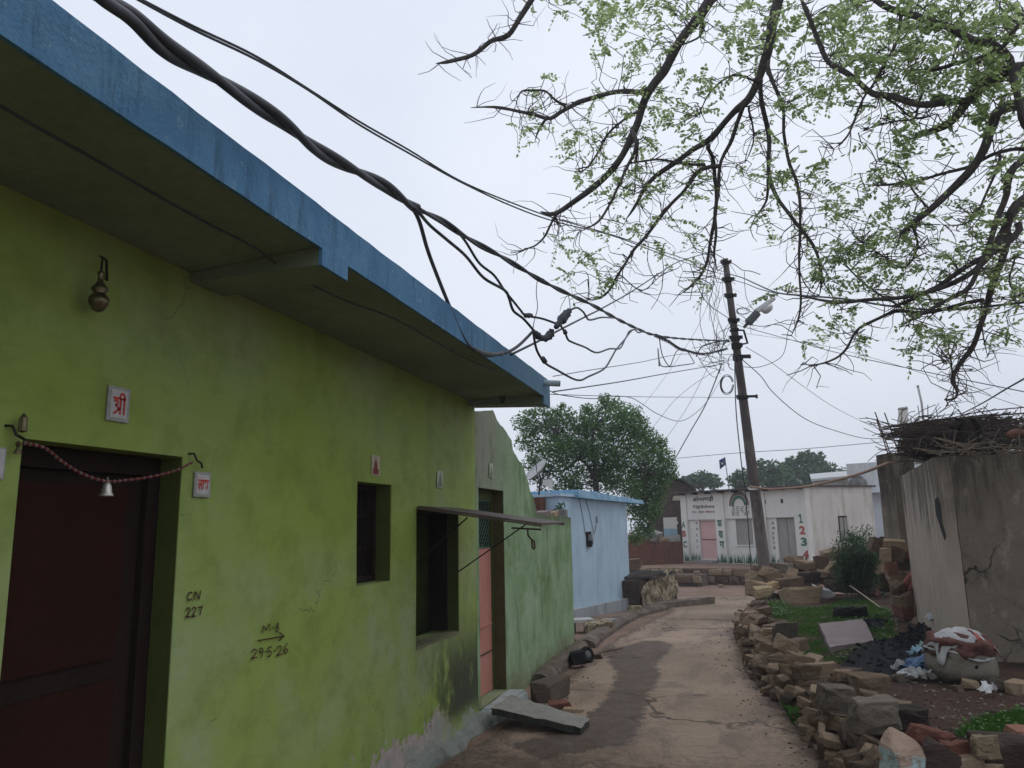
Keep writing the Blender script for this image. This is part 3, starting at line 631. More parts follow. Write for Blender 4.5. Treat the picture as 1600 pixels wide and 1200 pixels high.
# garland across the door
pts = spline([onX(px, py, XW + .035) for px, py in [(36, 692), (70, 700), (98, 722), (130, 741), (166, 752), (200, 750), (240, 744), (275, 735), (301, 722)]], 8)
t = empty('door_garland', pts[32] - Vector((0, 0, .1)), 'thin red and white beaded string with a bell hung across the dark door', 'garland')
mb = MB(); mb.tube(pts, .0045, 6); mb.build('string', mat('dark_red_cord', (.12, .01, .015), (.2, .02, .02), 60, .6), t)
mb = MB()
for i in range(1, len(pts) - 1, 2): mb.lathe(pts[i], [(.001, -.007), (.0075, 0), (.001, .007)], 6)
mb.build('beads', M_BEAD, t)
bp = onX(166, 775, XW + .035)
mb = MB(); mb.lathe(bp, [(.024, -.002), (.026, .002), (.020, .012), (.016, .035), (.012, .046), (.004, .052), (.003, .07)], 14); mb.build('bell', M_SILVER, t, True)
for (px, py, lb) in ((22, 680, 'dark hook with small dangling ornament left of the front door'), (305, 720, 'bent wire hook holding the garland right of the front door')):
    c = onX(px, py, XW + .02); t = empty('wall_hook', c, lb, 'hook')
    mb = MB(); mb.tube([c + Vector((-.02, -.02, .03)), c + Vector((0, -.01, .03)), c + Vector((.01, .0, 0)), c + Vector((.01, .03, -.01)), c + Vector((.01, .035, -.03))], .005, 6); mb.build('hook', M_DARKI, t)
    if px < 100:
        mb = MB(); mb.lathe(c + Vector((.01, .02, .03)), [(.002, -.02), (.014, -.015), (.012, .03), (.002, .045)], 8); mb.lathe(c + Vector((.01, .01, -.04)), [(.012, -.02), (.012, -.014), (.004, 0), (.01, .012), (.003, .022)], 8); mb.build('ornament', M_BRASS, t)
# coil of wire under the roof edge and a U hook
c = onY(785, 612, 6.45)
mb = MB()
for k in range(7):
    a = .018 + .006 * (k % 3); pts = [c + Vector((a * math.cos(q) * (1 if k % 2 else .7), .02 * math.sin(q + k) * .5, .115 * math.sin(q) + .004 * k)) for q in (i * math.pi / 8 for i in range(17))]
    mb.tube(pts, .0035, 5)
tag(mb.build('wire_coil', M_CABLE), 'dark coil of spare wire hung under the blue roof corner', 'wire')
c = onX(738, 597, XW + .12)
mb = MB(); mb.tube([c + Vector((0, -.02, .10)), c + Vector((0, -.02, 0)), c + Vector((0, 0, -.012)), c + Vector((0, .02, 0)), c + Vector((0, .02, .10))], .005, 6); tag(mb.build('ceiling_hook', M_DARKI), 'U shaped iron hook in the soffit near the roof corner', 'hook')

# ------------------------------------------------------------------ weathered green yard wall with the pink door
yw = empty('yard_wall', (XW - .1, 8.8, -.12), 'weathered green wall with a broken sloping top and a pink door', 'wall')
PD = (6.79, 7.60, 0.0, 1.925)
fy = lambda u, d, v: Vector((XW - .004 + d, u, v))
mb = MB(); wall_holes(mb, fy, 6.703, 7.75, -.4, 1.95, -.22, 0, [PD]); wall_holes(mb, fy, 7.75, 10.95, -.4, 1.6, -.22, 0, [])
prof = [(6.703, 2.618)] + [uv(px, py) for px, py in [(771, 641), (774, 648), (780, 660), (786, 668), (790, 675), (797, 683), (800, 687), (802, 700), (807, 711), (812, 720), (818, 729), (822, 741), (826, 752), (829, 765), (834, 777), (837, 790), (840, 804)]] + [(9.6, 1.69), (10.2, 1.682), (10.6, 1.692), (10.95, 1.68)]
poly = [(6.703, 1.95), (7.75, 1.95), (7.75, 1.6), (10.95, 1.6)] + prof[::-1]
us = sorted({p[0] for p in prof} | {7.75}); 
def topz(u):
    for (a, za), (b, zb) in zip(prof, prof[1:]):
        if a <= u <= b and b > a: return za + (zb - za) * (u - a) / (b - a)
    return prof[-1][1]
fine = []
for a, b in zip(us, us[1:]):
    k = max(1, int((b - a) / .06)); fine += [a + (b - a) * i / k for i in range(k)]
fine.append(us[-1]); rg = random.Random(2); tz = [topz(u) + rg.uniform(-.012, .012) * (1.6 if 7.3 < u < 8.9 else .6) for u in fine]
for (a, za), (b, zb) in zip(zip(fine, tz), zip(fine[1:], tz[1:])):
    lo = 1.95 if (a + b) / 2 < 7.75 else 1.6
    mb.add([fy(a, 0, lo), fy(b, 0, lo), fy(b, 0, zb), fy(a, 0, za), fy(a, -.22, lo), fy(b, -.22, lo), fy(b, -.22, zb), fy(a, -.22, za)], [(0, 1, 2, 3), (3, 2, 6, 7), (7, 6, 5, 4)])
mb.add([fy(10.95, 0, -.4), fy(10.95, -.22, -.4), fy(10.95, -.22, 1.6), fy(10.95, 0, 1.6), fy(10.95, 0, 1.68), fy(10.95, -.22, 1.68)], [(0, 1, 2, 3), (3, 2, 5, 4)])
mb.build('wall', M_WEATH, yw)
u0, u1, z0, z1 = PD; d0 = -.13
mb = MB(); mb.obox(fy, u0 + .003, u0 + .03, d0 - .05, d0 + .01, z0 + .003, z1 - .003); mb.obox(fy, u1 - .045, u1 - .003, d0 - .05, d0 + .01, z0 + .003, z1 - .003); mb.obox(fy, u0 + .03, u1 - .045, d0 - .05, d0 + .01, z1 - .09, z1 - .003)
pdr = mb.build('metal_door', M_REVEAL_SHADE, yw)
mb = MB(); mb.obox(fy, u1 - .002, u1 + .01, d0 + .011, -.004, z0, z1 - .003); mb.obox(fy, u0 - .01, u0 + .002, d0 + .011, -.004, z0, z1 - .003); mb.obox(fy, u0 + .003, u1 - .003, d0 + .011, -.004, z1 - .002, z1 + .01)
mb.build('door_reveal', mat('olive_rusted_reveal_shade', (.06, .062, .016), (.13, .10, .045), 5, .85, .3), yw)  # rust stains, plus the shade of the recess put into the olive
zm = 1.36
def leafp(mb, a, b):
    mb.obox(fy, a, b, d0 - .02, d0, z0 + .01, zm)
    mb.obox(fy, a + .02, b - .02, d0, d0 + .012, .62, .64)
mb = MB(); leafp(mb, u0 + .035, u0 + .22); mb.build('door_leaf', M_PINK, pdr)
mb = MB(); leafp(mb, u0 + .232, u1 - .05); mb.build('door_leaf', M_PINK, pdr)
mb = MB(); mb.obox(fy, u0 + .03, u1 - .045, d0 - .03, d0 - .022, zm, z1 - .09); mb.build('backing', M_BLACK, pdr)
mb = MB()
a, b = u0 + .035, u1 - .05
for i in range(-14, 16):
    for s in (1, -1):
        p = []
        for (x_, z_) in ((a, zm + .02), (b, zm + .02 + (b - a) * 1.0)):
            z_ = z_ + i * .075 if s > 0 else (zm + .02 + (b - a) * 1.0 - (z_ - zm - .02)) + i * .075
            p.append((x_, z_))
        (xa, za), (xb, zb) = p; lo, hi = zm + .02, z1 - .1
        def clip(t0, t1):
            return (xa + (xb - xa) * t0, za + (zb - za) * t0), (xa + (xb - xa) * t1, za + (zb - za) * t1)
        if zb == za: continue
        tl, th = sorted(((lo - za) / (zb - za), (hi - za) / (zb - za))); tl, th = max(0, tl), min(1, th)
        if th - tl < .03: continue
        q, r_ = clip(tl, th); mb.tube([fy(q[0], d0 - .01, q[1]), fy(r_[0], d0 - .01, r_[1])], .0042, 4)
mb.obox(fy, a, b, d0 - .02, d0 + .004, zm, zm + .02); mb.obox(fy, a, b, d0 - .02, d0 + .004, z1 - .11, z1 - .092); mb.build('mesh_grille', mat('green_painted_mesh', (.03, .09, .06), (.05, .13, .09), 8, .5), pdr)
mb = MB(); mb.obox(fy, u0 + .16, u0 + .34, d0 + .001, d0 + .018, zm - .06, zm - .045); mb.tube([fy(u0 + .22, d0 + .015, zm - .05), fy(u0 + .235, d0 + .025, zm - .12), fy(u0 + .26, d0 + .025, zm - .15), fy(u0 + .27, d0 + .02, zm - .09)], .007, 6)
mb.obox(fy, u0 + .3, u1 - .07, d0 + .001, d0 + .01, .37, .382); mb.build('bolt', M_RUST, pdr)
# whitewashed doorstep and the broken slab leaning on it
mb = MB(); rgs = random.Random(9)
mb.hexa([(XW + .003, 6.45, -.3), (XW + .16, 6.52, -.3), (XW + .26, 7.62, -.3), (XW + .003, 7.66, -.3)], [(XW + .003, 6.72, .01), (XW + .09, 6.76, -.005), (XW + .2, 7.6, -.01), (XW + .003, 7.62, .012)])
bm = bmesh.new()
o = mb.build('doorstep', m_pale_wall('chipped_white_step', (.36, .40, .39), (.12, .14, .13), .8, -.3, -.2)); bpy.data.meshes  # one block
bm.from_mesh(o.data); bmesh.ops.bevel(bm, geom=list(bm.edges), offset=.02, segments=2, affect='EDGES'); bmesh.ops.subdivide_edges(bm, edges=bm.edges, cuts=3, use_grid_fill=True); bm.to_mesh(o.data); bm.free(); rough_mesh(o, .02, 6)
tag(o, 'chipped whitewashed doorstep below the pink door', 'step')
P1, P2, P3, P4 = onZ(770, 1106, .05), onZ(797, 1086, .05), onZ(921, 1123, -.05), onZ(909, 1138, -.055)
mb = MB()
NU, NV = 12, 4
top = []; bot = []
rg = random.Random(4)
for i in range(NU + 1):
    for j in range(NV + 1):
        s, t_ = i / NU, j / NV
        p = (P1 * (1 - t_) + P2 * t_) * (1 - s) + (P4 * (1 - t_) + P3 * t_) * s
        e = .015 if i in (0, NU) or j in (0, NV) else .003
        p = p + Vector((rg.uniform(-e, e) * (1.6 if i == NU else 1), rg.uniform(-e, e), rg.uniform(-.004, .004))); top.append(p); bot.append(p + Vector((0, 0, -.055 + rg.uniform(-.006, .006))))
N_ = len(top); K = NV + 1
fs = [(i * K + j, (i + 1) * K + j, (i + 1) * K + j + 1, i * K + j + 1) for i in range(NU) for j in range(NV)]
mb.add(top + bot, fs)
mb.f += [tuple(f) for f in [tuple(N_ + q for q in reversed(f)) for f in fs] + [(i * K, N_ + i * K, N_ + (i + 1) * K, (i + 1) * K) for i in range(NU)] + [(i * K + NV, (i + 1) * K + NV, N_ + (i + 1) * K + NV, N_ + i * K + NV) for i in range(NU)] + [(j, j + 1, N_ + j + 1, N_ + j) for j in range(NV)] + [(NU * K + j, N_ + NU * K + j, N_ + NU * K + j + 1, NU * K + j + 1) for j in range(NV)]]; mb.m += [1] * (len(mb.f) - len(mb.m))
tag(mb.build('broken_slab', [mat('worn_white_edge_concrete', (.22, .21, .185), (.33, .32, .29), 5, .9, .5, 30), mat('mossy_slab_edge', (.03, .035, .028), (.07, .075, .06), 8, .9, .5)]), 'broken concrete slab sloping from the pink door step to the lane', 'slab')
# kerb along the foot of the yard wall and of the blue house
M_KERB = mat('dirty_kerb_cement', (.085, .068, .053), (.20, .165, .13), 4, .9, .6, 25)
def kerb(path, label, w_=.16, h=.13, seed=1):
    mb = MB(); rg = random.Random(seed)
    P = spline(path, 9)
    rows = []
    for i, a in enumerate(P):
        t_ = (P[min(i + 1, len(P) - 1)] - P[max(i - 1, 0)]).normalized(); s = Vector((t_.y, -t_.x, 0)) * w_; h1 = h + rg.uniform(-.03, .02); U_ = Vector((0, 0, 1)); j = lambda: Vector((rg.uniform(-.012, .012), rg.uniform(-.012, .012), rg.uniform(-.01, .01)))
        rows.append([a - s * .2 - U_ * .15, a - s * .1 + U_ * h1 + j(), a + s * .45 + U_ * h1 + j(), a + s * .85 + U_ * (h1 - .02) + j(), a + s * 1.02 + U_ * (h1 * .45) + j(), a + s * 1.1 - U_ * .15])
    mb.add([p for r in rows for p in r], [(i * 6 + k, i * 6 + k + 1, i * 6 + k + 7, i * 6 + k + 6) for i in range(len(rows) - 1) for k in range(5)] + [tuple(range(6)), tuple(reversed(range(len(rows) * 6 - 6, len(rows) * 6)))])
    o = mb.build('kerb', M_KERB); return tag(o, label, 'kerb')
kerb([Vector((XW + .05, y, -.12)) for y in (8.5, 9.2, 10, 10.8)], 'low broken cement kerb at the foot of the weathered green wall')
kerb([onG(*p) + Vector((-.16, 0, 0)) for p in ((925, 1012), (948, 993), (972, 977), (1003, 962), (1040, 953))], 'rough cement kerb curving past the pale blue house', .2, .12, 4)

# ------------------------------------------------------------------ pale blue house
A0 = onG(897, 966); B0 = onG(986, 950)
def frame(o, e):
    o = Vector((o.x, o.y, 0)); u = Vector((e.x, e.y, 0)) - o; L = u.length; u = u / L; n = Vector((u.y, -u.x, 0))
    if n.dot(Vector((-o.x, -o.y, 0))) < 0: n = -n
    fr = lambda a, d, v: o + u * a + n * d + Vector((0, 0, v))
    def inv(px, py, d=0):
        r = ray(px, py); oo = o + n * d; t = (oo - CAM).dot(n) / r.dot(n); p = CAM + r * t
        return (p - o).dot(u), p.z
    return fr, L, u, n, inv
fb, LB, ub, nb_, ib = frame(A0, B0)
bh = empty('blue_house', fb(LB / 2, -1.5, -.16), 'low pale blue house with peeling blue roof edge past the green wall', 'house')
uL = ib(874, 800)[0]; ztR = ib(981, 786)[1]; ztL = ib(876, 776)[1]
mb = MB(); mb.hexa([fb(uL, -3, -.4), fb(LB, -3, -.4), fb(LB, 0, -.4), fb(uL, 0, -.4)], [fb(uL, -3, ztL), fb(LB, -3, ztR), fb(LB, 0, ztR), fb(uL, 0, ztL)])
mb.build('wall', M_BLUEW, bh)
e1 = ib(1016, 787, .3)[0]
mb = MB(); rg = random.Random(8)
ks = 14; e0 = ib(903, 776, .12)[0]
for i in range(ks):
    a, b = e0 + (e1 - e0) * i / ks, e0 + (e1 - e0) * (i + 1) / ks
    za, zb = (ztL + (ztR - ztL) * (q - uL) / (LB - uL) for q in (a, b)); t = .17 - .006 * i + rg.uniform(-.012, .012)
    mb.hexa([fb(a, -3.1, za + .003), fb(b, -3.1, zb + .003), fb(b, .14, zb + .003 + rg.uniform(-.01, .0)), fb(a, .14, za + .003)], [fb(a, -3.1, za + t), fb(b, -3.1, zb + t), fb(b, .12, zb + t), fb(a, .12, za + t)])
mb.build('roof_edge', M_BLUEE, bh)
mb = MB(); mb.obox(fb, uL - .05, e0, -3.1, .06, ztL + .004, ztL + .06); mb.build('roof_slab', M_BLUEW, bh)
mb = MB(); mb.obox(fb, -.5, LB + .04, .002, .13, -.4, -.02); o = mb.build('plinth', m_pale_wall('stained_plinth', (.38, .42, .44), (.15, .15, .14), .6, -.3, -.2), bh)
mu, mz = ib(919, 843)
mb = MB(); mb.obox(fb, mu - .10, mu + .10, .002, .03, mz - .14, mz + .16); em = mb.build('meter_board', M_FRAME, bh)
mb = MB(); mb.obox(fb, mu - .05, mu + .045, .031, .11, mz - .02, mz + .10); mb.build('meter_case', mat('grey_meter_case', (.28, .3, .34), (.38, .4, .44), 9, .4), em)
mb = MB(); mb.obox(fb, mu - .065, mu + .02, .031, .085, mz - .15, mz - .03); mb.obox(fb, mu + .03, mu + .085, .031, .07, mz - .11, mz + .05); mb.build('fuse_box', M_DARKI, em)
gu, gz = ib(932, 813); mb = MB(); mb.obox(fb, gu - .03, gu + .03, .002, .02, gz - .06, gz + .08); mb.build('switch_plate', mat('grey_plate', (.2, .22, .26), (.26, .28, .32), 9, .5), bh)
for (xa, ya, xb, yb, lb) in ((904, 779, 914, 836, 0), (914, 778, 927, 833, 0), (931, 820, 926, 838, 0)):
    a = ib(xa, ya); b = ib(xb, yb); mb = MB(); mb.tube([fb(a[0], .012, a[1]), fb((a[0] + b[0]) / 2 + .02, .015, (a[1] + b[1]) / 2), fb(b[0], .014, b[1])], .006, 5); mb.build('supply_wire', M_CABLEG, bh)
# set back rear room with a deeper blue wall
mb = MB(); mb.hexa([fb(uL - 3.2, -3, -.4), fb(uL - .01, -3, -.4), fb(uL - .01, -.9, -.4), fb(uL - 3.2, -.9, -.4)], [fb(uL - 3.2, -3, ztL), fb(uL - .01, -3, ztL), fb(uL - .01, -.9, ztL), fb(uL - 3.2, -.9, ztL)]); mb.build('rear_wall', M_BLUED, bh)
mb = MB(); mb.obox(fb, uL - 3.3, uL - .052, -3.1, -.75, ztL + .004, ztL + .07); mb.build('rear_roof', M_WHITEF, bh)
mb = MB(); mb.obox(fb, uL - .22, uL - .012, -.898, -.3, -.3, ztL - .01); mb.build('brick_pier', M_BRICK, bh)
# satellite dish on the roof
c = D(841, 738, 14.6); dz = ztL + .07
t = empty('satellite_dish', (c.x, c.y, dz), 'grey satellite dish tilted up on the blue house roof', 'dish')
M = Matrix(((1, 0, 0), (0, 1, 0), (0, 0, 1))); ax = (CR * -.62 + Vector((0, 0, .62)) - CF * .25).normalized()
q = ax.to_track_quat('Z', 'Y').to_matrix()
mb = MB(); mb.lathe(c, [(.001, -.01), (.14, .004), (.22, .035), (.27, .07), (.275, .075), (.22, .043), (.14, .013), (.001, 0)], 22, q); mb.build('reflector', mat('dusty_grey_dish', (.42, .43, .43), (.55, .56, .56), 5, .6), t, True)
mb = MB(); mb.tube([c - ax * .01, c - ax * .06 + Vector((0, 0, -.06)), Vector((c.x, c.y, dz - .05))], .018, 8); mb.build('mount', M_DARKI, t)
mb = MB(); mb.tube([c - Vector((0, 0, .2)), c + ax * .24 + CR * .12, c + ax * .3 + CR * .1], .008, 6); mb.build('feed_arm', M_DARKI, t)
c = D(857, 754, 14.4); mb = MB(); mb.prism([c + CR * a + Vector((0, 0, b)) for a, b in ((-.10, -.04), (.07, -.12), (.09, .06), (-.11, .06))], CF * .05)
mb.tube([c + Vector((0, .02, -.1)), Vector((c.x, c.y + .02, dz - .03))], .012, 6); tag(mb.build('roof_panel', M_WHITE), 'small pale panel standing on the roof beside the satellite dish', 'panel')
# things along the top of the yard wall
c = fy(10.72, -.11, 1.69); mb = MB(); mb.box(c.x - .09, c.x + .09, c.y - .12, c.y + .12, c.z, c.z + .10); o = mb.build('pot_block', M_CEM); tag(o, 'pale cement block with a small plant at the end of the yard wall', 'block')
t = empty('potted_weed', c + Vector((0, 0, .1)), 'small green weed growing on the block at the yard wall end', 'plant')
mb = MB(); rg = random.Random(4)
for i in range(46):
    a = rg.uniform(0, 6.28); r = rg.uniform(.01, .10); b = c + Vector((math.cos(a) * r, math.sin(a) * r, .10 + rg.uniform(.0, .09))); s = Vector((rg.uniform(-1, 1), rg.uniform(-1, 1), rg.uniform(-.3, 1))).normalized() * .035; w_ = s.cross(Vector((.3, .5, .2))).normalized() * .014
    mb.add([b, b + s * .5 + w_, b + s, b + s * .5 - w_], [(0, 1, 2, 3)])
mb.build('leaves', M_LEAFB, t, fix=False)
mb = MB()
for i in range(5):
    a = i * 1.3; mb.tube([c + Vector((0, 0, .095)), c + Vector((math.cos(a) * .05, math.sin(a) * .05, .16))], .003, 4)
mb.build('stem', M_BARK, t)
for i, (px, py, l, lb) in enumerate(((848, 797, .22, 'pale broken tile lying on the low part of the yard wall'), (862, 799, .3, 'dark stone lying on the low part of the yard wall'))):
    q = onX(px, py, XW - .1); q.z = 1.72; mb = MB(); put_rock(mb, random.Random(i), q, l * .8, .18, .08, 1.4, .1); tag(mb.build('wall_top_stone', (M_SLAB, M_ROCK)[i]), lb, 'stone')

# ------------------------------------------------------------------ raised verandah block with flaking face
a, b = D(1000, 957, 16.7), D(1057, 944, 17.8)
fo, LO, uo, no, io = frame(a, b)
vt = empty('verandah_block', fo(LO / 2, -.6, zg(a.y)), 'raised verandah block with dark wet top and flaking cream face past the blue house', 'verandah')
zt = .46; zb0 = -.6
mb = MB(); mb.hexa([fo(-.35, -1.6, zb0), fo(LO, -1.2, zb0), fo(LO, 0, zb0), fo(.0, 0, zb0)], [fo(-.35, -1.6, zt - .05), fo(LO - .02, -1.2, zt - .02), fo(LO - .03, -.03, zt - .02), fo(.03, -.03, zt - .12)])
o = mb.build('body', mat('dark_mud_wall', (.05, .036, .028), (.10, .075, .058), 6, .95, .5), vt); bm = bmesh.new(); bm.from_mesh(o.data); bmesh.ops.subdivide_edges(bm, edges=bm.edges, cuts=7, use_grid_fill=True); bm.to_mesh(o.data); bm.free(); rough_mesh(o, .05, 3)
MF = NB('flaking_cream_mud'); v = MF.pos(); f1 = MF.noise(MF.scale(v, (6, 6, 2.4)), 2.2, 7, .75, .4); c_ = MF.ramp(f1, [(.40, (.05, .036, .028)), (.48, (.24, .19, .12)), (.62, (.46, .40, .28))])
M_FLAKE = MF.done(c_, .95, f1, .9, .05)
NX, NZ = 16, 9; mb = MB(); rg = random.Random(6)
vs = []
for j in range(NZ + 1):
    for i in range(NX + 1):
        s = i / NX; top_ = .10 + .42 * min(1, s * 1.5) ** .7 + .05 * math.sin(s * 9)
        vs.append(fo(.05 + s * (LO - .05), .02 + .05 * math.sin(s * 12) * math.sin(j) + rg.uniform(0, .04) * (0 if j in (0, NZ) else 1), -.35 + (top_ + .35) * j / NZ))
k = NX + 1
mb.add(vs + [p - no * .03 for p in vs], [(j * k + i, j * k + i + 1, (j + 1) * k + i + 1, (j + 1) * k + i) for j in range(NZ) for i in range(NX)] + [(NZ * k + i, NZ * k + i + 1, NZ * k + i + 1 + len(vs), NZ * k + i + len(vs)) for i in range(NX)])
mb.build('flaking_face', M_FLAKE, vt)
mb = MB(); mb.hexa([fo(-.4, -1.7, zt - .048), fo(LO + .02, -1.25, zt - .018), fo(LO + .02, .04, zt - .018), fo(.2, .05, zt - .10)], [fo(-.4, -1.7, zt + .0), fo(LO, -1.25, zt + .04), fo(LO, .02, zt + .03), fo(.22, .03, zt - .05)])
o = mb.build('dark_top', mat('wet_dark_mud', (.022, .019, .017), (.05, .042, .036), 5, .85, .5), vt); bm = bmesh.new(); bm.from_mesh(o.data); bmesh.ops.subdivide_edges(bm, edges=bm.edges, cuts=9, use_grid_fill=True); bm.to_mesh(o.data); bm.free(); rough_mesh(o, .07, 3.5)
mb = MB(); q = [fo(.05, .12, -.3), fo(LO + .5, .12, -.3), fo(LO + .9, .5, -.3), fo(.3, .35, -.3)]; mb.hexa(q, [p + Vector((0, 0, .16)) for p in q]); o = mb.build('step', M_KERB, vt); bm = bmesh.new(); bm.from_mesh(o.data); bmesh.ops.subdivide_edges(bm, edges=bm.edges, cuts=7, use_grid_fill=True); bm.to_mesh(o.data); bm.free(); rough_mesh(o, .05, 3)

# ------------------------------------------------------------------ stones and junk along the left side
def rock_thing(name, px, py, z, l, w_, h, rz, label, cat='stone', m=None, group=None, seed=1, tilt=.1, dep=None, cut=5):
    p = onZ(px, py, z) if dep is None else D(px, py, dep)
    mb = MB(); put_rock(mb, random.Random(seed), p + Vector((0, 0, h * .42)) if dep is None else p, l, w_, h, rz, tilt, 0, cut)
    return tag(mb.build(name, m or M_ROCK), label, cat, group)
rock_thing('hollow_boulder', 862, 1092, -.12, .46, .30, .22, 1.2, 'dark boulder with a pale flat top below the weathered green wall', 'boulder', m_rock('dark_boulder', (.05, .04, .034), (.12, .095, .075), (.2, .16, .13)), seed=12)
rock_thing('loose_brick', 874, 1108, -.12, .26, .14, .08, .5, 'reddish broken brick in front of the dark boulder', 'brick', M_BRICK, seed=3, cut=1)
rock_thing('roadside_stone', 896, 1114, -.12, .2, .12, .05, .2, 'small flat stone between the broken slab and the red brick', seed=5)
rock_thing('black_lump', 904, 1040, -.10, .22, .2, .2, .3, 'black lump of scrap against the corner of the green wall', 'scrap', M_COAL, seed=8)
rock_thing('loose_brick', 931, 1030, -.12, .22, .10, .07, -.05, 'brown brick lying end on beside the small wheel', 'brick', M_RUST, seed=7, cut=0)
c = onZ(918, 1036, -.12) + Vector((0, 0, .10)); t = empty('small_wheel', c - Vector((0, 0, .12)), 'small black wheel with pale hub leaning at the green wall corner', 'wheel')
q = (Vector((.75, -.55, .35))).normalized().to_track_quat('Z', 'Y').to_matrix()
mb = MB(); mb.lathe(c, [(.055, -.03), (.08, -.034), (.10, -.016), (.10, .016), (.08, .034), (.055, .03), (.055, -.03)], 20, q); mb.build('tyre', M_COAL, t, True)
mb = MB(); mb.lathe(c, [(.001, -.02), (.052, -.02), (.054, .0), (.052, .02), (.025, .026), (.001, .026)], 16, q); mb.build('hub', M_CABLEG, t, True)
mb = MB(); p0 = onZ(935, 1021, -.11); p1 = onZ(972, 1014, -.11); mb.tube([p0, (p0 + p1) / 2 + Vector((0, 0, .01)), p1], .012, 6); tag(mb.build('stick', M_RUST), 'thin brown stick lying on the lane beside the brick', 'stick')
for i, (px, py, l, w_, h, rz, lb) in enumerate(((935, 990, .5, .3, .22, .5, 'rough pale mottled rock heap piece before the blue house'), (948, 984, .4, .3, .2, 1.1, 'jagged grey rock right of the mottled rock before the blue house'), (915, 1008, .5, .34, .1, .9, 'flat brown slab on the ground at the green wall end'),
                                              (992, 958, .3, .24, .16, .2, 'cream flaked stone at the blue house corner'))):
    rock_thing('roadside_stone', px, py, zg(13), l, w_, h, rz, lb, m=(M_FLAKE, M_CEM, M_ROCK, M_FLAKE)[i], seed=30 + i)
c = onZ(906, 984, -.1); t = empty('stone_bench', (c.x, c.y, -.14), 'small white topped stone bench against the blue house', 'bench')
mb = MB(); mb.rbox(c + Vector((0, 0, .15)), (.42, .3, .045), rotz(.45)); mb.build('seat', m_pale_wall('chipped_white_top', (.55, .55, .53), (.2, .2, .2), .6, -.3, -.2), t)
for s in (-1, 1):
    mb = MB(); mb.rbox(c + rotz(.45) @ Vector((s * .15, 0, .03)), (.1, .26, .19), rotz(.45)); mb.build('support', M_COAL, t)

# ------------------------------------------------------------------ village centre building and its platform
FA = D(1076, 877, 31.0); FB = D(1275, 886, 25.4)
ff, LF, uf, nf, iff = frame(FA, FB)
zb_ = (FA.z + FB.z) / 2
va = empty('village_centre', ff(LF / 2, -1.5, zb_), 'long whitewashed village centre with painted letters, pink door and grey planked door', 'building')
def U(px, py): return iff(px, py)
HL = U(1070, 771)[1]; HR = U(1265, 760)[1]; Hm = min(HL, HR); WD = 3.1
mb = MB(); mb.hexa([ff(0, -WD, zb_ - .3), ff(LF, -WD, zb_ - .3), ff(LF, -.003, zb_ - .3), ff(0, -.003, zb_ - .3)], [ff(0, -WD, HL), ff(LF, -WD, HR), ff(LF, -.003, HR), ff(0, -.003, HL)])
mb.build('wall', M_WHITEW, va)
d1 = (U(1098, 850)[0], U(1124, 850)[0], zb_ + .12, U(1110, 813.5)[1]); w1 = (U(1154, 830)[0], U(1180, 830)[0], U(1165, 851)[1], U(1165, 811)[1]); d2 = (U(1219, 840)[0], U(1249, 840)[0], zb_ + .05, U(1235, 809)[1])
zl = min(U(1080, 813)[1], U(1250, 807)[1]); zl = max(zl, d1[3] + .02, d2[3] + .02, w1[3] + .02)
mb = MB(); wall_holes(mb, ff, 0, LF, zb_ - .3, zl, 0, .12, [d1, w1, d2]); mb.obox(ff, 0, LF, 0, .12, zl, zl + .001); mb.build('recessed_front', M_WHITEF, va)
mb = MB()
mb.hexa([ff(-.02, 0, zl + .002), ff(LF, 0, zl + .002), ff(LF, .19, zl + .002), ff(-.02, .19, zl + .002)], [ff(-.02, 0, HL - .02), ff(LF, 0, HR - .02), ff(LF, .19, HR - .02), ff(-.02, .19, HL - .02)])
mb.build('upper_band', M_WHITEF, va)
pil = [(-.02, U(1082, 840)[0]), (U(1126, 840)[0] + .02, U(1141, 840)[0]), (U(1192, 840)[0], U(1206, 840)[0]), (U(1250.5, 840)[0] + .02, LF)]
for a, b in pil:
    mb = MB(); mb.obox(ff, a, b, .121, .23, zb_ - .3, zl); mb.obox(ff, a, b, .192, .23, zl + .001, HR - .05 if a > LF / 2 else HL - .05); mb.build('pilaster', M_WHITEF, va)
mb = MB(); mb.hexa([ff(-.35, -WD - .2, HL + .0), ff(LF + .05, -WD - .2, HR), ff(LF + .12, .5, HR + .0), ff(-.35, .5, HL)], [ff(-.35, -WD - .2, HL + .06), ff(LF + .05, -WD - .2, HR + .06), ff(LF + .12, .5, HR + .05), ff(-.35, .5, HL + .05)])
mb.build('roof', M_ROOF, va)
for i in range(9):
    a = .2 + i * (LF - .4) / 8; mb = MB(); z_ = HL + (HR - HL) * a / LF; mb.obox(ff, a, a + .09, .232, .48, z_ - .085, z_ - .002); mb.build('rafter', M_FRAME, va)
mb = MB(); mb.obox(ff, d1[0] + .01, d1[1] - .01, .02, .06, d1[2], d1[3] - .01); dd = mb.build('pink_door', M_PINKP, va)
mb = MB(); zz = (d1[2] + d1[3]) / 2; mb.obox(ff, d1[0] + .05, d1[1] - .05, .061, .075, zz, zz + .03); mb.build('bolt', M_RUST, dd)
mb = MB(); mb.obox(ff, w1[0] + .01, w1[1] - .01, .03, .07, w1[2] + .01, w1[3] - .01); ww = mb.build('window', M_WOODG, va)
mb = MB(); mb.obox(ff, w1[0] - .03, w1[1] + .03, .121, .16, w1[2] - .05, w1[2]); mb.build('sill', M_WHITEF, ww)
mb = MB(); mb.obox(ff, d2[0] + .01, (d2[0] + d2[1]) / 2 - .012, .02, .06, d2[2], d2[3] - .01); mb.build('plank_door', M_WOODG, va)
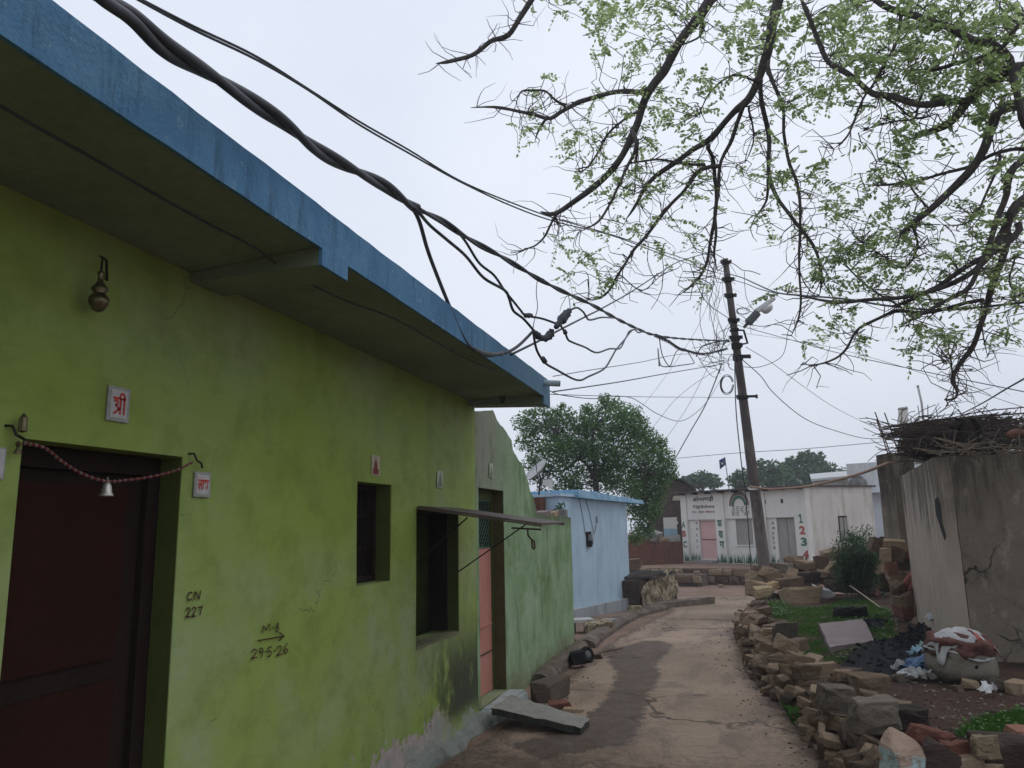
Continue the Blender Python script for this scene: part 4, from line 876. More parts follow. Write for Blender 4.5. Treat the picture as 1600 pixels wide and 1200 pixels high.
mb = MB(); mb.obox(ff, (d2[0] + d2[1]) / 2 + .012, d2[1] - .01, .02, .06, d2[2], d2[3] - .01); mb.build('plank_door', M_WOODG, va)
for (a, b) in ((d1[0] - .1, d1[1] + .1),):
    mb = MB(); mb.obox(ff, a, b, .13, .5, zb_ - .3, zb_ + .1); mb.build('door_step', M_CEM, va)
for px, py in ((1201, 784), (1228, 783), (1151, 788)):
    q = U(px, py); mb = MB(); mb.obox(ff, q[0] - .05, q[0] + .05, .185, .193, q[1] - .07, q[1] + .07); mb.build('vent_hole', M_BLACK, va)
# painted writing and pictures
DP = .234; DB = .1935
mb = MB()
def line(body, x0, y0, x1, y1, mb, d, bold=.03):
    a = U(x0, y1); b = U(x1, y0); hgt = (b[1] - a[1]); text(mb, body, a[0], a[1], hgt / .95, ff, d, bold=bold, width=b[0] - a[0])
line("आँगनबाड़ी", 1088, 774, 1120.5, 784, mb, DB, .03); line("केन्द्र", 1088, 788, 1101, 794.5, mb, DB, .03); line("बटियागढ़".replace("टि", "िट"), 1104.5, 788.5, 1122.5, 794, mb, DB, .028)
q = U(1103, 791.5); mb.add([ff(q[0] - .035, DB, q[1] - .06), ff(q[0] + .035, DB, q[1] - .06), ff(q[0] + .035, DB, q[1] + .06), ff(q[0] - .035, DB, q[1] + .06)], [(0, 1, 2, 3)])
line("नं-2", 1087, 797.5, 1094, 801.5, mb, DB, .02); line("सेक्टर", 1097, 797.5, 1106, 801.5, mb, DB, .02)
mb.build('sign_writing', M_PAINTB, va, fix=False)
mb = MB(); line("बटियागढ़".replace("टि", "िट"), 1107.5, 797, 1123.5, 801.5, mb, DB, .03); mb.build('red_writing', M_PAINTR, va, fix=False)
mb = MB(); rg = random.Random(12)
for k, y in enumerate((791.5, 794.5, 797.8, 800.8, 803.6)):
    x = 1149.5
    while x < 1176:
        l = rg.uniform(3, 7); a = U(x, y); b = U(min(x + l, 1177), y)
        if not (k > 2 and 1158 < x < 1163): strokes(mb, [[(0, 0), (1, .0)], [(.2, 0), (.2, -1)], [(.5, -.1), (.4, -.8), (.7, -.9)], [(.8, 0), (.8, -1)]], a[0], a[1], b[0] - a[0], .055, .012, ff, DB)
        x += l + 1.5
mb.build('small_writing', M_PAINTB, va, fix=False)
ac = U(1160.5, 785); ax_ = U(1147, 785)[0] - ac[0]
for r_, w_, m_ in ((1.08, .07, M_PAINTO), (.93, .06, M_PAINTO), (.70, .12, M_PAINTG)):
    mb = MB(); ribbon(mb, [(ac[0] + math.cos(t_) * abs(ax_) * r_, ac[1] - .12 + math.sin(t_) * .46 * r_) for t_ in (math.pi * i / 24 for i in range(25))], w_, ff, DB + (.001 if m_ is M_PAINTG else 0)); mb.build('painted_arch', m_, va, fix=False)
def pil_letters(chars, px, ys, size, mats_, d=DP):
    for ch, y, m_ in zip(chars, ys, mats_):
        q = U(px[0] + (px[1] - px[0]) * (y - ys[0]) / max(1, ys[-1] - ys[0]), y)
        mb = MB()
        if ch == '1': strokes(mb, [[(.15, .72), (.35, .85), (.55, 1.0)], [(.55, 1.0), (.55, 0)], [(.2, .02), (.95, .02)]], q[0] - size * .3, q[1] - size * .36, size * .6, size * .75, .055, ff, d)
        else: text(mb, ch, q[0] - size * (.36 if ch != '1' else .2), q[1] - size * .36, size, ff, d, bold=.05, width=size * (.72 if ch != '1' else .4))
        mb.build('painted_letter', m_, va, fix=False)
G_, R__ = M_PAINTG, M_PAINTR
pil_letters("ABC", (1075, 1077.5), (819.5, 833.5, 850), .32, (G_, R__, G_))
pil_letters("कखग", (1131.5, 1135.5), (817, 834, 850), .36, (G_, G_, G_))
pil_letters("1234", (1258.5, 1267), (810, 828, 846, 866), .36, (G_, R__, G_, R__))
rg = random.Random(31)
for (xs, ch) in ((1092, "अआइईउ"), (1124.6, "एऐओऔअ"), (1211.5, "अआइईउऊ"), (1247.5, "एऐओऔअं")):
    mb = MB()
    for i, c_ in enumerate(ch):
        y = 817 + i * 46 / len(ch); q = U(xs + i * .5, y); d = .1225
        if any(a - .02 < q[0] < b + .02 for a, b in pil): continue
        text(mb, c_, q[0] - .06, q[1] - .06, .15, ff, d, bold=.03)
    if mb.v: mb.build('jamb_letters', mat('dull_jamb_paint', (.12, .10, .10), (.3, .1, .1), 5, .7), va, fix=False)
mb = MB()
for i in range(330):
    u_ = rg.uniform(0, LF); 
    if d1[0] - .05 < u_ < d1[1] + .05 or d2[0] - .02 < u_ < d2[1] + .02: continue
    onp = any(a < u_ < b for a, b in pil); d = (DP if onp else .1225)
    hgt = rg.uniform(.18, .44); lean = rg.uniform(-.09, .09)
    mb.add([ff(u_ - .025, d, zb_ + .02), ff(u_ + .025, d, zb_ + .02), ff(u_ + lean * .5 + .012, d, zb_ + hgt * .6), ff(u_ + lean, d, zb_ + hgt)], [(0, 1, 2, 3)])
mb.build('painted_grass', M_PAINTG, va, fix=False)
# side wall window
us_, zs_ = LF, 0
fs_ = lambda a, d, v: ff(LF + d, -a, v)
def S(px, py):
    r = ray(px, py); o_ = ff(LF, 0, 0); t_ = (o_ - CAM).dot(uf) / r.dot(uf); p = CAM + r * t_; return -(p - o_).dot(nf), p.z
a = S(1309, 806); b = S(1326, 845)
mb = MB(); mb.obox(fs_, a[0], b[0], .003, .02, b[1], a[1]); sw = mb.build('side_window', M_BLACK, va)
for k in (0, 1):
    mb = MB(); m0 = a[0] + (b[0] - a[0]) * (.08 if k == 0 else .55); mb.obox(fs_, m0, m0 + (b[0] - a[0]) * .36, .021, .04, b[1] + .02, a[1] - .06); mb.build('shutter_or_dark_sheet', M_WOODG, sw)
# stone platform in front, in two tiers
pf = empty('stone_platform', D(1090, 905, 26), 'long two tier stone platform in front of the village centre', 'platform')
def strip(mb, pts_px, dep0, dep1, ztop, back, zb=-.7):
    pass
p0 = D(968, 880, 27.5); p1 = D(1200, 884, 25.0)
fp, LP, up_, np_, ip_ = frame(p0, p1)
zt1 = zb_ - .0; zt2 = (D(1080, 898, 25.3)).z
mb = MB(); mb.obox(fp, -1.2, LP + 1.5, -5.5, 0, -.8, zt1); o = mb.build('upper_tier', M_EARTH, pf)
mb = MB(); rge = random.Random(3); u_ = -1.2
mb.obox(fp, -1.2, LP + 1.5, .002, .05, -.8, zt1 - .02)
while u_ < LP + 1.4:
    l = rge.uniform(.3, .7)
    put_rock(mb, rge, fp(u_ + l / 2, .03, zt1 - .13), l, .26, .26, math.atan2(up_.y, up_.x), .06); put_rock(mb, rge, fp(u_ + l / 2 + .2, .03, zt1 - .36), l, .26, .24, math.atan2(up_.y, up_.x), .06)
    if u_ < LP * .62: put_rock(mb, rge, fp(u_ + l / 2, .92, zt2 - .14), l, .2, .27, math.atan2(up_.y, up_.x), .05)
    u_ += l * .96
mb.build('stone_edge', M_ROCKW, pf)
mb = MB(); mb.obox(fp, -.2, LP * .62, .122, .9, -.8, zt2); mb.build('lower_tier', m_soil('platform_stonework', (.09, .07, .06), (.17, .135, .115), (.25, .2, .17)), pf)
rg = random.Random(44)
for i in range(16):
    u_ = rg.uniform(-.8, LP * .75); l = rg.uniform(.12, .3); p = fp(u_, rg.uniform(.95, 1.2) if i % 2 else rg.uniform(.2, .8), zg(25) + .04 if i % 2 else zt2 + .04)
    mb = MB(); put_rock(mb, random.Random(50 + i), p, l, l * .7, l * .5, rg.uniform(0, 3)); tag(mb.build('platform_stone', M_ROCK), 'small loose stone lying by the tiers of the stone platform', 'stone', 'loose stones by the platform')

# ------------------------------------------------------------------ ruined brick house and low brick wall left of it
q0, q1 = D(984, 878, 28.5), D(1075, 878, 29.5)
fr_, LR, ur_, nr_, ir_ = frame(q0, q1)
rg = random.Random(77); mb = MB(); N_ = 26; zB = q0.z - .3
hts = [ir_(984 + 91 * i / N_, 848 - (10 if 3 < i < 9 else 0) + rg.uniform(-3, 3))[1] for i in range(N_ + 1)]
for i in range(N_):
    a, b = LR * i / N_ - .2, LR * (i + 1) / N_ - .2
    mb.hexa([fr_(a, -.3, zB), fr_(b, -.3, zB), fr_(b, 0, zB), fr_(a, 0, zB)], [fr_(a, -.3, hts[i]), fr_(b, -.3, hts[i]), fr_(b, 0, hts[i]), fr_(a, 0, hts[i])])
o = mb.build('brick_wall', M_BRICK); o.data.transform(Matrix.Identity(4)); tag(o, 'low broken red brick wall between the blue house and the village centre', 'wall')
rh = empty('ruined_house', D(1040, 870, 33), 'broken brown brick house with a dark gable and flaking white and blue plaster', 'house')
r0, r1 = D(1000, 870, 33), D(1082, 870, 33); fq, LQ, uq, nq, iq = frame(r0, r1)
zz = r0.z - .3
def poly_wall(name, pxs, d0, d1, m):
    mb = MB(); pts = [fq(iq(*p)[0], d1, iq(*p)[1]) for p in pxs]; mb.prism(pts, nq * (d0 - d1)); return mb.build(name, m, rh)
poly_wall('brick_gable', [(1005, 875), (1086, 875), (1086, 768), (1078, 763), (1064, 753), (1050, 751), (1030, 768), (1018, 800), (1010, 840)], -.4, 0, mat('brown_rubble_masonry', (.05, .035, .03), (.12, .08, .065), 9, .95, .8, 12))
poly_wall('white_plaster', [(1037, 826), (1058, 826), (1057, 821), (1060, 817), (1057, 812), (1058, 808), (1036, 809)], .002, .03, M_WHITEF)
poly_wall('blue_plaster', [(1038, 846), (1046, 848), (1052, 843), (1059, 840), (1058, 826), (1037, 826)], .002, .028, mat('pale_blue_plaster', (.28, .48, .58), (.36, .55, .64), 4, .85))
poly_wall('beam', [(1050, 782), (1074, 782), (1074, 774), (1052, 775)], .002, .05, mat('pale_yellow_beam', (.42, .38, .27), (.5, .46, .34), 4, .85))
mb = MB(); rs = [iq(x, y) for x, y in ((1028, 768), (1050, 749), (1066, 751), (1086, 766))]
for (a, b) in zip(rs, rs[1:]): mb.hexa([fq(a[0], -3, a[1]), fq(b[0], -3, b[1]), fq(b[0], .25, b[1]), fq(a[0], .25, a[1])], [fq(a[0], -3, a[1] + .08), fq(b[0], -3, b[1] + .08), fq(b[0], .25, b[1] + .08), fq(a[0], .25, a[1] + .08)])
mb.build('roof', M_ROOF, rh)
for i, (px, py, l) in enumerate(((1008, 838, .7), (1022, 832, .9), (1035, 842, .6), (1052, 838, .6), (1044, 846, .5), (998, 842, .6))):
    mb = MB(); put_rock(mb, random.Random(90 + i), D(px, py + 6, 31.5), l, .5, .4, rg.uniform(0, 3), .3); tag(mb.build('rubble_piece', (M_ROCK, M_CEM)[i % 2]), 'piece of rubble heaped behind the low red brick wall', 'rubble', 'rubble behind the brick wall')
rock_thing('fallen_bricks', 1036, 874, q0.z, .5, .4, .3, .4, 'heap of fallen bricks in front of the low red brick wall', 'rubble', M_BRICK, seed=2)
rock_thing('platform_stone', 982, 890, q0.z, .9, .5, .35, .4, 'dark boulder at the left end of the stone platform', 'boulder', seed=14)

# ------------------------------------------------------------------ white house behind on the right
g0, g1 = D(1352, 845, 31), D(1420, 850, 30)
fw2, L2, u2, n2, i2 = frame(g0, g1)
wh = empty('white_house', fw2(1, -2, 0), 'bluish white house with a flat parapet behind the concrete shed', 'house')
M_WB = m_pale_wall('bluish_whitewash', (.62, .67, .73), (.4, .42, .44), .12, -.6, -.5)
zt_ = i2(1380, 770)[1]
mb = MB(); mb.obox(fw2, 0.15, 7, -4, 0, -.6, zt_); mb.build('wall', M_WB, wh)
mb = MB(); mb.obox(fw2, -.25, 7.2, -4.2, .65, zt_ + .002, zt_ + .12); mb.build('slab', M_WB, wh)
zp = i2(1360, 722)[1]
mb = MB(); mb.obox(fw2, -.5, 7, -4, -.2, zt_ + .122, zp); mb.build('parapet', m_pale_wall('grey_parapet', (.60, .60, .60), (.3, .3, .3), .4, -.6, -.5), wh)
mb = MB(); mb.obox(fw2, -.3, .147, -.6, -.3, -.6, zt_); sp = mb.build('side_pier', M_CEM, wh)
for y in (796, 804, 812):
    z_ = i2(1363, y)[1]; mb = MB(); mb.obox(fw2, -.22, .10, -.298, -.28, z_ - .06, z_ + .07); mb.build('vent', M_BLACK, wh)
c = fw2(-.1, -.1, zt_ + .12); t = empty('water_pot', c, 'round grey pot on the ledge of the bluish white house', 'pot')
mb = MB(); mb.lathe(c, [(.1, 0), (.3, .12), (.36, .3), (.3, .46), (.16, .54), (.2, .6)], 16); mb.build('pot', M_CEM, t, True)
s0, s1 = D(1268, 752, 33), D(1340, 746, 33); mb = MB()
mb.hexa([s0 + Vector((0, 0, -.0)), s1, s1 + Vector((.4, 5, .5)), s0 + Vector((.4, 5, .5))], [p + Vector((0, 0, .10)) for p in (s0, s1, s1 + Vector((.4, 5, .5)), s0 + Vector((.4, 5, .5)))])
sh = empty('sheet_roof_house', Vector((s0.x + 1, s0.y + 1, -.45)), 'house with a pale cement sheet roof behind the village centre', 'house')
mb.build('roof', M_ROOFW, sh); mb = MB(); mb.hexa([Vector((p.x, p.y, -.7)) for p in (s0 + Vector((.1, .3, 0)), s1 + Vector((-.1, .3, 0)), s1 + Vector((.3, 4.8, 0)), s0 + Vector((.5, 4.8, 0)))], [s0 + Vector((.1, .3, -.01)), s1 + Vector((-.1, .3, -.01)), s1 + Vector((.3, 4.8, .4)), s0 + Vector((.5, 4.8, .4))]); mb.build('wall', M_WHITEW, sh)

# ------------------------------------------------------------------ leaning concrete pole
PD_ = 16.6
pb = D(1201, 935, PD_ + .2); pt = D(1133, 404, PD_ - .2); pdir = (pt - pb).normalized()
def onpole(y):                       # point of the pole axis seen at photo row y
    lo, hi = 0.0, 1.0
    for _ in range(40):
        m = (lo + hi) / 2; p = ROT.transposed() @ (pb + (pt - pb) * m - CAM); yy = 600 + p.y / p.z * F
        lo, hi = (m, hi) if yy > y else (lo, m)
    return pb + (pt - pb) * lo
pole = empty('utility_pole', pb, 'tall leaning concrete utility pole tangled with cables at the lane bend', 'pole')
mb = MB(); k = 24
mb.tube([pb - pdir * .6 + (pt - pb + pdir * .6) * i / k for i in range(k + 1)], [.152 - .09 * i / k for i in range(k + 1)], 14); mb.build('shaft', M_POLE, pole, True)
side = CR; toward = -CF
def pr(y): return .152 - .09 * (935 - y) / 531
for (y, l, h_) in ((411, .26, .06), (438, .30, .09), (463, .30, .07), (502, .32, .09), (516, .2, .05), (529, .36, .10), (541, .30, .12), (559, .46, .11), (621, .56, .07)):
    c = onpole(y); r_ = pr(y) + .012; mb = MB(); l *= .78
    off = side * (.05 if y in (559, 621) else -.02)
    mb.lathe(c, [(r_ - .01, -h_ / 2), (r_ + .01, -h_ / 2), (r_ + .01, h_ / 2), (r_ - .01, h_ / 2)], 14, pdir.to_track_quat('Z', 'Y').to_matrix())
    mb.rbox(c + off + toward * (r_ + .02), (l, .035, h_ * .7), Matrix((side, -toward, pdir)).transposed())
    mb.build('clamp', M_DARKI, pole)
    for s in (-1, 1):
        if y in (411, 463, 559, 621, 438):
            q = c + off + side * s * l * .47 + toward * (r_ + .02)
            mb = MB(); mb.lathe(q, [(.008, -.05), (.034, -.035), (.02, -.012), (.036, .008), (.02, .03), (.008, .045)], 8); mb.build('insulator', mat('brown_insulator', (.05, .04, .04), (.1, .08, .08), 9, .3) if 'brown_insulator' not in bpy.data.materials else bpy.data.materials['brown_insulator'], pole, True)
# street lamp on its bracket
b0 = onpole(516); b1 = D(1162, 516, PD_ - .25); b2 = D(1168, 536, PD_ - .25); b3 = onpole(540)
lamp = empty('street_lamp', b1, 'white street lamp head pointing up and right from the leaning pole', 'street lamp')
mb = MB(); mb.tube([b0, b1, b2, b3], .026, 6); mb.build('bracket', M_DARKI, lamp)
n0 = D(1162, 512, PD_ - .25); n1 = D(1184, 488, PD_ - .28); n2 = D(1212, 466, PD_ - .3)
mb = MB(); mb.tube([n0, n0 + (n1 - n0) * .25, n0 + (n1 - n0) * .3, n1], [.03, .035, .09, .085], 8); mb.build('neck', M_CABLEG, lamp)
ax = (n2 - n1).normalized(); sd = ax.cross(Vector((0, 0, 1))).normalized(); dn = sd.cross(ax).normalized(); dn = dn if dn.z < 0 else -dn
MX = Matrix((ax, sd, dn)).transposed()
mb = MB(); prof = [(-.02, .07), (.1, .11), (.38, .11), (.52, .05)]
L_ = (n2 - n1).length
pts = []
mb.hexa([n1 + MX @ Vector(p) for p in ((-.03, -.07, .02), (L_, -.05, .02), (L_, .05, .02), (-.03, .07, .02))], [n1 + MX @ Vector(p) for p in ((-.03, -.06, -.09), (L_ * .93, -.035, -.06), (L_ * .93, .035, -.06), (-.03, .06, -.09))])
o = mb.build('head', M_LAMPW, lamp); bm = bmesh.new(); bm.from_mesh(o.data); bmesh.ops.bevel(bm, geom=list(bm.edges), offset=.02, segments=2, affect='EDGES'); bm.to_mesh(o.data); bm.free()
bc = n1 + ax * L_ * .42 + dn * .025
mb = MB(); mb.lathe(bc, [(.001, .13), (.07, .12), (.12, .08), (.135, .0)], 16, MX); mb.build('glass_bowl', mat('frosted_bowl', (.66, .67, .66), (.74, .75, .74), 9, .3), lamp, True)

# ------------------------------------------------------------------ cables
def cable(pts, r, label, m=None, name='cable', sub=6, cat='cable', group=None):
    P = spline([D(*p) for p in pts], sub)
    mb = MB(); mb.tube(P, r, 5); return tag(mb.build(name, m or M_CABLE, None, True), label, cat, group)
def dl(p0, p1, pxs):       # depth runs from p0 to p1 along the list of photo points (even in 1/depth, as a straight run does)
    n = len(pxs); L = [0]
    for a, b in zip(pxs, pxs[1:]): L.append(L[-1] + math.hypot(b[0] - a[0], b[1] - a[1]))
    return [(x, y, 1 / (1 / p0 + (1 / p1 - 1 / p0) * l / L[-1])) for (x, y), l in zip(pxs, L)]
main = [(95, -62), (150, -8), (205, 26), (260, 75), (320, 112), (380, 150), (440, 190), (490, 230), (545, 262), (600, 290), (643, 322), (690, 345), (730, 372), (790, 405), (845, 438), (885, 458), (928, 478), (956, 494), (990, 511), (1024, 524), (1075, 530), (1138, 533)]
dm = [1.75, 1.85, 1.95, 2.1, 2.3, 2.5, 2.75, 3.0, 3.3, 3.65, 4.0, 4.4, 4.8, 5.5, 6.3, 7.0, 7.9, 8.7, 9.9, 11.3, 13.5, 16.5]
MAINP = spline([D(x, y, d) for (x, y), d in zip(main, dm)], 10)
def twisted(P, n, rad, r, turns_m, mb, s0=0):
    L = [0.0]
    for a, b in zip(P, P[1:]): L.append(L[-1] + (b - a).length)
    fine = [P[0]]; 
    for k in range(n):
        ph = k * 2 * math.pi / n; pts = []
        for i, p in enumerate(P):
            t = (P[min(i + 1, len(P) - 1)] - P[max(i - 1, 0)]).normalized(); a = t.cross(Vector((0, 0, 1))).normalized(); b = t.cross(a)
            q = ph + L[i] * turns_m * 2 * math.pi; pts.append(p + (a * math.cos(q) + b * math.sin(q)) * rad)
        mb.tube(pts, r, 7)
kx = 10 * 10 + 3
mb = MB(); seg = MAINP[:kx]
dense = spline(seg[::3] + [seg[-1]], 6); twisted(dense, 2, .0135, .0165, .95, mb)
twisted(spline(MAINP[kx - 1::4] + [MAINP[-1]], 5), 2, .010, .011, .8, mb)
tag(mb.build('service_cable', M_CABLE, None, True), 'thick twisted black cable bundle running overhead from the top left to the pole', 'cable')
mb = MB(); P = spline([D(*p) for p in [(1024, 524, 11.3), (1036, 530, 12), (1048, 536, 12.6), (1060, 544, 13.4), (1072, 548, 14.2), (1096, 553, 15), (1122, 549, 16), (1136, 545, 16.5)]], 6); twisted(P, 3, .022, .011, 2.2, mb)
tag(mb.build('cable_tail', M_CABLE, None, True), 'untidy loosely twisted cable end reaching the left side of the pole', 'cable')
cable([(643, 322, 4.0), (655, 345, 4.1), (668, 390, 4.3), (684, 433, 4.45), (703, 480, 4.6), (720, 520, 4.75), (738, 545, 4.9), (765, 553, 5.0), (790, 551, 5.1), (810, 540, 5.3), (833, 517, 5.6)], .0115, 'black cable drooping from the bundle against the blue roof edge and back up')
cable([(646, 322, 4.0), (655, 332, 4.0), (672, 352, 4.2), (699, 375, 4.4), (728, 400, 4.6), (756, 434, 4.8), (788, 453, 5.0), (795, 465, 5.1), (802, 485, 5.2), (818, 498, 5.4), (833, 515, 5.6)], .010, 'black cable leaving the bundle in a lower curve to the knot')
cable([(714, 360, 4.6), (728, 378, 4.7), (749, 411, 4.85), (772, 430, 5.0), (788, 453, 5.1), (805, 474, 5.25), (813, 484, 5.3), (822, 493, 5.4), (847, 498, 5.6), (867, 505, 5.8), (878, 510, 5.8)], .009, 'black cable looping from the bundle through the tape joint')
cable([(833, 515, 5.6), (835, 532, 5.7), (840, 550, 5.8), (852, 567, 6.0), (870, 578, 6.3), (902, 594, 6.9), (920, 588, 7.3), (944, 576, 7.9), (955, 560, 8.3), (963, 546, 8.6), (978, 528, 9.2), (984, 517, 9.5), (996, 514, 10)], .010, 'black cable sagging lowest below the knot before rising to the bundle')
cable([(877, 510, 5.8), (883, 520, 5.9), (888, 531, 6.0), (897, 536, 6.2), (915, 543, 6.7), (932, 551, 7.1), (952, 545, 7.7), (969, 544, 8.3), (978, 528, 8.8), (990, 515, 9.6), (998, 520, 10), (1006, 516, 10.4)], .009, 'black cable in a shallow sag right of the tape joint')
cable([(884, 492, 5.8), (892, 484, 5.9), (902, 481, 6.2), (911, 487, 6.5), (916, 495, 6.6), (922, 500, 6.8), (940, 496, 7.4), (958, 497, 8.6)], .009, 'black cable humped over the right end of the tape joint')
cable([(798, 554, 5.4), (843, 532, 6.2), (875, 515, 7.0), (920, 492, 8.2), (940, 482, 8.9), (986, 456, 10.8), (1032, 426, 13), (1065, 407, 15), (1126, 390, 16.4)], .010, 'straight black wire rising from the roof edge towards the pole top')
cable([(840, 434, 6.2), (838, 457, 6.0), (840, 480, 5.9), (835, 500, 5.7), (833, 512, 5.6)], .0035, 'thin wire hanging from the bundle down to the knot')
cable([(888, 460, 7.0), (890, 472, 6.2), (891, 482, 5.9)], .0035, 'very short thin wire above the tape joint')
# taped joints
mb = MB(); rg = random.Random(21)
def lumpy(mb, pts, rs):
    P = spline([D(*p) for p in pts], 5); n = len(P)
    mb.tube(P, [max(.004, (rs[min(len(rs) - 1, int(i / max(1, n - 1) * len(rs)))]) * rg.uniform(.75, 1.25)) for i in range(n)], 7)
lumpy(mb, [(868, 512, 5.7), (876, 502, 5.75), (884, 492, 5.8), (890, 485, 5.85)], [.02, .026, .036, .04, .022])
lumpy(mb, [(834, 518, 5.6), (842, 526, 5.65), (852, 529, 5.65), (860, 522, 5.7), (862, 514, 5.7)], [.02, .026, .024, .03, .022])
tag(mb.build('cable_joint', M_CABLE, None, True), 'lumpy black taped cable joint hanging in the wires left of the pole', 'joint')
mb = MB(); lumpy(mb, [(820, 493, 5.38), (830, 493, 5.45)], [.016, .018, .014]); lumpy(mb, [(848, 560, 5.95), (852, 566, 6.0)], [.018, .02]); lumpy(mb, [(843, 436, 6.2), (849, 440, 6.3)], [.016, .018]); lumpy(mb, [(882, 516, 5.9), (884, 522, 5.92)], [.016, .016])
tag(mb.build('tape_wrap', M_CABLE, None, True), 'small tape wraps on the loose cables near the roof corner', 'tape')
mb = MB(); lumpy(mb, [(741, 545, 4.88), (752, 551, 4.93), (768, 554, 4.98), (786, 552, 5.06)], [.012, .016, .02, .017, .014]); tag(mb.build('tape_wrap', M_CABLEG, None, True), 'long dusty tape sleeve on the cable touching the blue roof edge', 'tape')
# upper pair of wires
up1 = [(180, -22), (300, 40), (400, 88), (480, 138), (560, 189), (640, 235), (720, 283), (800, 317), (870, 342), (960, 368), (1050, 398), (1120, 421), (1140, 428)]
cable(dl(3.2, 16.4, up1), .007, 'upper one of the paired thin wires from top left to the pole top')
cable(dl(3.2, 16.4, [(x, y + (5 if i % 3 else 1.5)) for i, (x, y) in enumerate(up1)]), .007, 'lower one of the paired thin wires from top left to the pole top')
cable([(1140, 428, 16.4), (1160, 434, 14), (1180, 443, 12), (1214, 457, 10), (1258, 462, 9), (1320, 467, 8), (1390, 478, 7.4), (1480, 484, 6.8), (1620, 470, 6.2)], .011, 'thick black cable leaving the pole top to the right among branches')
cable([(1144, 437, 16.4), (1165, 443, 14), (1185, 451, 12), (1216, 459, 10)], .008, 'short second cable joining the thick one right of the pole top')
cable(dl(7.5, 16.4, [(864, 612), (920, 604), (978, 595), (1050, 582), (1128, 569)]), .007, 'service wire rising from behind the roof corner to the pole')
cable(dl(7.5, 16.4, [(864, 588), (930, 577), (1000, 566), (1072, 553), (1130, 560)]), .0045, 'thin service wire above the other from the roof corner to the pole')
cable(dl(7.5, 16.4, [(858, 616), (1000, 620), (1148, 621)]), .004, 'level thin wire from the roof corner to the lowest pole bracket')
cable(dl(7.5, 16.4, [(858, 610), (876, 617), (926, 623), (952, 619), (984, 621), (1005, 632), (1028, 647), (1063, 658), (1091, 642), (1110, 620), (1128, 590)]), .005, 'curly thin wire swinging from the roof corner below the others to the pole')
cable(dl(21, 16.4, [(1054, 718), (1080, 672), (1103, 631), (1128, 568)]), .013, 'thick taut wire dropping from the pole down into the big tree')
cable(dl(22, 16.4, [(1030, 700), (1062, 655), (1080, 625), (1112, 560), (1120, 520)]), .005, 'faint wire dropping left of the thick taut one into the tree')
cable(dl(22, 16.4, [(1020, 668), (1046, 635), (1060, 620), (1085, 600), (1120, 578)]), .005, 'faint curved wire above the big tree near the pole')
cable(dl(23, 16.4, [(1000, 640), (1040, 588), (1085, 520), (1108, 470)]), .004, 'hair thin slanting wire left of the pole middle')
cable(dl(16.4, 9, [(1152, 508), (1177, 515), (1243, 533), (1300, 549), (1375, 566), (1500, 592), (1610, 614)]), .0065, 'wire running from the lamp bracket to the right edge')
cable(dl(16.4, 8.5, [(1165, 521), (1260, 535), (1320, 548), (1400, 570), (1500, 603), (1610, 640)]), .0035, 'thin wire below it running to the right edge')
cable(dl(16.4, 24, [(1160, 562), (1189, 588), (1206, 611), (1239, 641), (1267, 659), (1302, 672), (1352, 685), (1395, 684)]), .010, 'sagging wire from the pole to the rebar pillar')
cable(dl(16.4, 30, [(1165, 542), (1206, 567), (1260, 607), (1310, 640), (1375, 672)]), .007, 'pale thin wire from the pole towards the white house')
cable(dl(33, 28, [(1058, 716), (1150, 708), (1260, 701), (1385, 690)]), .012, 'faint level wire far behind the pole', M_CABLEG)
cable(dl(9, 4.5, [(1500, 648), (1535, 630), (1570, 609), (1625, 578)]), .0065, 'black wire rising from the brushwood pile to the right edge')
cable([(1172, 760, 16.3), (1200, 764, 15.8), (1230, 763, 15), (1262, 760, 14), (1300, 752, 13), (1345, 740, 12), (1392, 722, 10.8)], .024, 'brown rope slung from the leaning pole to the shed pillar', mat('brown_rope', (.24, .15, .10), (.36, .24, .17), 9, .8))
mb = MB(); c = onpole(762); mb.lathe(c, [(pr(762) + .001, -.02), (pr(762) + .014, -.02), (pr(762) + .014, .02), (pr(762) + .001, .02)], 14, pdir.to_track_quat('Z', 'Y').to_matrix()); tag(mb.build('white_tie', M_WHITE), 'white tie wound around the leaning pole at roof height', 'tie')
cable([(1148, 560, 16.3), (1150, 640, 16.5), (1158, 720, 17), (1165, 774, 17.5), (1170, 836, 18), (1174, 892, 18.3)], .012, 'dark stay wire hanging down left of the pole to the ground')
cable([(1119, 405, 16.3), (1117, 425, 16.2), (1113, 455, 16.2), (1108, 470, 16.2), (1112, 500, 16.2), (1120, 530, 16.3), (1128, 552, 16.4)], .007, 'loose wire falling along the left of the pole upper part')
cable([(1112, 395, 16.3), (1104, 430, 16.2), (1096, 470, 16.2), (1094, 505, 16.2), (1102, 535, 16.3), (1112, 552, 16.3)], .006, 'loose wire bowing furthest left of the pole upper part')
cable([(1078, 412, 15.8), (1087, 440, 16), (1098, 463, 16.1), (1110, 478, 16.2), (1140, 498, 16.4)], .008, 'wire curving from the branch tips to the pole clamp')
cable([(988, 456, 11), (1005, 457, 11.5), (1022, 461, 12.2), (1040, 458, 13), (1060, 461, 14), (1108, 462, 16.2)], .005, 'wavy thin wire between the rising wire and the pole')
cable([(1163, 424, 16.3), (1164, 450, 16.3), (1168, 470, 16.3), (1180, 487, 16.3)], .006, 'curved wire feeding the street lamp from above')
cable([(1144, 411, 16.3), (1152, 416, 16.3), (1160, 422, 16.3), (1174, 424, 16.2), (1188, 429, 16.2)], .009, 'short frayed wire end right of the pole top')
cable([(1161, 573, 16.3), (1183, 574, 16.2), (1206, 567, 16.1), (1222, 556, 16), (1228, 540, 15.9), (1231, 520, 15.8), (1240, 495, 15.6)], .007, 'wire looping from the pole bracket up into the branches')
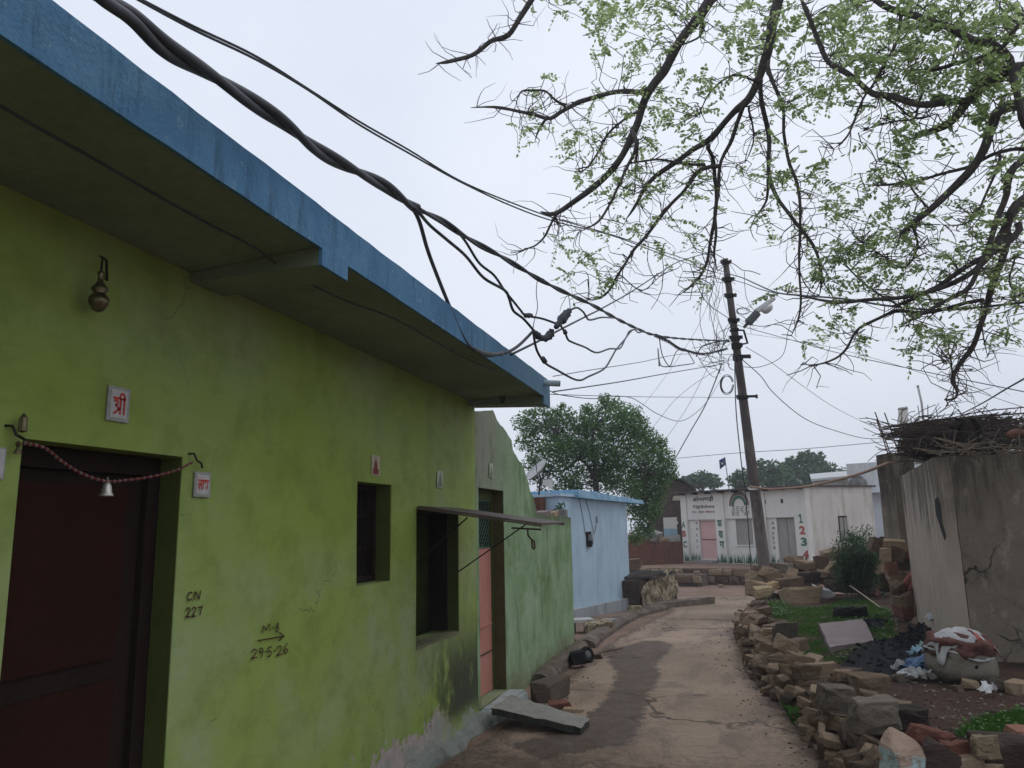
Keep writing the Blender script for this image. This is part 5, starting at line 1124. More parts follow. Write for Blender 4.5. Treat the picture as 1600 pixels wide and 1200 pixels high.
cable([(1167, 505, 16.3), (1190, 510, 16.2), (1215, 505, 16), (1235, 500, 15.6), (1262, 508, 15)], .008, 'wavy wire right of the street lamp')
def coil(cx, cy, rx, ry, r, n, label, dep=16.2):
    mb = MB(); rg = random.Random(int(cx)); 
    for k in range(n):
        a = rg.uniform(.88, 1.06); ph = rg.uniform(-.2, .2)
        mb.tube([D(cx + rx * a * math.cos(t_) + ph * 6, cy + ry * a * math.sin(t_), dep + .05 * math.sin(t_ + k)) for t_ in (2 * math.pi * i / 22 for i in range(22))], r, 5)
    return tag(mb.build('cable_coil', M_CABLE, None, True), label, 'coil')
coil(1136, 601, 10, 15, .006, 5, 'round coil of spare cable hung on the left of the pole')
coil(1161, 486, 10, 5, .006, 3, 'small flat cable coil beside the lamp neck')
coil(1146, 566, 9, 12, .007, 2, 'pair of pale loops around the pole below the lamp bracket', 16.1)
mb = MB(); rg = random.Random(88)
for k in range(30):
    a = (rg.uniform(1080, 1138), rg.uniform(520, 572)); b = (rg.uniform(1120, 1148), rg.uniform(500, 585)); m_ = ((a[0] + b[0]) / 2 + rg.uniform(-9, 5), (a[1] + b[1]) / 2 + rg.uniform(-6, 18))
    mb.tube(spline([D(*a, 16.2 + rg.uniform(-.2, .2)), D(*m_, 16.1), D(*b, 16.3)], 6), .0055, 5)
for k in range(14):
    a = (rg.uniform(1105, 1140), rg.uniform(400, 470)); b = (a[0] + rg.uniform(-14, 10), a[1] + rg.uniform(30, 80)); mb.tube(spline([D(*a, 16.2), D((a[0] + b[0]) / 2 - rg.uniform(2, 9), (a[1] + b[1]) / 2, 16.1), D(*b, 16.3)], 6), .004, 5)
for k in range(6):
    a = (1150, rg.uniform(470, 500)); b = (1175 + rg.uniform(-8, 12), rg.uniform(490, 525)); mb.tube(spline([D(*a, 16.3), D((a[0] + b[0]) / 2 + 8, (a[1] + b[1]) / 2 + rg.uniform(-15, 15), 16.2), D(*b, 16.2)], 6), .004, 5)
tag(mb.build('wire_tangle', M_CABLE, None, True), 'tangle of loose wires around the pole beside the lamp bracket', 'wires', kind='stuff')
cable([(1030, 572, 9.5), (1028, 545, 11), (1032, 570, 12), (1045, 573, 12.5), (1062, 571, 13), (1084, 568, 14)], .009, 'short thick cable end hooking under the bundle left of the pole')
cable([(1030, 528, 11.3), (1035, 555, 12), (1046, 572, 12.3), (1052, 560, 12.5), (1058, 548, 13), (1070, 545, 13.5), (1078, 555, 14), (1085, 567, 14.3)], .008, 'looped cable hanging just under the bundle left of the pole')
cable([(1088, 557, 15.2), (1094, 545, 15.4), (1104, 538, 15.8), (1138, 531, 16.4)], .013, 'stiff black cable elbow bent beside the pole')
# wire under the roof edge
P = spline([onZ(px, py, 2.665) for px, py in [(-40, 142), (60, 200), (150, 250), (250, 308), (330, 352), (400, 388), (450, 425), (540, 470), (620, 500), (720, 556), (775, 580)]], 5)
mb = MB(); mb.tube(P, .0055, 5); tag(mb.build('eave_wire', M_CABLE), 'thin wire strung along under the green soffit', 'wire')

# ------------------------------------------------------------------ flag
f0 = D(1141, 760, 36); f1 = D(1132.5, 714, 36)
t = empty('flag_pole', f0 - Vector((0, 0, 1.2)), 'small navy flag on a thin pole above the village centre roof', 'flag')
mb = MB(); mb.tube([f0 - Vector((0, 0, 1.2)), f1], .022, 6); mb.build('pole', M_CABLEG, t)
mb = MB(); ks = 8; vs = []
for i in range(ks + 1):
    for j in range(5):
        px, py = 1132.5 - 9 * i / ks + j * .35, 714.5 + 4.5 * i / ks + (11.5 + 3.0 * i / ks) * j / 4; vs.append(D(px, py, 36 + .12 * math.sin(i * 1.3 + j * .5)))
fs = [(i * 5 + j, i * 5 + j + 1, (i + 1) * 5 + j + 1, (i + 1) * 5 + j) for i in range(ks) for j in range(4)]
mb.add(vs, fs); ob = mb.build('cloth', M_FLAG, t, True, fix=False); mdf = ob.modifiers.new('thick', 'SOLIDIFY'); mdf.thickness = .006
fc = D(1128.5, 724, 35.85); mb = MB(); mb.lathe(fc, [(.035, -.004), (.055, -.004), (.055, .004), (.035, .004), (.035, -.004)], 14, Matrix((CR, Vector((0, 0, 1)), -CF)).transposed()); mb.build('emblem', M_WHITE, t)

# ------------------------------------------------------------------ leaves
def leaf_cloud(mb, rg, c, rad, n, size, droop=.35, flat=.75):
    for _ in range(n):
        while True:
            d = Vector((rg.uniform(-1, 1), rg.uniform(-1, 1), rg.uniform(-1, 1)))
            if d.length < 1: break
        d = d * (.35 + .65 * d.length); p = c + Vector((d.x, d.y, d.z * flat)) * rad
        a = Vector((rg.gauss(0, 1), rg.gauss(0, 1), rg.gauss(-droop, .7))).normalized(); b = a.cross(Vector((rg.gauss(0, 1), rg.gauss(0, 1), rg.gauss(0, 1)))).normalized()
        s = size * rg.uniform(.6, 1.35)
        mb.add([p - a * s * .5, p + b * s * .22, p + a * s * .5, p - b * s * .22], [(0, 1, 2, 3)])
def bg_tree(name, label, dep, clumps, n_per, size, leafm, forks, trunk_px, seed, group=None, rt=.16, zbase=None, flat=.75):
    rg = random.Random(seed); k = dep / F
    base = D(*trunk_px[0], dep); base.z = zg(base.y) - .1 if zbase is None else zbase
    t = empty(name, base, label, 'tree', group)
    mb = MB(); T = [base] + [D(*p, dep) for p in trunk_px[1:]]; P = spline(T, 4); n = len(P)
    mb.tube(P, [rt * (1 - .55 * i / (n - 1)) for i in range(n)], 9); mb.build('trunk', M_BARK, t, True)
    top = T[-1]; lb = MB(); cs = []
    for (px, py, r) in clumps: cs.append((D(px, py, dep + rg.uniform(-1, 1) * r * k * 1.6), r * k))
    if forks:
        for f in forks:
            Q = spline([D(x, y, dep + .1 * i) for i, (x, y) in enumerate(f)], 4); m = len(Q); lb.tube(Q, [rt * .42 * (1 - .7 * i / (m - 1)) for i in range(m)], 6)
    ends = [D(*f[-1], dep) for f in (forks or [])] + [top]
    for c, r in cs:
        e = min(ends, key=lambda q: (q - c).length); m_ = (e + c) / 2 + Vector((rg.uniform(-.2, .2), rg.uniform(-.2, .2), rg.uniform(0, .25))) * r
        lb.tube(spline([e, m_, c], 3), [rt * .2, rt * .19, rt * .17, rt * .14, rt * .11, rt * .08, rt * .05], 5)
    lb.build('limbs', M_BARK, t, True)
    mb = MB()
    for c, r in cs: leaf_cloud(mb, rg, c, r * 1.15, max(6, int(n_per * (r / (20 * k)) ** 2)), size, flat=flat)
    mb.build('crown', leafm, t, fix=False); return t
rg = random.Random(5)
CL = [(820, 660, 20), (838, 672, 22), (822, 690, 18), (860, 655, 18), (845, 640, 12), (868, 672, 22), (885, 650, 16), (900, 668, 24), (930, 650, 24), (955, 635, 20), (945, 625, 12), (970, 650, 24), (985, 668, 26), (1005, 680, 22), (990, 645, 14), (1020, 695, 22), (1034, 712, 20), (1045, 728, 15),
      (960, 672, 26), (935, 680, 24), (905, 695, 26), (870, 700, 26), (845, 705, 22), (835, 725, 18), (862, 730, 20), (885, 722, 18), (900, 742, 16), (880, 750, 16), (955, 705, 26), (985, 700, 26), (1005, 715, 26), (1025, 735, 24), (965, 730, 22), (990, 740, 26), (1010, 755, 26), (1030, 752, 20), (985, 765, 24), (1005, 780, 24), (1025, 778, 18), (960, 752, 18), (990, 795, 22), (1010, 805, 20), (1000, 825, 16), (1020, 798, 16), (1040, 745, 14), (920, 700, 18), (945, 740, 14), (900, 765, 14), (870, 765, 12), (925, 760, 10), (845, 770, 10), (915, 665, 20), (925, 735, 24), (945, 715, 24), (910, 710, 22), (950, 755, 20), (895, 760, 16), (880, 700, 24), (995, 840, 14), (1015, 830, 12), (850, 752, 14), (832, 748, 10), (868, 645, 10), (1000, 660, 14), (915, 640, 10), (878, 634, 7), (830, 645, 8), (1032, 690, 10), (1052, 742, 9)]
bg_tree('neem_tree', 'large dense green tree rising behind the pale blue house', 21.5, CL, 560, .09, M_LEAFT,
        [[(930, 752), (918, 728), (900, 712), (870, 690)], [(934, 752), (945, 722), (965, 700), (990, 680)], [(940, 735), (975, 728), (1010, 740)], [(932, 750), (925, 700), (930, 665)], [(905, 715), (880, 735), (850, 735)]], [(932, 880), (932, 790), (931, 752)], 5, rt=.13, flat=.85)
ft = [('far_tree', 'small round hazy tree between the ruined house and the flag', 52, [(1078, 752, 14), (1095, 748, 16), (1112, 752, 14), (1090, 758, 14), (1104, 745, 10), (1120, 757, 10)], [(1097, 790), (1097, 765)]),
      ('far_tree', 'feathery tree just left of the pole behind the village centre', 46, [(1148, 752, 12), (1160, 742, 13), (1155, 758, 12), (1170, 750, 12), (1175, 760, 11), (1150, 745, 8)], [(1160, 790), (1160, 762)]),
      ('far_tree', 'broad tree just right of the pole behind the village centre roof', 50, [(1190, 738, 16), (1205, 732, 16), (1190, 752, 16), (1212, 748, 18), (1230, 750, 16), (1225, 738, 14), (1186, 725, 10), (1240, 758, 12), (1200, 758, 14)], [(1210, 800), (1210, 762)]),
      ('far_tree', 'widest far tree with a domed crown behind the village centre', 56, [(1230, 732, 14), (1250, 724, 17), (1272, 724, 18), (1290, 734, 16), (1262, 738, 18), (1242, 742, 16), (1282, 748, 15), (1300, 742, 9), (1260, 713, 12), (1235, 722, 11), (1278, 714, 10), (1262, 752, 12)], [(1264, 800), (1264, 755)]),
      ('far_tree', 'low dark tree beside the white house parapet', 60, [(1315, 738, 9), (1328, 740, 9), (1322, 746, 9), (1338, 741, 8), (1332, 733, 6)], [(1325, 790), (1325, 752)])]
for i, (nm, lb, dp, cl, tr) in enumerate(ft):
    bg_tree(nm, lb, dp, cl, 420, dp * .0060, M_LEAFF, None, tr, 60 + i, 'trees far behind the village centre', .2)

# ------------------------------------------------------------------ garden plot on the right with its dry stone wall
WP = [(.02, 14.6), (-.06, 13.0), (.0, 11.2), (.10, 9.2), (.38, 7.5), (.50, 6.2), (.60, 5.35), (.72, 4.86), (1.25, 4.78), (1.9, 4.95), (2.9, 5.25), (4.2, 5.6)]
WPS = spline([Vector((x, y, 0)) for x, y in WP], 8)
def plot_z(x, y):
    b = .20 + .035 * mnoise.noise(Vector((x * 1.4, y * 1.4, 2))) + .012 * mnoise.noise(Vector((x * 7, y * 7, 2)))
    if y > 16.2: b -= min(.8, (y - 16.2) * .5)
    return b
def wall_x(y): return lerp_path([(p[0], p[1]) for p in WP[:8]][::-1], y)
mb = MB(); ys = [4.9 + .16 * i for i in range(85)]; NXP = 44
for y in ys:
    a = wall_x(min(14.6, y)) + .22; a = max(a, .85) if y < 5.2 else a
    for i in range(NXP + 1):
        x = a + (9 - a) * (i / NXP) ** 1.5; mb.v.append(Vector((x, y, plot_z(x, y) if i else -.6)))
K = NXP + 1; mb.f = [[j * K + i, j * K + i + 1, (j + 1) * K + i + 1, (j + 1) * K + i] for j in range(len(ys) - 1) for i in range(NXP)]; mb.m = [0] * len(mb.f)
setting(mb.build('garden_soil', M_SOIL, None, True, fix=False))
# the wall itself
rg = random.Random(101); mb = MB()
for course in range(4):
    s = rg.uniform(0, .1); L = [0]
    for a, b in zip(WPS, WPS[1:]): L.append(L[-1] + (b - a).length)
    while s < L[-1] - .1:
        l = rg.uniform(.09, .27); h = rg.uniform(.08, .17); c_ = s + l / 2
        i = next((k for k in range(len(L) - 1) if L[k] <= c_ <= L[k + 1]), len(L) - 2); t_ = (c_ - L[i]) / (L[i + 1] - L[i])
        p = WPS[i].lerp(WPS[i + 1], t_); tg = (WPS[i + 1] - WPS[i]).normalized(); n_ = Vector((-tg.y, tg.x, 0)); n_ = -n_ if n_.dot(Vector((1, 1.5, 0))) < 0 else n_
        far = p.y > 11
        z = zg(p.y) - .02 + .105 * course + h * .45
        if course < 3:
            dpt = rg.uniform(.2, .34); put_rock(mb, rg, p + n_ * (dpt * .4 + .035 * course + rg.uniform(-.03, .03)) + Vector((0, 0, z)), l * 1.12, dpt, h * 1.15, math.atan2(tg.y, tg.x) + rg.uniform(-.5, .5), .45, 0, rg.randint(3, 7), 1 if p.y > 8 else 2)
            if rg.random() < .6: put_rock(mb, rg, p - n_ * rg.uniform(.0, .05) + Vector((0, 0, z + rg.uniform(-.04, .04))), l * .5, .12, h * .6, rg.uniform(0, 3), .5)
        if course >= 2 and rg.random() < (.95 if course == 2 else .3):
            put_rock(mb, rg, p + n_ * (.34 + rg.uniform(-.06, .12)) + Vector((0, 0, z + rg.uniform(-.01, .03))), l * 1.2, rg.uniform(.16, .3), h, rg.uniform(0, 3.1), .25)
        s += l * .92
tag(mb.build('dry_stone_wall', M_ROCKW, fix=True), 'low dry stone wall of brown rubble along the right edge of the lane', 'wall')

CAMX = Matrix((CR, CF, Vector((0, 0, 1)))).transposed()
def rk(x0, y0, x1, y1, dep, label, m=None, group=None, seed=1, thick=.8, rz=0.0, tilt=.08, cut=5, name='loose_stone', cat='stone', roll=0.0, flat=1.0):
    l = (x1 - x0) * dep / F; h = (y1 - y0) * dep / F * flat; c = D((x0 + x1) / 2, (y0 + y1) / 2, dep)
    r = random.Random(seed); vs, fs = rock_geo(r, l * 1.15, l * thick, h * 1.12, cut, .03, 3 if dep < 9 else 1)
    M = CAMX @ Matrix.Rotation(roll, 3, 'Y') @ rotz(rz) @ Matrix.Rotation(r.uniform(-tilt, tilt), 3, 'X') @ Matrix.Rotation(r.uniform(-tilt, tilt), 3, 'Y')
    mb = MB(); mb.add([c + M @ p for p in vs], fs); return tag(mb.build(name, m or M_ROCK), label, cat, group)
M_GREYR = m_rock('grey_sandstone', (.10, .082, .065), (.16, .132, .105), (.24, .2, .16))
M_DARKR = m_rock('dark_brown_rock', (.04, .03, .025), (.07, .05, .04), (.10, .075, .06))
M_REDR = m_rock('reddish_rock', (.17, .07, .05), (.24, .105, .075), (.32, .16, .11))
NP = NB('rock_with_pale_blue_paint'); v = NP.obj(); f = NP.noise(v, 4, 6, .7); g_ = NP.noise(NP.scale(v, (2, 2, 8)), 3, 6)
nx = NP.sep(NP.n('ShaderNodeNewGeometry').outputs['True Normal'])[2]
cc = NP.ramp(g_, [(.3, (.22, .15, .11)), (.7, (.38, .28, .21))]); pm = NP.ma('MULTIPLY', NP.sm(f, .40, .5), NP.sm(nx, .45, .2))
M_PAINTROCK = NP.done(NP.mix(pm, cc, NP.ramp(f, [(.4, (.22, .32, .31)), (.6, (.48, .60, .60))])), .9, g_, .6, .03)
def hull_rock(name, front, dep, thick, label, m, seed, fine=4):
    bm = bmesh.new(); r = random.Random(seed)
    for x, y, dz in front:
        bm.verts.new(D(x, y, dep + dz)); q = D(x + r.uniform(-4, 8), y + r.uniform(2, 14), dep + dz + thick * r.uniform(.7, 1.1)); bm.verts.new(q)
    g = bmesh.ops.convex_hull(bm, input=bm.verts); bmesh.ops.delete(bm, geom=[e for e in g['geom_interior'] if isinstance(e, bmesh.types.BMVert)], context='VERTS')
    bmesh.ops.bevel(bm, geom=list(bm.edges), offset=.008, segments=1, affect='EDGES'); bmesh.ops.triangulate(bm, faces=bm.faces); bmesh.ops.subdivide_edges(bm, edges=bm.edges, cuts=fine, use_grid_fill=True); bmesh.ops.recalc_face_normals(bm, faces=bm.faces)
    for v in bm.verts: v.co += Vector((mnoise.noise(v.co * 7), mnoise.noise(v.co * 7 + Vector((9, 0, 0))), mnoise.noise(v.co * 7 + Vector((0, 9, 0))))) * .014 + Vector((0, 0, mnoise.noise(Vector((v.co.x * 4, v.co.y * 4, v.co.z * 40))))) * .007
    bm.verts.index_update(); mb = MB(); mb.add([v.co.copy() for v in bm.verts], [tuple(v.index for v in f.verts) for f in bm.faces]); bm.free()
    return tag(mb.build(name, m), label, 'boulder')
hull_rock('boulder', [(1374, 1230, .0), (1375, 1160, .05), (1381, 1142, .1), (1390, 1133, .12), (1402, 1140, .08), (1432, 1160, .02), (1456, 1188, -.02), (1468, 1230, .02), (1400, 1175, -.1), (1415, 1230, -.12)], 4.15, .28, 'pointed boulder with pale blue paint on its side at the wall corner', M_PAINTROCK, 41)
rk(1418, 1136, 1484, 1186, 4.45, 'reddish striped rock right behind the blue painted boulder', M_REDR, seed=42, rz=.3, roll=.2)
rk(1440, 1166, 1490, 1212, 4.15, 'dark wedge rock between the blue painted boulder and the reddish lump', M_DARKR, seed=43, roll=.5)
rk(1478, 1160, 1520, 1212, 4.25, 'small reddish lump rock beside yellowish leaves at the bottom edge', M_REDR, seed=44)
rk(1524, 1150, 1640, 1215, 4.3, 'long dark slab rock with a pale end in the bottom right corner', M_DARKR, seed=45, thick=.5, rz=-.1, cut=3)
rk(1521, 1150, 1556, 1182, 4.18, 'pale tan block at the left end of the dark slab rock', m_rock('tan_rock', (.24, .19, .12), (.30, .24, .16), (.36, .3, .2)), seed=46)
rk(1573, 1138, 1630, 1160, 4.6, 'flat reddish stone above the dark slab rock at the right edge', M_REDR, seed=47)
rk(1282, 1070, 1336, 1109, 5.5, 'grey rounded block on top of the dry stone wall', M_GREYR, seed=48)
rk(1329, 1094, 1394, 1142, 5.0, 'grey squared block with a pale broken edge on the wall near the painted boulder', M_GREYR, seed=50, cut=2)
rk(1358, 1090, 1408, 1120, 5.4, 'flat grey stone lying just behind the squared block', M_GREYR, seed=51, flat=.8)
rk(1394, 1104, 1446, 1142, 5.0, 'black faced rock on the soil right of the squared block', M_DARKR, seed=52)
rk(1304, 1047, 1332, 1064, 6.2, 'small smooth rounded tan stone on the wall top', seed=53, cut=9)
rk(1332, 1053, 1386, 1086, 6.0, 'brown wavy topped stone on the soil behind the wall top', seed=54)
rk(1264, 1036, 1306, 1052, 6.6, 'long thin brown slab lying across the wall top', seed=55, thick=.5)
rk(1240, 1038, 1278, 1060, 6.6, 'cracked tan block under the long thin slab on the wall', seed=56)
rk(1212, 972, 1244, 996, 8.6, 'grey upright slab leaning on the grass side of the wall', M_GREYR, seed=57, thick=.4)
rk(1212, 997, 1245, 1022, 7.8, 'pointed brown stone set on the wall beside the grass', seed=58, roll=.5)
rk(1228, 1022, 1268, 1040, 7.2, 'layered brown stone sloping down on the wall top', seed=59, roll=.25)
rk(1163, 955, 1182, 972, 11.6, 'jagged stone near the far end of the wall', seed=60); rk(1181, 968, 1208, 980, 10.4, 'pale flat stone tilted on the far part of the wall', seed=61, roll=.3)
rk(1190, 982, 1208, 1000, 9.3, 'round ended pale stone in the middle of the wall', seed=62, cut=9)
# rubble row around the pole foot
heap = [(1197, 878, 1239, 897, 14.6, 'long grey brown block first right of the pole in the rubble row', M_GREYR), (1236, 876, 1276, 893, 14.6, 'brown block with a rusty top beside the long grey block', None), (1227, 869, 1252, 880, 14.9, 'thin stone lying on top of the rubble row by the grey door', None),
        (1274, 868, 1293, 891, 14.4, 'tall narrow brown block standing in the rubble row', None), (1284, 859, 1313, 874, 14.7, 'pale topped slab highest in the rubble row', None), (1294, 878, 1322, 907, 14.0, 'tan slab leaning diagonally before the bush', None), (1278, 890, 1293, 903, 14.2, 'small squared brown stone under the tall narrow block', None),
        (1165, 897, 1190, 910, 15.0, 'squared stone left of the pole foot', None), (1168, 907, 1196, 933, 14.2, 'tall block with a lit top below the squared stone left of the pole', None), (1195, 909, 1218, 921, 14.0, 'ochre topped stone right in front of the pole foot', m_rock('ochre_rock', (.36, .25, .13), (.42, .3, .17), (.48, .36, .2))), (1178, 917, 1206, 934, 13.7, 'ochre wedge stone left of the big split block', m_rock('ochre_rock', (.30, .2, .10), (.38, .27, .15), (.44, .33, .2))),
        (1214, 903, 1251, 920, 14.1, 'curved layered brown stone behind the big split block', None), (1222, 917, 1280, 952, 13.2, 'big split block with an ochre top on the grass', m_rock('split_block', (.15, .105, .07), (.22, .16, .105), (.30, .22, .14))), (1288, 904, 1332, 928, 13.6, 'dark long block at the foot of the bush', M_DARKR),
        (1197, 892, 1220, 910, 14.4, 'brown stone wedged against the right side of the pole', None), (1219, 896, 1252, 906, 14.4, 'flat brown stone under the long grey block', None), (1250, 894, 1278, 912, 14.2, 'blackened stone in the middle of the rubble row', M_DARKR), (1252, 884, 1280, 898, 14.7, 'brown stone below the rusty topped block', None), (1215, 884, 1228, 900, 14.9, 'small stone filling the rubble row', None)]
for i, (x0, y0, x1, y1, dp, lb, m_) in enumerate(heap):
    r_ = random.Random(200 + i); rk(x0, y0, x1, y1, dp, lb, m_, 'stones of the rubble row at the pole', 200 + i, .9, r_.uniform(-.3, .3), .15, roll=(-.75 if 'diagonally' in lb else r_.uniform(-.12, .12)), name='rubble_stone')
rg = random.Random(71)
for i in range(26):          # fill below and behind the row so that it stands on the ground
    x = rg.uniform(1175, 1335); dp = rg.uniform(14.3, 15.6); s = rg.uniform(18, 34)
    y = rg.uniform(893, 908)
    rk(x - s / 2, y - s * .35, x + s / 2, y + s * .35, dp, 'brown filler stone in the lower layers of the rubble row by the pole', None, 'filler stones of the rubble row', 300 + i, .9, rg.uniform(0, 3), .4, name='rubble_stone')
mb = MB(); P = [D(x, y, 13.1) for x, y in ((1272, 917), (1284, 922), (1297, 925), (1306, 931), (1294, 934), (1280, 933), (1276, 926))]
mb.prism(P, CF * .1 + Vector((0, 0, .05))); o = mb.build('plastic_sheet', M_SACKW); rough_mesh(o, .02, 9); tag(o, 'crumpled white plastic scrap right of the big split block', 'plastic')
# rubble stack against the shed
stack = []
rg = random.Random(72)
rows = [(852, 1360, 1402), (866, 1372, 1416), (886, 1382, 1420), (902, 1384, 1430), (920, 1388, 1438), (940, 1394, 1440), (958, 1396, 1442), (976, 1400, 1444), (996, 1404, 1446)]
ks = 0
for r_, (y, xa, xb) in enumerate(rows):
    x = xa + rg.uniform(0, 6)
    while x < xb:
        wd = rg.uniform(17, 31); dp = 10.95 - r_ * .09 + rg.uniform(-.1, .1)
        mt = rg.choice([None, None, None, M_REDR, M_GREYR])
        rk(x, y - rg.uniform(9, 13), x + wd, y + rg.uniform(9, 12), dp, 'reddish brown stone in the tall rubble stack against the concrete shed' if mt is not M_GREYR else 'pale grey stone in the tall rubble stack against the concrete shed', mt, 'stones of the tall rubble stack', 400 + ks, .9, rg.uniform(-.5, .5), .25, name='stacked_stone', roll=rg.uniform(-.2, .2)); ks += 1
        x += wd * .93
for i in range(22):
    x = rg.uniform(1350, 1405); y = rg.uniform(862, 955); s = rg.uniform(18, 30)
    rk(x - s / 2, y - s * .4, x + s / 2, y + s * .4, 14.0 + rg.uniform(-.4, .5), 'brown stone in the rear part of the tall rubble stack behind the bush', rg.choice([None, None, M_DARKR, M_REDR]), 'rear stones of the tall rubble stack', 700 + i, .9, rg.uniform(-1, 1), .3, name='stacked_stone', roll=rg.uniform(-.3, .3))
rk(1375, 838, 1402, 864, 12.3, 'dark round topped rock crowning the tall rubble stack', M_DARKR, seed=480, cut=8)
mb = MB()
P = spline([D(x, y, d) for x, y, d in ((1408, 925, 10.6), (1420, 905, 10.55), (1438, 886, 10.6))], 6); mb.tube(P, [.05] * len(P), 7); mb.tube([p + Vector((.06, -.03, -.03)) for p in P], [.035] * len(P), 7); tag(mb.build('rust_cloth', mat('rust_red_cloth', (.22, .07, .05), (.32, .12, .09), 12, .9, .4)), 'rust red rolled cloth hanging over the tall rubble stack', 'cloth')
# stone slab on the grass
q = [onZ(1280, 974, .26), onZ(1350, 967, .26), onZ(1366, 1001, .27), onZ(1296, 1011, .27)]
mb = MB(); mb.hexa([p - Vector((0, 0, .07)) for p in (q[3], q[2], q[1], q[0])], [q[3], q[2], q[1], q[0]]); o = mb.build('slate_slab', M_SLAB)
bm = bmesh.new(); bm.from_mesh(o.data); bmesh.ops.subdivide_edges(bm, edges=bm.edges, cuts=5, use_grid_fill=True); bm.to_mesh(o.data); bm.free(); rough_mesh(o, .012, 8); tag(o, 'flat purple grey stone slab lying on the grass', 'slab')
rk(1306, 948, 1335, 968, 10.9, 'black charred lump behind the purple grey slab', M_COAL, seed=510, name='charred_lump', cat='lump'); rk(1330, 948, 1356, 964, 10.8, 'second black charred lump nearer the rubble stack', M_COAL, seed=511, name='charred_lump', cat='lump')
mb = MB(); mb.tube([D(1328, 915, 13), D(1352, 932, 12.4), D(1375, 949, 11.8)], .012, 5); tag(mb.build('dry_stick', mat('pale_dry_stick', (.3, .25, .17), (.4, .34, .24), 9, .9)), 'pale dry stick lying from the bush to the rubble stack', 'stick')

# cinder heap
def heap_mesh(name, pts, hgt, m, label, cat, chips, seed, chipm=None):
    rg = random.Random(seed); mb = MB(); n = 26; rings = 9
    base = [onZ(x, y, .2) for x, y in pts]; base = spline(base + [base[0]], 4)[:-1]; n = len(base); c = sum(base, Vector()) / n
    for k in range(rings + 1):
        t = k / rings
        for p in base:
            q = p.lerp(c, t); q.z = plot_z(q.x, q.y) - .02 + hgt * (1 - (1 - t) ** 2) * (.75 + .5 * mnoise.noise(q * 2.2)) + .03 * mnoise.noise(q * 9); mb.v.append(q)
    mb.f = [[k * n + i, k * n + (i + 1) % n, (k + 1) * n + (i + 1) % n, (k + 1) * n + i] for k in range(rings) for i in range(n)]; mb.m = [0] * len(mb.f)
    N0 = len(mb.v)
    for _ in range(chips):
        p = mb.v[rg.randrange(N0)] + Vector((rg.uniform(-.06, .06), rg.uniform(-.06, .06), .005)); put_rock(mb, rg, p, rg.uniform(.02, .06), rg.uniform(.02, .05), rg.uniform(.015, .035), rg.uniform(0, 3), .6, 0, 2)
    return tag(mb.build(name, m, fix=False), label, cat)
heap_mesh('cinder_heap', [(1296, 1040), (1330, 1024), (1370, 1020), (1400, 1004), (1440, 984), (1468, 966), (1490, 985), (1480, 1020), (1450, 1040), (1405, 1052), (1350, 1056)], .17, M_COAL, 'low spread heap of black cinders beside the sack', 'heap', 420, 3)
heap_mesh('cinder_heap', [(1338, 972), (1360, 962), (1385, 966), (1392, 980), (1372, 990), (1350, 986)], .07, M_COAL, 'small dark cinder patch behind the purple grey slab', 'heap', 120, 4)

# ------------------------------------------------------------------ concrete shed with the brushwood pile
SC0 = D(1497, 1028, 7.46)
dl_ = ROT @ Vector((456, 0, -1221)); dl_.z = 0; dl_.normalize()
dr_ = Vector((dl_.y, -dl_.x, 0)); dr_ = dr_ if dr_.dot(CR) > 0 else -dr_
fs2 = lambda a, b, z: Vector((SC0.x, SC0.y, 0)) + dl_ * a + dr_ * b + Vector((0, 0, z))
shed = empty('concrete_shed', fs2(1.6, 1.5, .15), 'grey cracked concrete shed with brushwood on its roof at the right edge', 'shed')
ZT = 2.17
def face_grid(mb, fr, a0, a1, z0, ztop, nA, nZ, jit, rg):
    vs = []
    for j in range(nZ + 1):
        for i in range(nA + 1):
            s = i / nA; top = ztop(s); vs.append(fr(a0 + (a1 - a0) * s, rg.uniform(-jit, jit), z0 + (top - z0) * j / nZ))
    k = nA + 1; mb.add(vs, [(j * k + i, j * k + i + 1, (j + 1) * k + i + 1, (j + 1) * k + i) for j in range(nZ) for i in range(nA)])
rg = random.Random(17)
mb = MB(); jt = [rg.uniform(-.008, .008) for _ in range(60)]
ztl = lambda s: ZT - .01 + jt[int(s * 20)] - (.035 * s)
mb.hexa([fs2(0, .14, -.1), fs2(0, 4.5, -.1), fs2(.14, 4.5, -.1), fs2(.14, .14, -.1)], [fs2(0, .14, ZT + .01), fs2(0, 4.5, ZT - .10), fs2(.14, 4.5, ZT - .10), fs2(.14, .14, ZT + .01)])
mb.build('front_wall', M_CONC, shed); mb = MB(); mb.hexa([fs2(3.2, .14, -.1), fs2(3.06, .14, -.1), fs2(3.06, 4.5, -.1), fs2(3.2, 4.5, -.1)][::-1], [fs2(3.2, .14, ZT), fs2(3.06, .14, ZT), fs2(3.06, 4.5, ZT), fs2(3.2, 4.5, ZT)][::-1])
mb.build('rear_wall', M_CONC, shed)
mb = MB(); mb.hexa([fs2(-.004, -.004, -.1), fs2(-.004, .137, -.1), fs2(3.2, .137, -.1), fs2(3.2, -.004, -.1)], [fs2(-.004, -.004, ZT), fs2(-.004, .137, ZT), fs2(3.2, .137, ZT - .02), fs2(3.2, -.004, ZT - .02)])
o = mb.build('side_wall', M_BUTT, shed); bm = bmesh.new(); bm.from_mesh(o.data); bmesh.ops.subdivide_edges(bm, edges=bm.edges, cuts=11, use_grid_fill=True); bm.to_mesh(o.data); bm.free(); rough_mesh(o, .012, 3)
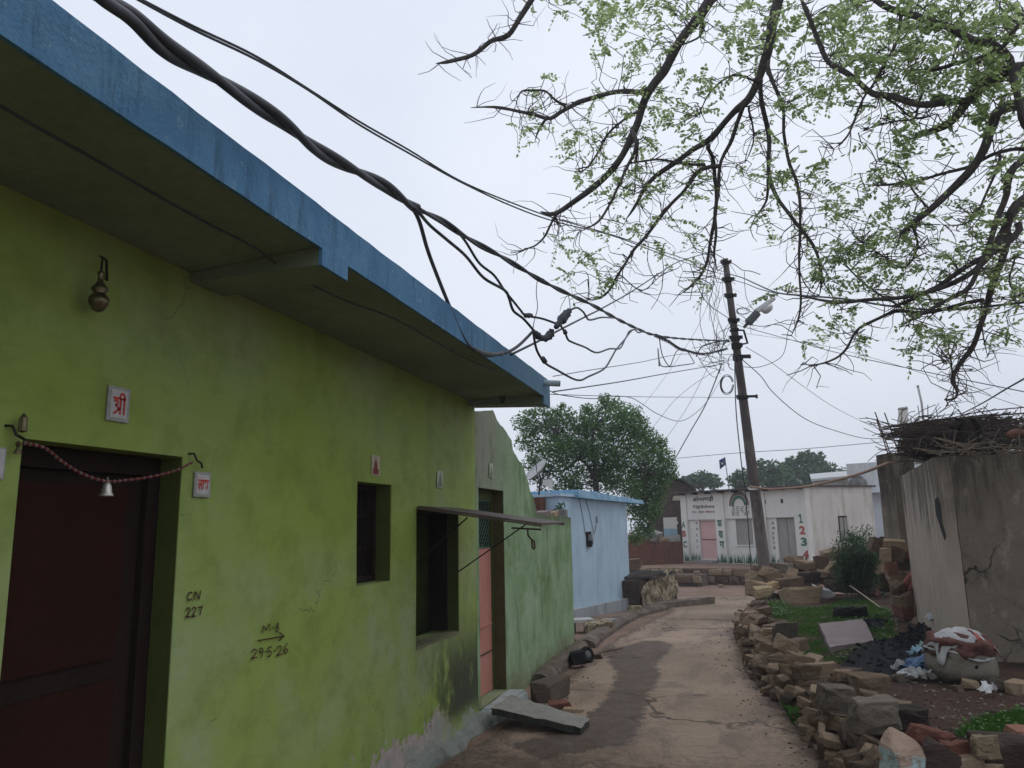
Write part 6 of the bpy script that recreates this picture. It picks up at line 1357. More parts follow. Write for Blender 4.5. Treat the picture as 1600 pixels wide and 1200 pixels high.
mb = MB(); mb.hexa([fs2(.14, .14, ZT - .16), fs2(.14, 4.5, ZT - .16), fs2(3.06, 4.5, ZT - .16), fs2(3.06, .14, ZT - .16)], [fs2(.14, .14, ZT - .06), fs2(.14, 4.5, ZT - .12), fs2(3.06, 4.5, ZT - .12), fs2(3.06, .14, ZT - .06)]); mb.build('roof', M_CEM, shed)
# dark hole worn in the side wall
c = None
r = ray(1468, 806); o_ = fs2(0, -.004, 0); t_ = (o_ - CAM).dot(dr_) / r.dot(dr_); hp = CAM + r * t_
mb = MB(); e = [(-.04, .16), (.02, .19), (.06, .1), (.05, -.05), (.10, -.2), (.06, -.24), (.0, -.1), (-.05, .02)]
mb.prism([hp - dl_ * a * 3.2 - dr_ * .005 + Vector((0, 0, b)) for a, b in e], -dr_ * .004); mb.build('worn_hole', M_BLACK, shed)
# pillar with rebar
pc = D(1404, 790, 11.2); ZP = D(1396, 708, 11.2).z
M_PIL = rotz(math.atan2(dl_.y, dl_.x) - .05)
pil_ = empty('rebar_pillar', (pc.x, pc.y, .1), 'unfinished grey concrete pillar with three bare rods behind the shed', 'pillar')
mb = MB(); mb.rbox((pc.x + CR.x * .02, pc.y + CR.y * .02, (ZP - .1) / 2), (.36, .34, ZP + .1), rotz(math.atan2(CR.y, CR.x) + .2)); o = mb.build('shaft', M_CONC, pil_)
bm = bmesh.new(); bm.from_mesh(o.data); bmesh.ops.subdivide_edges(bm, edges=bm.edges, cuts=9, use_grid_fill=True); bm.to_mesh(o.data); bm.free(); rough_mesh(o, .012, 4)
for (xa, ya, xb, yb) in ((1367, 644, 1392, 708), (1370, 657, 1389, 711), (1382, 645, 1404, 704)):
    a = D(xa, ya, 11.15); b = D(xb, yb + 4, 11.15); mb = MB(); mb.tube([b - (a - b) * .05, (a + b) / 2 + CR * .006, a], .009, 6); mb.build('rebar', M_RUST, pil_)
mb = MB(); put_rock(mb, random.Random(4), D(1411, 697, 11.2), .14, .14, .12, .3); mb.tube([D(1410, 700, 11.2), D(1408.5, 688, 11.2)], .008, 5); mb.build('broken_cap', M_CEM, pil_)
# brushwood
t = empty('brushwood_pile', fs2(1.2, 1.3, ZT - .06), 'dark heap of brushwood sticks and roots on the concrete shed roof', 'brushwood')
rg = random.Random(33); mb = MB()
for i in range(420):
    px = rg.uniform(1372, 1470); py = rg.uniform(657, 706); dp = rg.uniform(8.6, 9.9)
    py += max(0, 1440 - px) * .16
    if px < 1400 and (py > 690 or rg.random() < .3): px += 35
    a = D(px, py, dp); l = rg.uniform(.6, 1.25); d_ = (CR * rg.uniform(.85, 1) + CF * rg.uniform(-.6, .4) + Vector((0, 0, rg.gauss(.0, .16)))).normalized()
    b = a + d_ * l; b.z = min(max(b.z, ZT + .02), ZT + rg.uniform(.36, .60)); a.z = max(a.z, ZT - .02)
    m_ = (a + b) / 2 + Vector((0, 0, rg.uniform(-.05, .06))); r_ = rg.uniform(.004, .011)
    mb.tube(spline([a, m_, b], 3), [r_ * .5, r_ * .7, r_, r_, r_, r_, r_], 5)
for i in range(330):
    px = rg.uniform(1400, 1610); a = D(px, rg.uniform(662, 706), rg.uniform(8.2, 9.4)); d_ = Vector((rg.gauss(0, 1), rg.gauss(0, 1), rg.gauss(.15, .45))).normalized(); l = rg.uniform(.25, .6)
    b = a + d_ * l; b.z = min(b.z, ZT + .62); mb.tube(spline([a, (a + b) / 2 + Vector((rg.uniform(-.06, .06), 0, rg.uniform(-.03, .06))), b], 3), .004, 4)
for i in range(14):
    x = rg.uniform(1422, 1590); a = D(x, 662, 8.9); mb.tube(spline([a, a + CR * rg.uniform(.1, .25) + Vector((0, 0, rg.uniform(.03, .1))), a + CR * rg.uniform(.3, .6) + Vector((0, 0, rg.uniform(-.04, .05)))], 4), .0045, 4)
mb.build('sticks', M_STICK, t)
mb = MB(); rg = random.Random(34)
for k in range(14):
    a = D(1462 + k * 11, 684 + rg.uniform(-10, 14), 8.5 + rg.uniform(-.3, .5)); P = spline([a, a + CR * .3 + Vector((0, 0, rg.uniform(-.05, .1))), a + CR * .7 + CF * rg.uniform(-.3, .3)], 5); r_ = rg.uniform(.025, .075); mb.tube(P, [r_ * (1 + .3 * math.sin(i * 1.7 + k)) for i in range(len(P))], 8)
for (xa, ya, xb, yb, r_) in ((1498, 655, 1508, 700, .07), (1520, 650, 1528, 690, .045), (1524, 684, 1532, 704, .075), (1485, 668, 1500, 655, .06)):
    P = spline([D(xa, ya, 8.3), D((xa + xb) / 2 + 4, (ya + yb) / 2, 8.3), D(xb, yb, 8.3)], 5); mb.tube(P, [r_ * (.6 + .4 * i / (len(P) - 1)) for i in range(len(P))], 8)
o = mb.build('roots', m_rock('dark_root_wood', (.025, .02, .018), (.045, .036, .03), (.07, .055, .045)), t, True); rough_mesh(o, .03, 7)
mb = MB(); P = spline([D(1574, 684, 8.0), D(1590, 677, 8.05), D(1625, 678, 8.1)], 5); mb.tube(P, [.02, .03, .035, .03, .035, .04, .04, .035, .04, .04, .04][:len(P)], 8); o = mb.build('rag', mat('rusty_orange_rag', (.09, .04, .025), (.16, .07, .045), 9, .9, .4), t, True); rough_mesh(o, .03, 9)
mb = MB(); rg = random.Random(38)
for i in range(330):
    a = D(rg.uniform(1415, 1470), rg.uniform(700, 722), rg.uniform(9.0, 10.2)) if i < 130 else D(rg.uniform(1470, 1620), rg.uniform(696, 712), rg.uniform(7.75, 8.6)); a.z = max(a.z, ZT - .07); d_ = Vector((rg.gauss(0, 1), rg.gauss(0, 1), rg.gauss(.05, .3))).normalized(); mb.tube([a, a + d_ * rg.uniform(.15, .4)], .005, 4)
mb.build('twig_litter', mat('pale_twigs', (.12, .09, .065), (.24, .19, .14), 9, .9), t)
mb = MB(); a = D(1411, 640, 14.5); b = D(1414, 730, 14.5); mb.tube([b, (a + b) / 2, a], [.085, .085, .085], 10); mb.lathe(a, [(.08, 0), (.092, .005), (.092, .03), (.06, .045)], 10); tag(mb.build('white_post', M_WHITEW, None, True), 'stout white post standing behind the brushwood pile', 'post')
mb = MB(); mb.tube([D(1446, 690, 15), D(1440, 630, 15), D(1434, 603, 15)], .022, 7); mb.lathe(D(1434, 603, 15), [(.024, -.02), (.028, 0), (.012, .02)], 7); tag(mb.build('thin_pipe', M_LAMPW, None, True), 'thin pale pipe rising above the brushwood pile', 'pipe')

# ------------------------------------------------------------------ sack, cloth and scraps
def blob(c, rx, ry, rz_, M, seed, amt=.1, fq_=2.2, nu=28, nv=16, squash=None):
    mb = MB(); vs = []
    for j in range(nv + 1):
        th = math.pi * j / nv
        for i in range(nu):
            ph = 2 * math.pi * i / nu; d = Vector((math.sin(th) * math.cos(ph), math.sin(th) * math.sin(ph), math.cos(th)))
            d = Vector([math.copysign(abs(k) ** .8, k) for k in d]); s = 1 + amt * mnoise.noise(d * fq_ + Vector((seed, 0, 0))) + amt * .5 * mnoise.noise(d * fq_ * 3 + Vector((seed, 9, 0)))
            p = Vector((d.x * rx, d.y * ry, d.z * rz_)) * s
            if squash is not None and p.z < -rz_ * squash: p.z = -rz_ * squash
            vs.append(Vector(c) + M @ p)
    mb.add(vs, [(j * nu + i, j * nu + (i + 1) % nu, (j + 1) * nu + (i + 1) % nu, (j + 1) * nu + i) for j in range(nv) for i in range(nu)]); return mb
sp0 = D(1503, 1046, 6.55); gz_ = plot_z(sp0.x, sp0.y)
t = empty('stuffed_sack', (sp0.x, sp0.y, gz_), 'bulging dirty sack with red and white plastic folded over its top by the shed', 'sack')
C3 = lambda a, b, c: Vector((sp0.x, sp0.y, gz_)) + CAMX @ Vector((a, b, c))
blob(C3(0, 0, .145), .265, .24, .175, CAMX, 5, .22, 1.5, squash=.78).build('sack_body', M_SACKB, t, True)
rg = random.Random(9); mb = MB(); rim = [C3(.268 * math.cos(a) * (1 + .05 * math.sin(3 * a)), .245 * math.sin(a), .222 + .018 * math.sin(2 * a + 1) + .012 * math.sin(5 * a) + .03 * math.cos(a) * -1) for a in (2 * math.pi * i / 48 for i in range(49))]
mb.tube(rim, [.010 + .005 * math.sin(i * 2.3) for i in range(49)], 6); mb.build('rolled_rim', M_SACKW, t, True)
M_INS = mat('dull_red_brown_load', (.075, .03, .024), (.17, .075, .058), 7, .9, .6, 25)
blob(C3(.0, 0, .27), .25, .23, .125, CAMX, 8, .30, 2.2).build('load', M_INS, t, True)
def drape(name, cx, cy, w_, d_, z0, m, seed):
    rg = random.Random(seed); n = 15; mb = MB(); P = []
    for j in range(n):
        for i in range(n):
            a, b = i / (n - 1) * 2 - 1, j / (n - 1) * 2 - 1
            x, y = cx + a * w_ * (1 + .18 * mnoise.noise(Vector((b * 2, seed, 0)))), cy + b * d_ * (1 + .25 * mnoise.noise(Vector((a * 2.2, seed, 5))))
            r2 = (x / .27) ** 2 + (y / .25) ** 2
            z = z0 - .14 * r2 ** 1.4 + .022 * mnoise.noise(Vector((x * 9, y * 4, seed))) + .012 * math.sin(x * 55 + y * 20 + seed) + .01 * mnoise.noise(Vector((x * 30, y * 30, seed)))
            P.append(C3(x, y, z))
    mb.add(P, [(j * n + i, j * n + i + 1, (j + 1) * n + i + 1, (j + 1) * n + i) for j in range(n - 1) for i in range(n - 1)])
    o = mb.build(name, m, t, True, fix=False); o.modifiers.new('thick', 'SOLIDIFY').thickness = .006
drape('white_sheet', -.05, -.02, .21, .17, .415, M_SACKW, 3); drape('red_sheet', .15, -.06, .085, .12, .41, M_SACKR, 6); drape('white_sheet', .22, .02, .06, .14, .42, M_SACKW, 9)
q = Vector((sp0.x, sp0.y, gz_ + .16)) + CAMX @ Vector((-.0, -.232, -.03)); mb = MB(); mb.lathe(q, [(.03, -.01), (.030, 0), (.016, .008)], 9, CAMX @ Matrix.Rotation(R_(90), 3, 'X')); mb.build('hole', M_BLACK, t)
c = D(1437, 1038, 6.9); c.z = plot_z(c.x, c.y) + .05
o = blob(c, .14, .12, .07, CAMX @ Matrix.Rotation(-.3, 3, 'Y'), 3, .35, 2.5).build('blue_cloth', M_BLUEC); tag(o, 'navy blue plastic bundle lying left of the sack', 'bundle')
def scrap(x, y, dep_z, w_, seed, label, m, name='plastic_scrap'):
    rg = random.Random(seed); c = onZ(x, y, dep_z); mb = MB(); n = 7
    pts = [[c + CAMX @ Vector(((i / (n - 1) - .5) * w_ + rg.uniform(-.02, .02), (j / 4 - .5) * w_ * .8 + rg.uniform(-.02, .02), .02 + rg.uniform(0, .09) * (1 if 0 < i < n - 1 else .4))) for i in range(n)] for j in range(5)]
    mb.add([p for r in pts for p in r], [(j * n + i, j * n + i + 1, (j + 1) * n + i + 1, (j + 1) * n + i) for j in range(4) for i in range(n - 1)])
    o = mb.build(name, m, fix=False); o.modifiers.new('thick', 'SOLIDIFY').thickness = .004; return tag(o, label, 'scrap')
scrap(1432, 1062, .2, .24, 1, 'torn white plastic sheet below the navy bundle', M_SACKW)
scrap(1456, 1064, .2, .16, 2, 'grey white plastic fold under the left of the sack', mat('greyish_plastic', (.28, .27, .24), (.4, .39, .36), 9, .7)); scrap(1406, 1050, .2, .12, 3, 'small white plastic shred left of the navy bundle', M_SACKW)
scrap(1456, 1016, .32, .2, 4, 'pale green torn wrapper between the cinder heap and the sack', mat('pale_green_wrapper', (.25, .42, .36), (.4, .55, .48), 9, .6)); scrap(1466, 972, .38, .22, 5, 'white plastic edge at the top of the cinder heap by the shed', M_SACKW)
scrap(1434, 1027, .26, .16, 6, 'light blue torn plastic strip above the navy bundle', mat('light_blue_plastic', (.25, .42, .52), (.36, .52, .6), 9, .6)); scrap(1544, 1086, .2, .1, 7, 'small bright white paper scrap on the soil right of the sack', M_WHITE, 'paper_scrap')
for i, (x, y, l, lb) in enumerate(((1518, 1074, .16, 'brown stone under the right front of the sack'), (1540, 1068, .14, 'tan flat stone right of the sack foot'), (1495, 1076, .12, 'pale flat stone in front of the sack'), (1568, 1078, .2, 'brown block on the soil at the shed foot'), (1592, 1082, .2, 'pale long stone at the right edge by the shed foot'), (1405, 1062, .16, 'reddish brown stone left of the white plastic'))):
    p = onZ(x, y, .2); mb = MB(); put_rock(mb, random.Random(600 + i), Vector((p.x, p.y, plot_z(p.x, p.y) + l * .2)), l, l * .7, l * .5, i, .2); tag(mb.build('loose_stone', (M_ROCK, M_GREYR)[i % 2]), lb, 'stone')
# pebbles and bits on the soil
rg = random.Random(61); mb = MB()
for i in range(900):
    x = rg.uniform(1370, 1610); y = rg.uniform(1062, 1165); p = onZ(x, y, .2); 
    if p.x < wall_x(p.y) + .3: continue
    s = rg.choice([.006, .008, .010, .014, .02]); put_rock(mb, rg, Vector((p.x, p.y, plot_z(p.x, p.y) + s * .2)), s * rg.uniform(1, 1.8), s, s * .7, rg.uniform(0, 3), .4, 0, 1)
tag(mb.build('soil_pebbles', m_rock('mixed_pebbles', (.08, .055, .042), (.14, .10, .08), (.36, .32, .28), 'pos'), fix=False), 'small pale pebbles and bits strewn over the dark garden soil', 'pebbles', kind='stuff')
rg = random.Random(62); mb = MB()
for i in range(520):
    y = rg.uniform(4.8, 15); s = rg.choice([.007, .009, .012, .018])
    lx, rx = lerp_path(LEFT, y), wall_x(y) if y < 14.6 else 0
    x = (rx - abs(rg.gauss(0, .22)) - .03) if rg.random() < .6 else (lx + abs(rg.gauss(0, .2)) + .02)
    put_rock(mb, rg, Vector((x, y, road_z(x, y) + s * .2)), s * rg.uniform(1, 1.8), s, s * .6, rg.uniform(0, 3), .3, 0, 1)
tag(mb.build('lane_grit', m_rock('grit', (.14, .10, .075), (.22, .16, .12), (.34, .26, .2), 'pos'), fix=False), 'grit and small stones gathered along both edges of the lane', 'grit', kind='stuff')

# ------------------------------------------------------------------ grass and weeds
def inpoly(x, y, P):
    c = False
    for (x0, y0), (x1, y1) in zip(P, P[1:] + P[:1]):
        if (y0 > y) != (y1 > y) and x < (x1 - x0) * (y - y0) / (y1 - y0) + x0: c = not c
    return c
SLABP = [(1277, 972), (1351, 964), (1371, 1003), (1294, 1014)]
def blades(polys, n, h0, h1, wd, zf, seed, zplane, broad=.0):
    SG = [(p.x, p.y) for p in (onZ(*q_, .27) for q_ in SLABP)]
    rg = random.Random(seed); mb = MB()
    for P in polys:
        g = [onZ(*p, zplane) for p in P]; G2 = [(p.x, p.y) for p in g]; xs = [p[0] for p in G2]; ys_ = [p[1] for p in G2]; area = (max(xs) - min(xs)) * (max(ys_) - min(ys_))
        k = 0
        while k < n:
            k += 1; x, y = rg.uniform(min(xs), max(xs)), rg.uniform(min(ys_), max(ys_))
            if not inpoly(x, y, G2) or inpoly(x, y, SG): continue
            if mnoise.noise(Vector((x * 3, y * 3, seed))) < -.15 and rg.random() < .75: continue
            h = rg.uniform(h0, h1) * (1 + .5 * mnoise.noise(Vector((x * 2, y * 2, 4)))); a = rg.uniform(0, 6.28); t_ = Vector((math.cos(a), math.sin(a), 0)); b = Vector((x, y, zf(x, y) - .005)); w_ = Vector((-t_.y, t_.x, 0)) * wd
            if rg.random() < broad:
                e = b + Vector((0, 0, h)); q = Vector((rg.gauss(0, 1), rg.gauss(0, 1), .6)).normalized() * h * .6; w2 = q.cross(Vector((0, 0, 1))).normalized() * h * .3; mb.add([e, e + q * .5 + w2, e + q, e + q * .5 - w2], [(0, 1, 2, 3)])
            else:
                mb.add([b - w_, b + w_, b + t_ * h * .25 + Vector((0, 0, h * .6)) + w_ * .7, b + t_ * h * .6 + Vector((0, 0, h)), b + t_ * h * .25 + Vector((0, 0, h * .6)) - w_ * .7], [(0, 1, 2, 3, 4)])
    return mb
GP = [(1198, 938), (1225, 946), (1280, 950), (1320, 938), (1360, 940), (1392, 956), (1398, 990), (1420, 1000), (1400, 1022), (1350, 1030), (1296, 1036), (1252, 1030), (1228, 1000), (1210, 975)]
tag(blades([GP], 34000, .018, .05, .0032, plot_z, 1, .2, .06).build('grass', M_GRASS, fix=False), 'bright green grass patch growing behind the dry stone wall', 'grass', kind='stuff')
tag(blades([[(1290, 930), (1400, 930), (1430, 990), (1420, 1010), (1370, 1000), (1350, 960)], [(1290, 1018), (1400, 1000), (1400, 1030), (1300, 1040)], [(1190, 930), (1230, 945), (1240, 965), (1205, 965)]], 420, .03, .06, .008, plot_z, 2, .2, .7).build('weeds', leafmat('pale_weeds', (.05, .10, .03), (.10, .18, .07), (.28, .36, .22), .35), fix=False), 'broad leaved weeds around the slab and the cinder heap', 'weeds', kind='stuff')
tag(blades([[(1212, 1078), (1232, 1068), (1252, 1110), (1262, 1140), (1240, 1135)]], 7000, .03, .10, .004, lambda x, y: zg(y), 3, -.12, .1).build('grass', M_GRASS, fix=False), 'grass tuft at the lane side foot of the dry stone wall', 'grass', kind='stuff')
tag(blades([[(1490, 1152), (1540, 1125), (1620, 1105), (1620, 1150), (1540, 1165)]], 11000, .015, .05, .003, plot_z, 4, .2, .06).build('grass', M_GRASS, fix=False), 'grass strip behind the rocks in the bottom right corner', 'grass', kind='stuff')
# bush behind the rubble row
t = empty('bush', onZ(1340, 925, .2), 'feathery dark green bush between the rubble row and the shed', 'bush')
rg = random.Random(15); st = MB(); lf = MB(); b0 = D(1340, 922, 13.4)
for i in range(150):
    ex, ey = rg.gauss(1338, 30), rg.uniform(822, 918); 
    if abs(ex - 1340) > 42: ex = 1340 + rg.uniform(-36, 36)
    if ey < 850 and abs(ex - 1335) > 26: ey += 25
    e = D(ex, ey, 13.4 + rg.uniform(-.5, .5)); b = b0 + Vector((rg.uniform(-.25, .25), rg.uniform(-.2, .2), -.05)); m_ = (b + e) / 2 + Vector((rg.uniform(-.08, .08), 0, .1)); P = spline([b, m_, e], 4); st.tube(P, [.008 - .0008 * k for k in range(len(P))], 4)
    for k in range(2, len(P)):
        for _ in range(9):
            d_ = Vector((rg.gauss(0, 1), rg.gauss(0, 1), rg.gauss(.3, .7))).normalized(); p = P[k] + Vector((rg.uniform(-.06, .06), rg.uniform(-.06, .06), rg.uniform(-.05, .05))); w_ = d_.cross(Vector((.2, .3, 1))).normalized() * .010; l = rg.uniform(.05, .12)
            lf.add([p, p + d_ * l * .5 + w_, p + d_ * l, p + d_ * l * .5 - w_], [(0, 1, 2, 3)])
st.build('stems', M_BARK, t); lf.build('foliage', M_LEAFB, t, fix=False)

# ------------------------------------------------------------------ tree reaching over the lane from the right
def dpt(px): return 7.2 - 1.5 * min(1, max(0, (px - 850) / 750))      # nearer towards the right
tb = D(2060, 900, 8.6); tb.z = .0
ot = empty('overhanging_tree', tb, 'thin leaved tree reaching over the lane from beyond the right edge', 'tree')
rg = random.Random(404)
FK = D(2030, 330, 8.3)
mb = MB(); P = spline([tb, tb.lerp(FK, .35) + Vector((.12, .05, 0)), tb.lerp(FK, .7) + Vector((-.05, 0, 0)), FK], 5); mb.tube(P, [.30 - .1 * i / (len(P) - 1) for i in range(len(P))], 12); mb.build('trunk', M_BARK, ot, True)
BR = [  # (points, start radius px, end radius px); a point is (px, py) or (px, py, depth)
 ([(2030, 330, 8.3), (1900, -60, 8.0), (1650, -300, 7.4), (1350, -280, 7.0), (1180, -120, 6.9), (1105, 10), (1072, 55), (1040, 107), (1015, 140), (992, 200), (970, 250), (935, 285), (895, 318), (868, 334), (845, 331)], 26, 3.2),
 ([(2030, 330, 8.3), (1930, 60, 8.0), (1700, -150, 7.2), (1420, -170, 6.8), (1250, -70, 6.7), (1213, 10), (1200, 75), (1187, 125), (1170, 155), (1145, 175), (1105, 225), (1050, 255), (1015, 285), (995, 315), (978, 342)], 28, 2.2),
 ([(2030, 330, 8.3), (1880, 180, 7.4), (1740, 110, 6.4), (1600, 106), (1550, 130), (1520, 155), (1475, 195), (1430, 215)], 24, 5.5),
 ([(2030, 330, 8.3), (1870, 220, 7.3), (1700, 140, 6.3), (1585, 163), (1550, 200), (1530, 235), (1500, 285), (1455, 325), (1425, 350), (1405, 370)], 22, 4.5),
 ([(2030, 330, 8.3), (1850, 300, 7.3), (1700, 280, 6.3), (1600, 310), (1570, 365), (1540, 405), (1485, 440), (1415, 460), (1330, 470), (1230, 460)], 20, 2),
 ([(2030, 330, 8.3), (1850, 240, 7.4), (1700, 215, 6.4), (1600, 248), (1565, 320), (1550, 380), (1515, 445), (1470, 470), (1425, 495), (1405, 510)], 18, 1.8),
 ([(2030, 330, 8.3), (1850, 330, 7.3), (1700, 270, 6.4), (1592, 318), (1570, 410), (1540, 485), (1520, 540), (1505, 565), (1492, 590), (1495, 605), (1497, 612), (1490, 620), (1478, 622)], 16, 1.6),
 ([(2030, 330, 8.3), (1850, 100, 7.4), (1700, 150, 6.4), (1600, 200), (1580, 92), (1510, 55), (1450, 35), (1390, 15), (1340, -20)], 12, 5),
 ([(2030, 330, 8.3), (1850, 60, 7.2), (1700, 0, 6.3), (1605, 28), (1565, 70), (1520, 95), (1465, 110), (1420, 105)], 12, 2.5),
 ([(1520, 155), (1475, 162), (1430, 161), (1375, 147), (1335, 122), (1300, 95), (1275, 55), (1260, 25), (1245, -10)], 7, 3.5),
 ([(1600, 232), (1550, 240), (1510, 262), (1450, 280), (1400, 288), (1350, 285)], 4, 1.5), ([(1592, 350), (1560, 390), (1500, 425), (1440, 460), (1390, 478)], 7, 2.5),
 ([(1535, 470), (1450, 485), (1390, 487), (1345, 510), (1320, 550), (1295, 565), (1255, 567)], 4, 1.5), ([(1375, 147), (1400, 165), (1430, 187), (1465, 178)], 3, 1.5),
 ([(1440, 150), (1430, 185), (1395, 195), (1340, 210)], 2.5, 1), ([(1405, 20), (1405, 60), (1380, 100), (1365, 130), (1350, 155), (1325, 210), (1302, 234)], 3.5, 1.4),
 ([(1013, 139), (965, 145), (910, 157), (878, 170), (855, 182), (800, 170), (735, 170)], 5.5, 2.2), ([(856, 182), (848, 200), (837, 225)], 3, 1.3), ([(882, 166), (865, 150), (850, 142), (830, 138), (815, 141), (805, 165)], 2.8, 1.2),
 ([(992, 200), (990, 222), (980, 255), (965, 295), (940, 340), (907, 363)], 4, 1.8), ([(997, 172), (975, 190), (950, 215), (925, 250), (907, 272)], 3, 1.2), ([(993, 215), (996, 240), (995, 305)], 2.5, 1.1),
 ([(1165, 160), (1145, 215), (1125, 260), (1120, 320), (1117, 380), (1120, 425)], 4.5, 2), ([(1107, 226), (1115, 260), (1115, 350), (1110, 388), (1098, 425), (1085, 445), (1065, 458)], 4, 1.6),
 ([(1125, 258), (1090, 270), (1065, 305), (1030, 340), (1000, 380), (980, 410), (965, 430), (945, 455), (920, 467)], 4, 1.8), ([(1100, 257), (1050, 255), (1010, 252), (985, 253)], 3, 1.3),
 ([(1190, 125), (1195, 190), (1202, 240), (1205, 285), (1230, 330), (1250, 355), (1272, 385), (1282, 415), (1280, 460)], 4.5, 2), ([(1201, 95), (1210, 130), (1220, 165), (1235, 240), (1247, 300), (1250, 360), (1247, 400), (1255, 450), (1252, 495), (1235, 525)], 4, 1.6),
 ([(1203, 275), (1200, 310), (1175, 350)], 3, 1.4), ([(1170, 165), (1175, 190), (1180, 220), (1165, 250)], 2, 1),
 ([(1180, -120, 6.9), (1000, -170, 7.0), (900, -90, 7.1), (835, -8), (815, 25), (795, 55), (765, 65), (735, 85), (705, 98), (680, 101)], 7, 2.6), ([(868, 334), (850, 368), (838, 385), (820, 390), (803, 396)], 2.4, 1), ([(868, 334), (868, 345), (870, 358)], 2.6, 1.4),
 ([(965, 427), (1000, 455), (1040, 430)], 1.2, .8), ([(1425, 495), (1400, 480), (1340, 430), (1310, 400)], 2.5, 1), ([(1425, 350), (1435, 380), (1420, 415), (1380, 400), (1345, 380)], 2.2, 1), ([(1455, 325), (1425, 300), (1405, 260), (1370, 250)], 2.2, 1),
 ([(1492, 590), (1485, 560), (1470, 575)], 1.6, .8), ([(1530, 500), (1535, 530), (1545, 560)], 1.6, .8), ([(1590, 400), (1580, 440), (1590, 480)], 2, 1), ([(1560, 240), (1545, 300), (1520, 340), (1470, 350)], 3, 1.3), ([(1185, 130), (1150, 120), (1110, 150), (1090, 180)], 2.4, 1), ([(1060, 72), (1090, 60), (1100, 20), (1130, -10)], 2.4, 1.2)]
limb = MB(); samples = []; N_BIG = 9
for bi, (pts, r0, r1) in enumerate(BR):
    ph = rg.uniform(0, 6); Q = []
    for i, p in enumerate(pts):
        if len(p) == 3: Q.append(D(*p))
        else: Q.append(D(p[0] + rg.uniform(-1.5, 1.5), p[1] + rg.uniform(-1.5, 1.5), dpt(p[0]) + .25 * math.sin(ph + bi * 1.7) * (0 if bi > N_BIG and i == 0 else 1)))
    P = spline(Q, 5); n = len(P)
    P = [p + Vector((mnoise.noise(p * 3.5 + Vector((bi, 0, 0))), mnoise.noise(p * 3.5 + Vector((0, bi, 0))), mnoise.noise(p * 3.5 + Vector((0, 0, bi))))) * (.035 if 0 < i else 0) for i, p in enumerate(P)]
    if bi > N_BIG or True:
        sub = MB()
    kd = [((ROT.transposed() @ (p - CAM)).z * -1) / F for p in P]
    r0 = r0 * (.58 if bi < N_BIG else .85)
    rr_ = [(r0 + (r1 - r0) * (i / (n - 1)) ** (.55 if bi < N_BIG else .8)) * kd[i] * (1 + .16 * mnoise.noise(p * 7)) * (1 if i < n - 4 else (.85, .65, .45, .2)[i - n + 4]) for i, p in enumerate(P)]
    sub.tube(P, rr_, 8 if bi < N_BIG else 6); sub.build('limb', M_BARK, ot, True)
    samples += [(p, r) for p, r in zip(P, rr_)]
# foliage: pinnate sprays with small oval leaflets on thin twigs
CLU = [(900, 8, 42), (955, 20, 60), (1010, 28, 68), (955, 75, 62), (960, 118, 52), (1040, 118, 46), (845, 130, 26), (842, 178, 26), (826, 214, 20), (890, 226, 46), (930, 230, 56), (980, 240, 56), (1048, 195, 56), (1072, 228, 46), (1060, 55, 46), (1130, 18, 66), (1150, 60, 46), (1182, 30, 56), (1128, 98, 36), (1090, 148, 46),
       (930, 300, 36), (985, 328, 46), (1000, 288, 50), (900, 372, 36), (925, 402, 40), (1010, 342, 44), (1105, 300, 34), (1080, 338, 36), (1062, 362, 26), (1182, 240, 40), (1192, 268, 44), (1240, 262, 40), (1200, 352, 24), (1228, 300, 34), (1288, 282, 34), (1310, 288, 24), (1282, 330, 40), (1050, 412, 22), (1112, 436, 16), (940, 430, 22), (895, 420, 20),
       (1250, 20, 78), (1300, 60, 78), (1350, 40, 78), (1400, 30, 78), (1450, 60, 88), (1500, 30, 88), (1552, 60, 90), (1592, 20, 64), (1330, 110, 58), (1280, 120, 48), (1400, 120, 68), (1460, 130, 68), (1520, 110, 78), (1572, 160, 74), (1400, 200, 54), (1380, 232, 46), (1440, 240, 46), (1400, 290, 48), (1420, 330, 44), (1340, 330, 46), (1330, 390, 56), (1362, 368, 64), (1392, 382, 62), (1440, 400, 54), (1480, 380, 54), (1350, 432, 58), (1400, 440, 54), (1310, 440, 46), (1300, 480, 44), (1330, 502, 34), (1450, 462, 54), (1500, 432, 54), (1540, 452, 54), (1560, 380, 50), (1582, 420, 50), (1480, 500, 46), (1500, 520, 44), (1550, 522, 38), (1592, 500, 34), (1248, 520, 22), (1348, 530, 22), (1540, 300, 48), (1592, 280, 54), (1240, 340, 28), (1500, 330, 36), (1600, 340, 50), (1190, 180, 34), (1250, 150, 46), (1225, 75, 44), (1215, 455, 18), (1440, 540, 18), (1610, 100, 70), (1600, 420, 50)]
leaf = MB(); twig = MB()
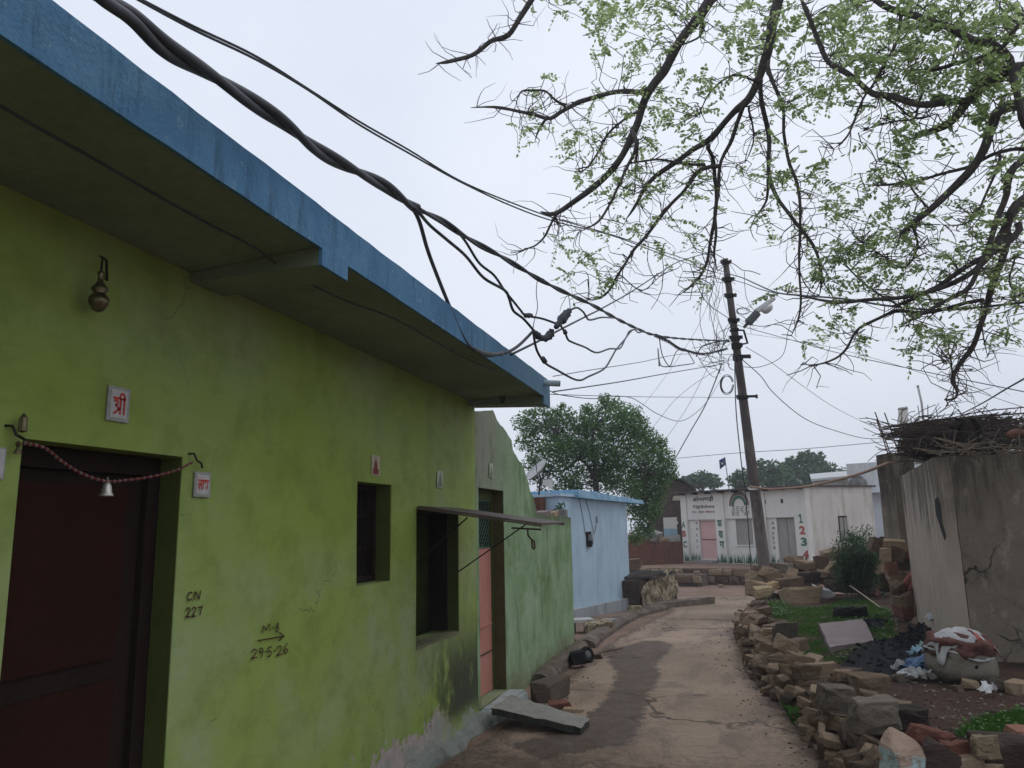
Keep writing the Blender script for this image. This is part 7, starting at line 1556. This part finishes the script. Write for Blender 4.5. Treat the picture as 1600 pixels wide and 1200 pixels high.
def spray(p, d, L, nl, size):
    side = d.cross(Vector((rg.gauss(0, .5), rg.gauss(0, .5), 1))).normalized(); q = [p, p + d * L * .5 + Vector((0, 0, .01)), p + d * L + Vector((0, 0, -.12 * L))]
    twig.tube(q, [.0022, .0018, .001], 3)
    for k in range(nl):
        t_ = (k + 1) / nl; c = q[0].lerp(q[1], min(1, t_ * 2)) if t_ < .5 else q[1].lerp(q[2], t_ * 2 - 1)
        for s in ((1, -1) if k < nl - 1 else (0,)):
            a = (d * .45 + side * s).normalized() if s else d
            a = (a + Vector((rg.gauss(0, .2), rg.gauss(0, .2), rg.gauss(-.15, .2)))).normalized(); b = a.cross(side.cross(d) + Vector((rg.gauss(0, .3), rg.gauss(0, .3), 0))).normalized() 
            b = a.cross(Vector((rg.gauss(0, .45), rg.gauss(0, .45), 1))).normalized(); l = size * rg.uniform(.75, 1.2); w_ = l * .30
            leaf.add([c, c + a * l * .3 + b * w_, c + a * l * .72 + b * w_ * .85, c + a * l, c + a * l * .72 - b * w_ * .85, c + a * l * .3 - b * w_], [(0, 1, 2, 3, 4, 5)])
SX = [(p, r, ROT.transposed() @ (p - CAM)) for p, r in samples]
SXP = [(p, r, 800 - c.x / c.z * F, 600 + c.y / c.z * F) for p, r, c in SX if c.z < -1]
for (cx, cy, cr) in CLU:
    n = max(3, int((cr / 50) ** 2 * (8.3 if cx > 1230 and cy < 240 else 8.8)))
    for _ in range(n):
        a = rg.uniform(0, 6.28); rr2 = cr * math.sqrt(rg.random()); x, y = cx + rr2 * math.cos(a), cy + rr2 * math.sin(a)
        near = min(SXP, key=lambda s: (s[2] - x) ** 2 + (s[3] - y) ** 2 + (400 if s[1] > .05 else 0))
        dep = -(ROT.transposed() @ (near[0] - CAM)).z
        p = D(x, y, dep + rg.uniform(-.55, .55))
        d = (p - near[0]); dist = d.length
        d = (d.normalized() * .6 + Vector((rg.gauss(0, .5), rg.gauss(0, .5), rg.gauss(-.12, .3)))).normalized()
        if dist < .75 and rg.random() < .7: twig.tube(spline([near[0], near[0].lerp(p, .35) + Vector((rg.uniform(-.1, .1), rg.uniform(-.1, .1), rg.uniform(-.03, .1))), near[0].lerp(p, .7) + Vector((rg.uniform(-.09, .09), rg.uniform(-.09, .09), rg.uniform(-.05, .08))), p], 2)[::1][:7], [.0045, .0042, .0038, .0034, .003, .0026, .0022], 4)
        big = 1.25 if cx > 1180 and cy < 160 and rg.random() < .35 else 1
        for k in range(rg.randint(1, 3)):
            dd = (d + Vector((rg.gauss(0, .6), rg.gauss(0, .6), rg.gauss(0, .4)))).normalized(); spray(p, dd, rg.uniform(.14, .25), rg.randint(5, 8), .036 * big * rg.uniform(.85, 1.15))
for p, r in samples:                      # crooked bare twigs all along the limbs
    if r > .05 or rg.random() < .45: continue
    for _ in range(rg.randint(1, 2)):
        d = Vector((rg.gauss(0, 1), rg.gauss(0, 1), rg.gauss(-.25, .7))).normalized(); q = [p]; 
        for k in range(rg.randint(3, 5)):
            d = (d + Vector((rg.gauss(0, .5), rg.gauss(0, .5), rg.gauss(0, .4)))).normalized(); q.append(q[-1] + d * rg.uniform(.05, .13))
        twig.tube(q, [.0048 - .0008 * k for k in range(len(q))], 4)
twig.build('twigs', M_BARK, ot)
leaf.build('foliage', M_LEAFO, ot, fix=False)
# the rest of the crown, above and beyond the picture
mb = MB(); rg = random.Random(9)
for _ in range(12):
    x, y = rg.uniform(1000, 2300), rg.uniform(-700, -380)
    if x > 1750: y = rg.uniform(-500, 350)
    leaf_cloud(mb, rg, D(x, y, rg.uniform(6.0, 9.0)), rg.uniform(.5, .9), 110, .10, flat=.6)
off = [p for p, r, x, y in SXP if x > 1660 or y < -60]
for p in off[::2]: leaf_cloud(mb, rg, p + Vector((rg.uniform(-.4, .4), rg.uniform(-.4, .4), rg.uniform(-.1, .5))), rg.uniform(.4, .75), 46, .075, flat=.6)
for _ in range(26): leaf_cloud(mb, rg, FK + Vector((rg.gauss(.3, .9), rg.gauss(0, .9), rg.uniform(.2, 2.2))), rg.uniform(.5, .9), 90, .08, flat=.6)
mb.build('upper_crown', M_LEAFO, ot, fix=False)

# ------------------------------------------------------------------ thin monsoon haze
HZ = bpy.data.materials.new('monsoon_haze'); HZ.use_nodes = True; hn = HZ.node_tree; hn.nodes.clear()
pv = hn.nodes.new('ShaderNodeVolumePrincipled'); pv.inputs['Color'].default_value = (.93, .95, 1, 1); pv.inputs['Density'].default_value = .0022
ho = hn.nodes.new('ShaderNodeOutputMaterial'); hn.links.new(pv.outputs[0], ho.inputs['Volume'])
mb = MB(); mb.box(-123, 123, -33, 223, -1.8, 11.5); hz = mb.build('haze', HZ)
tag(hz, 'thin pale monsoon haze lying over the far trees and buildings', 'haze', kind='stuff')
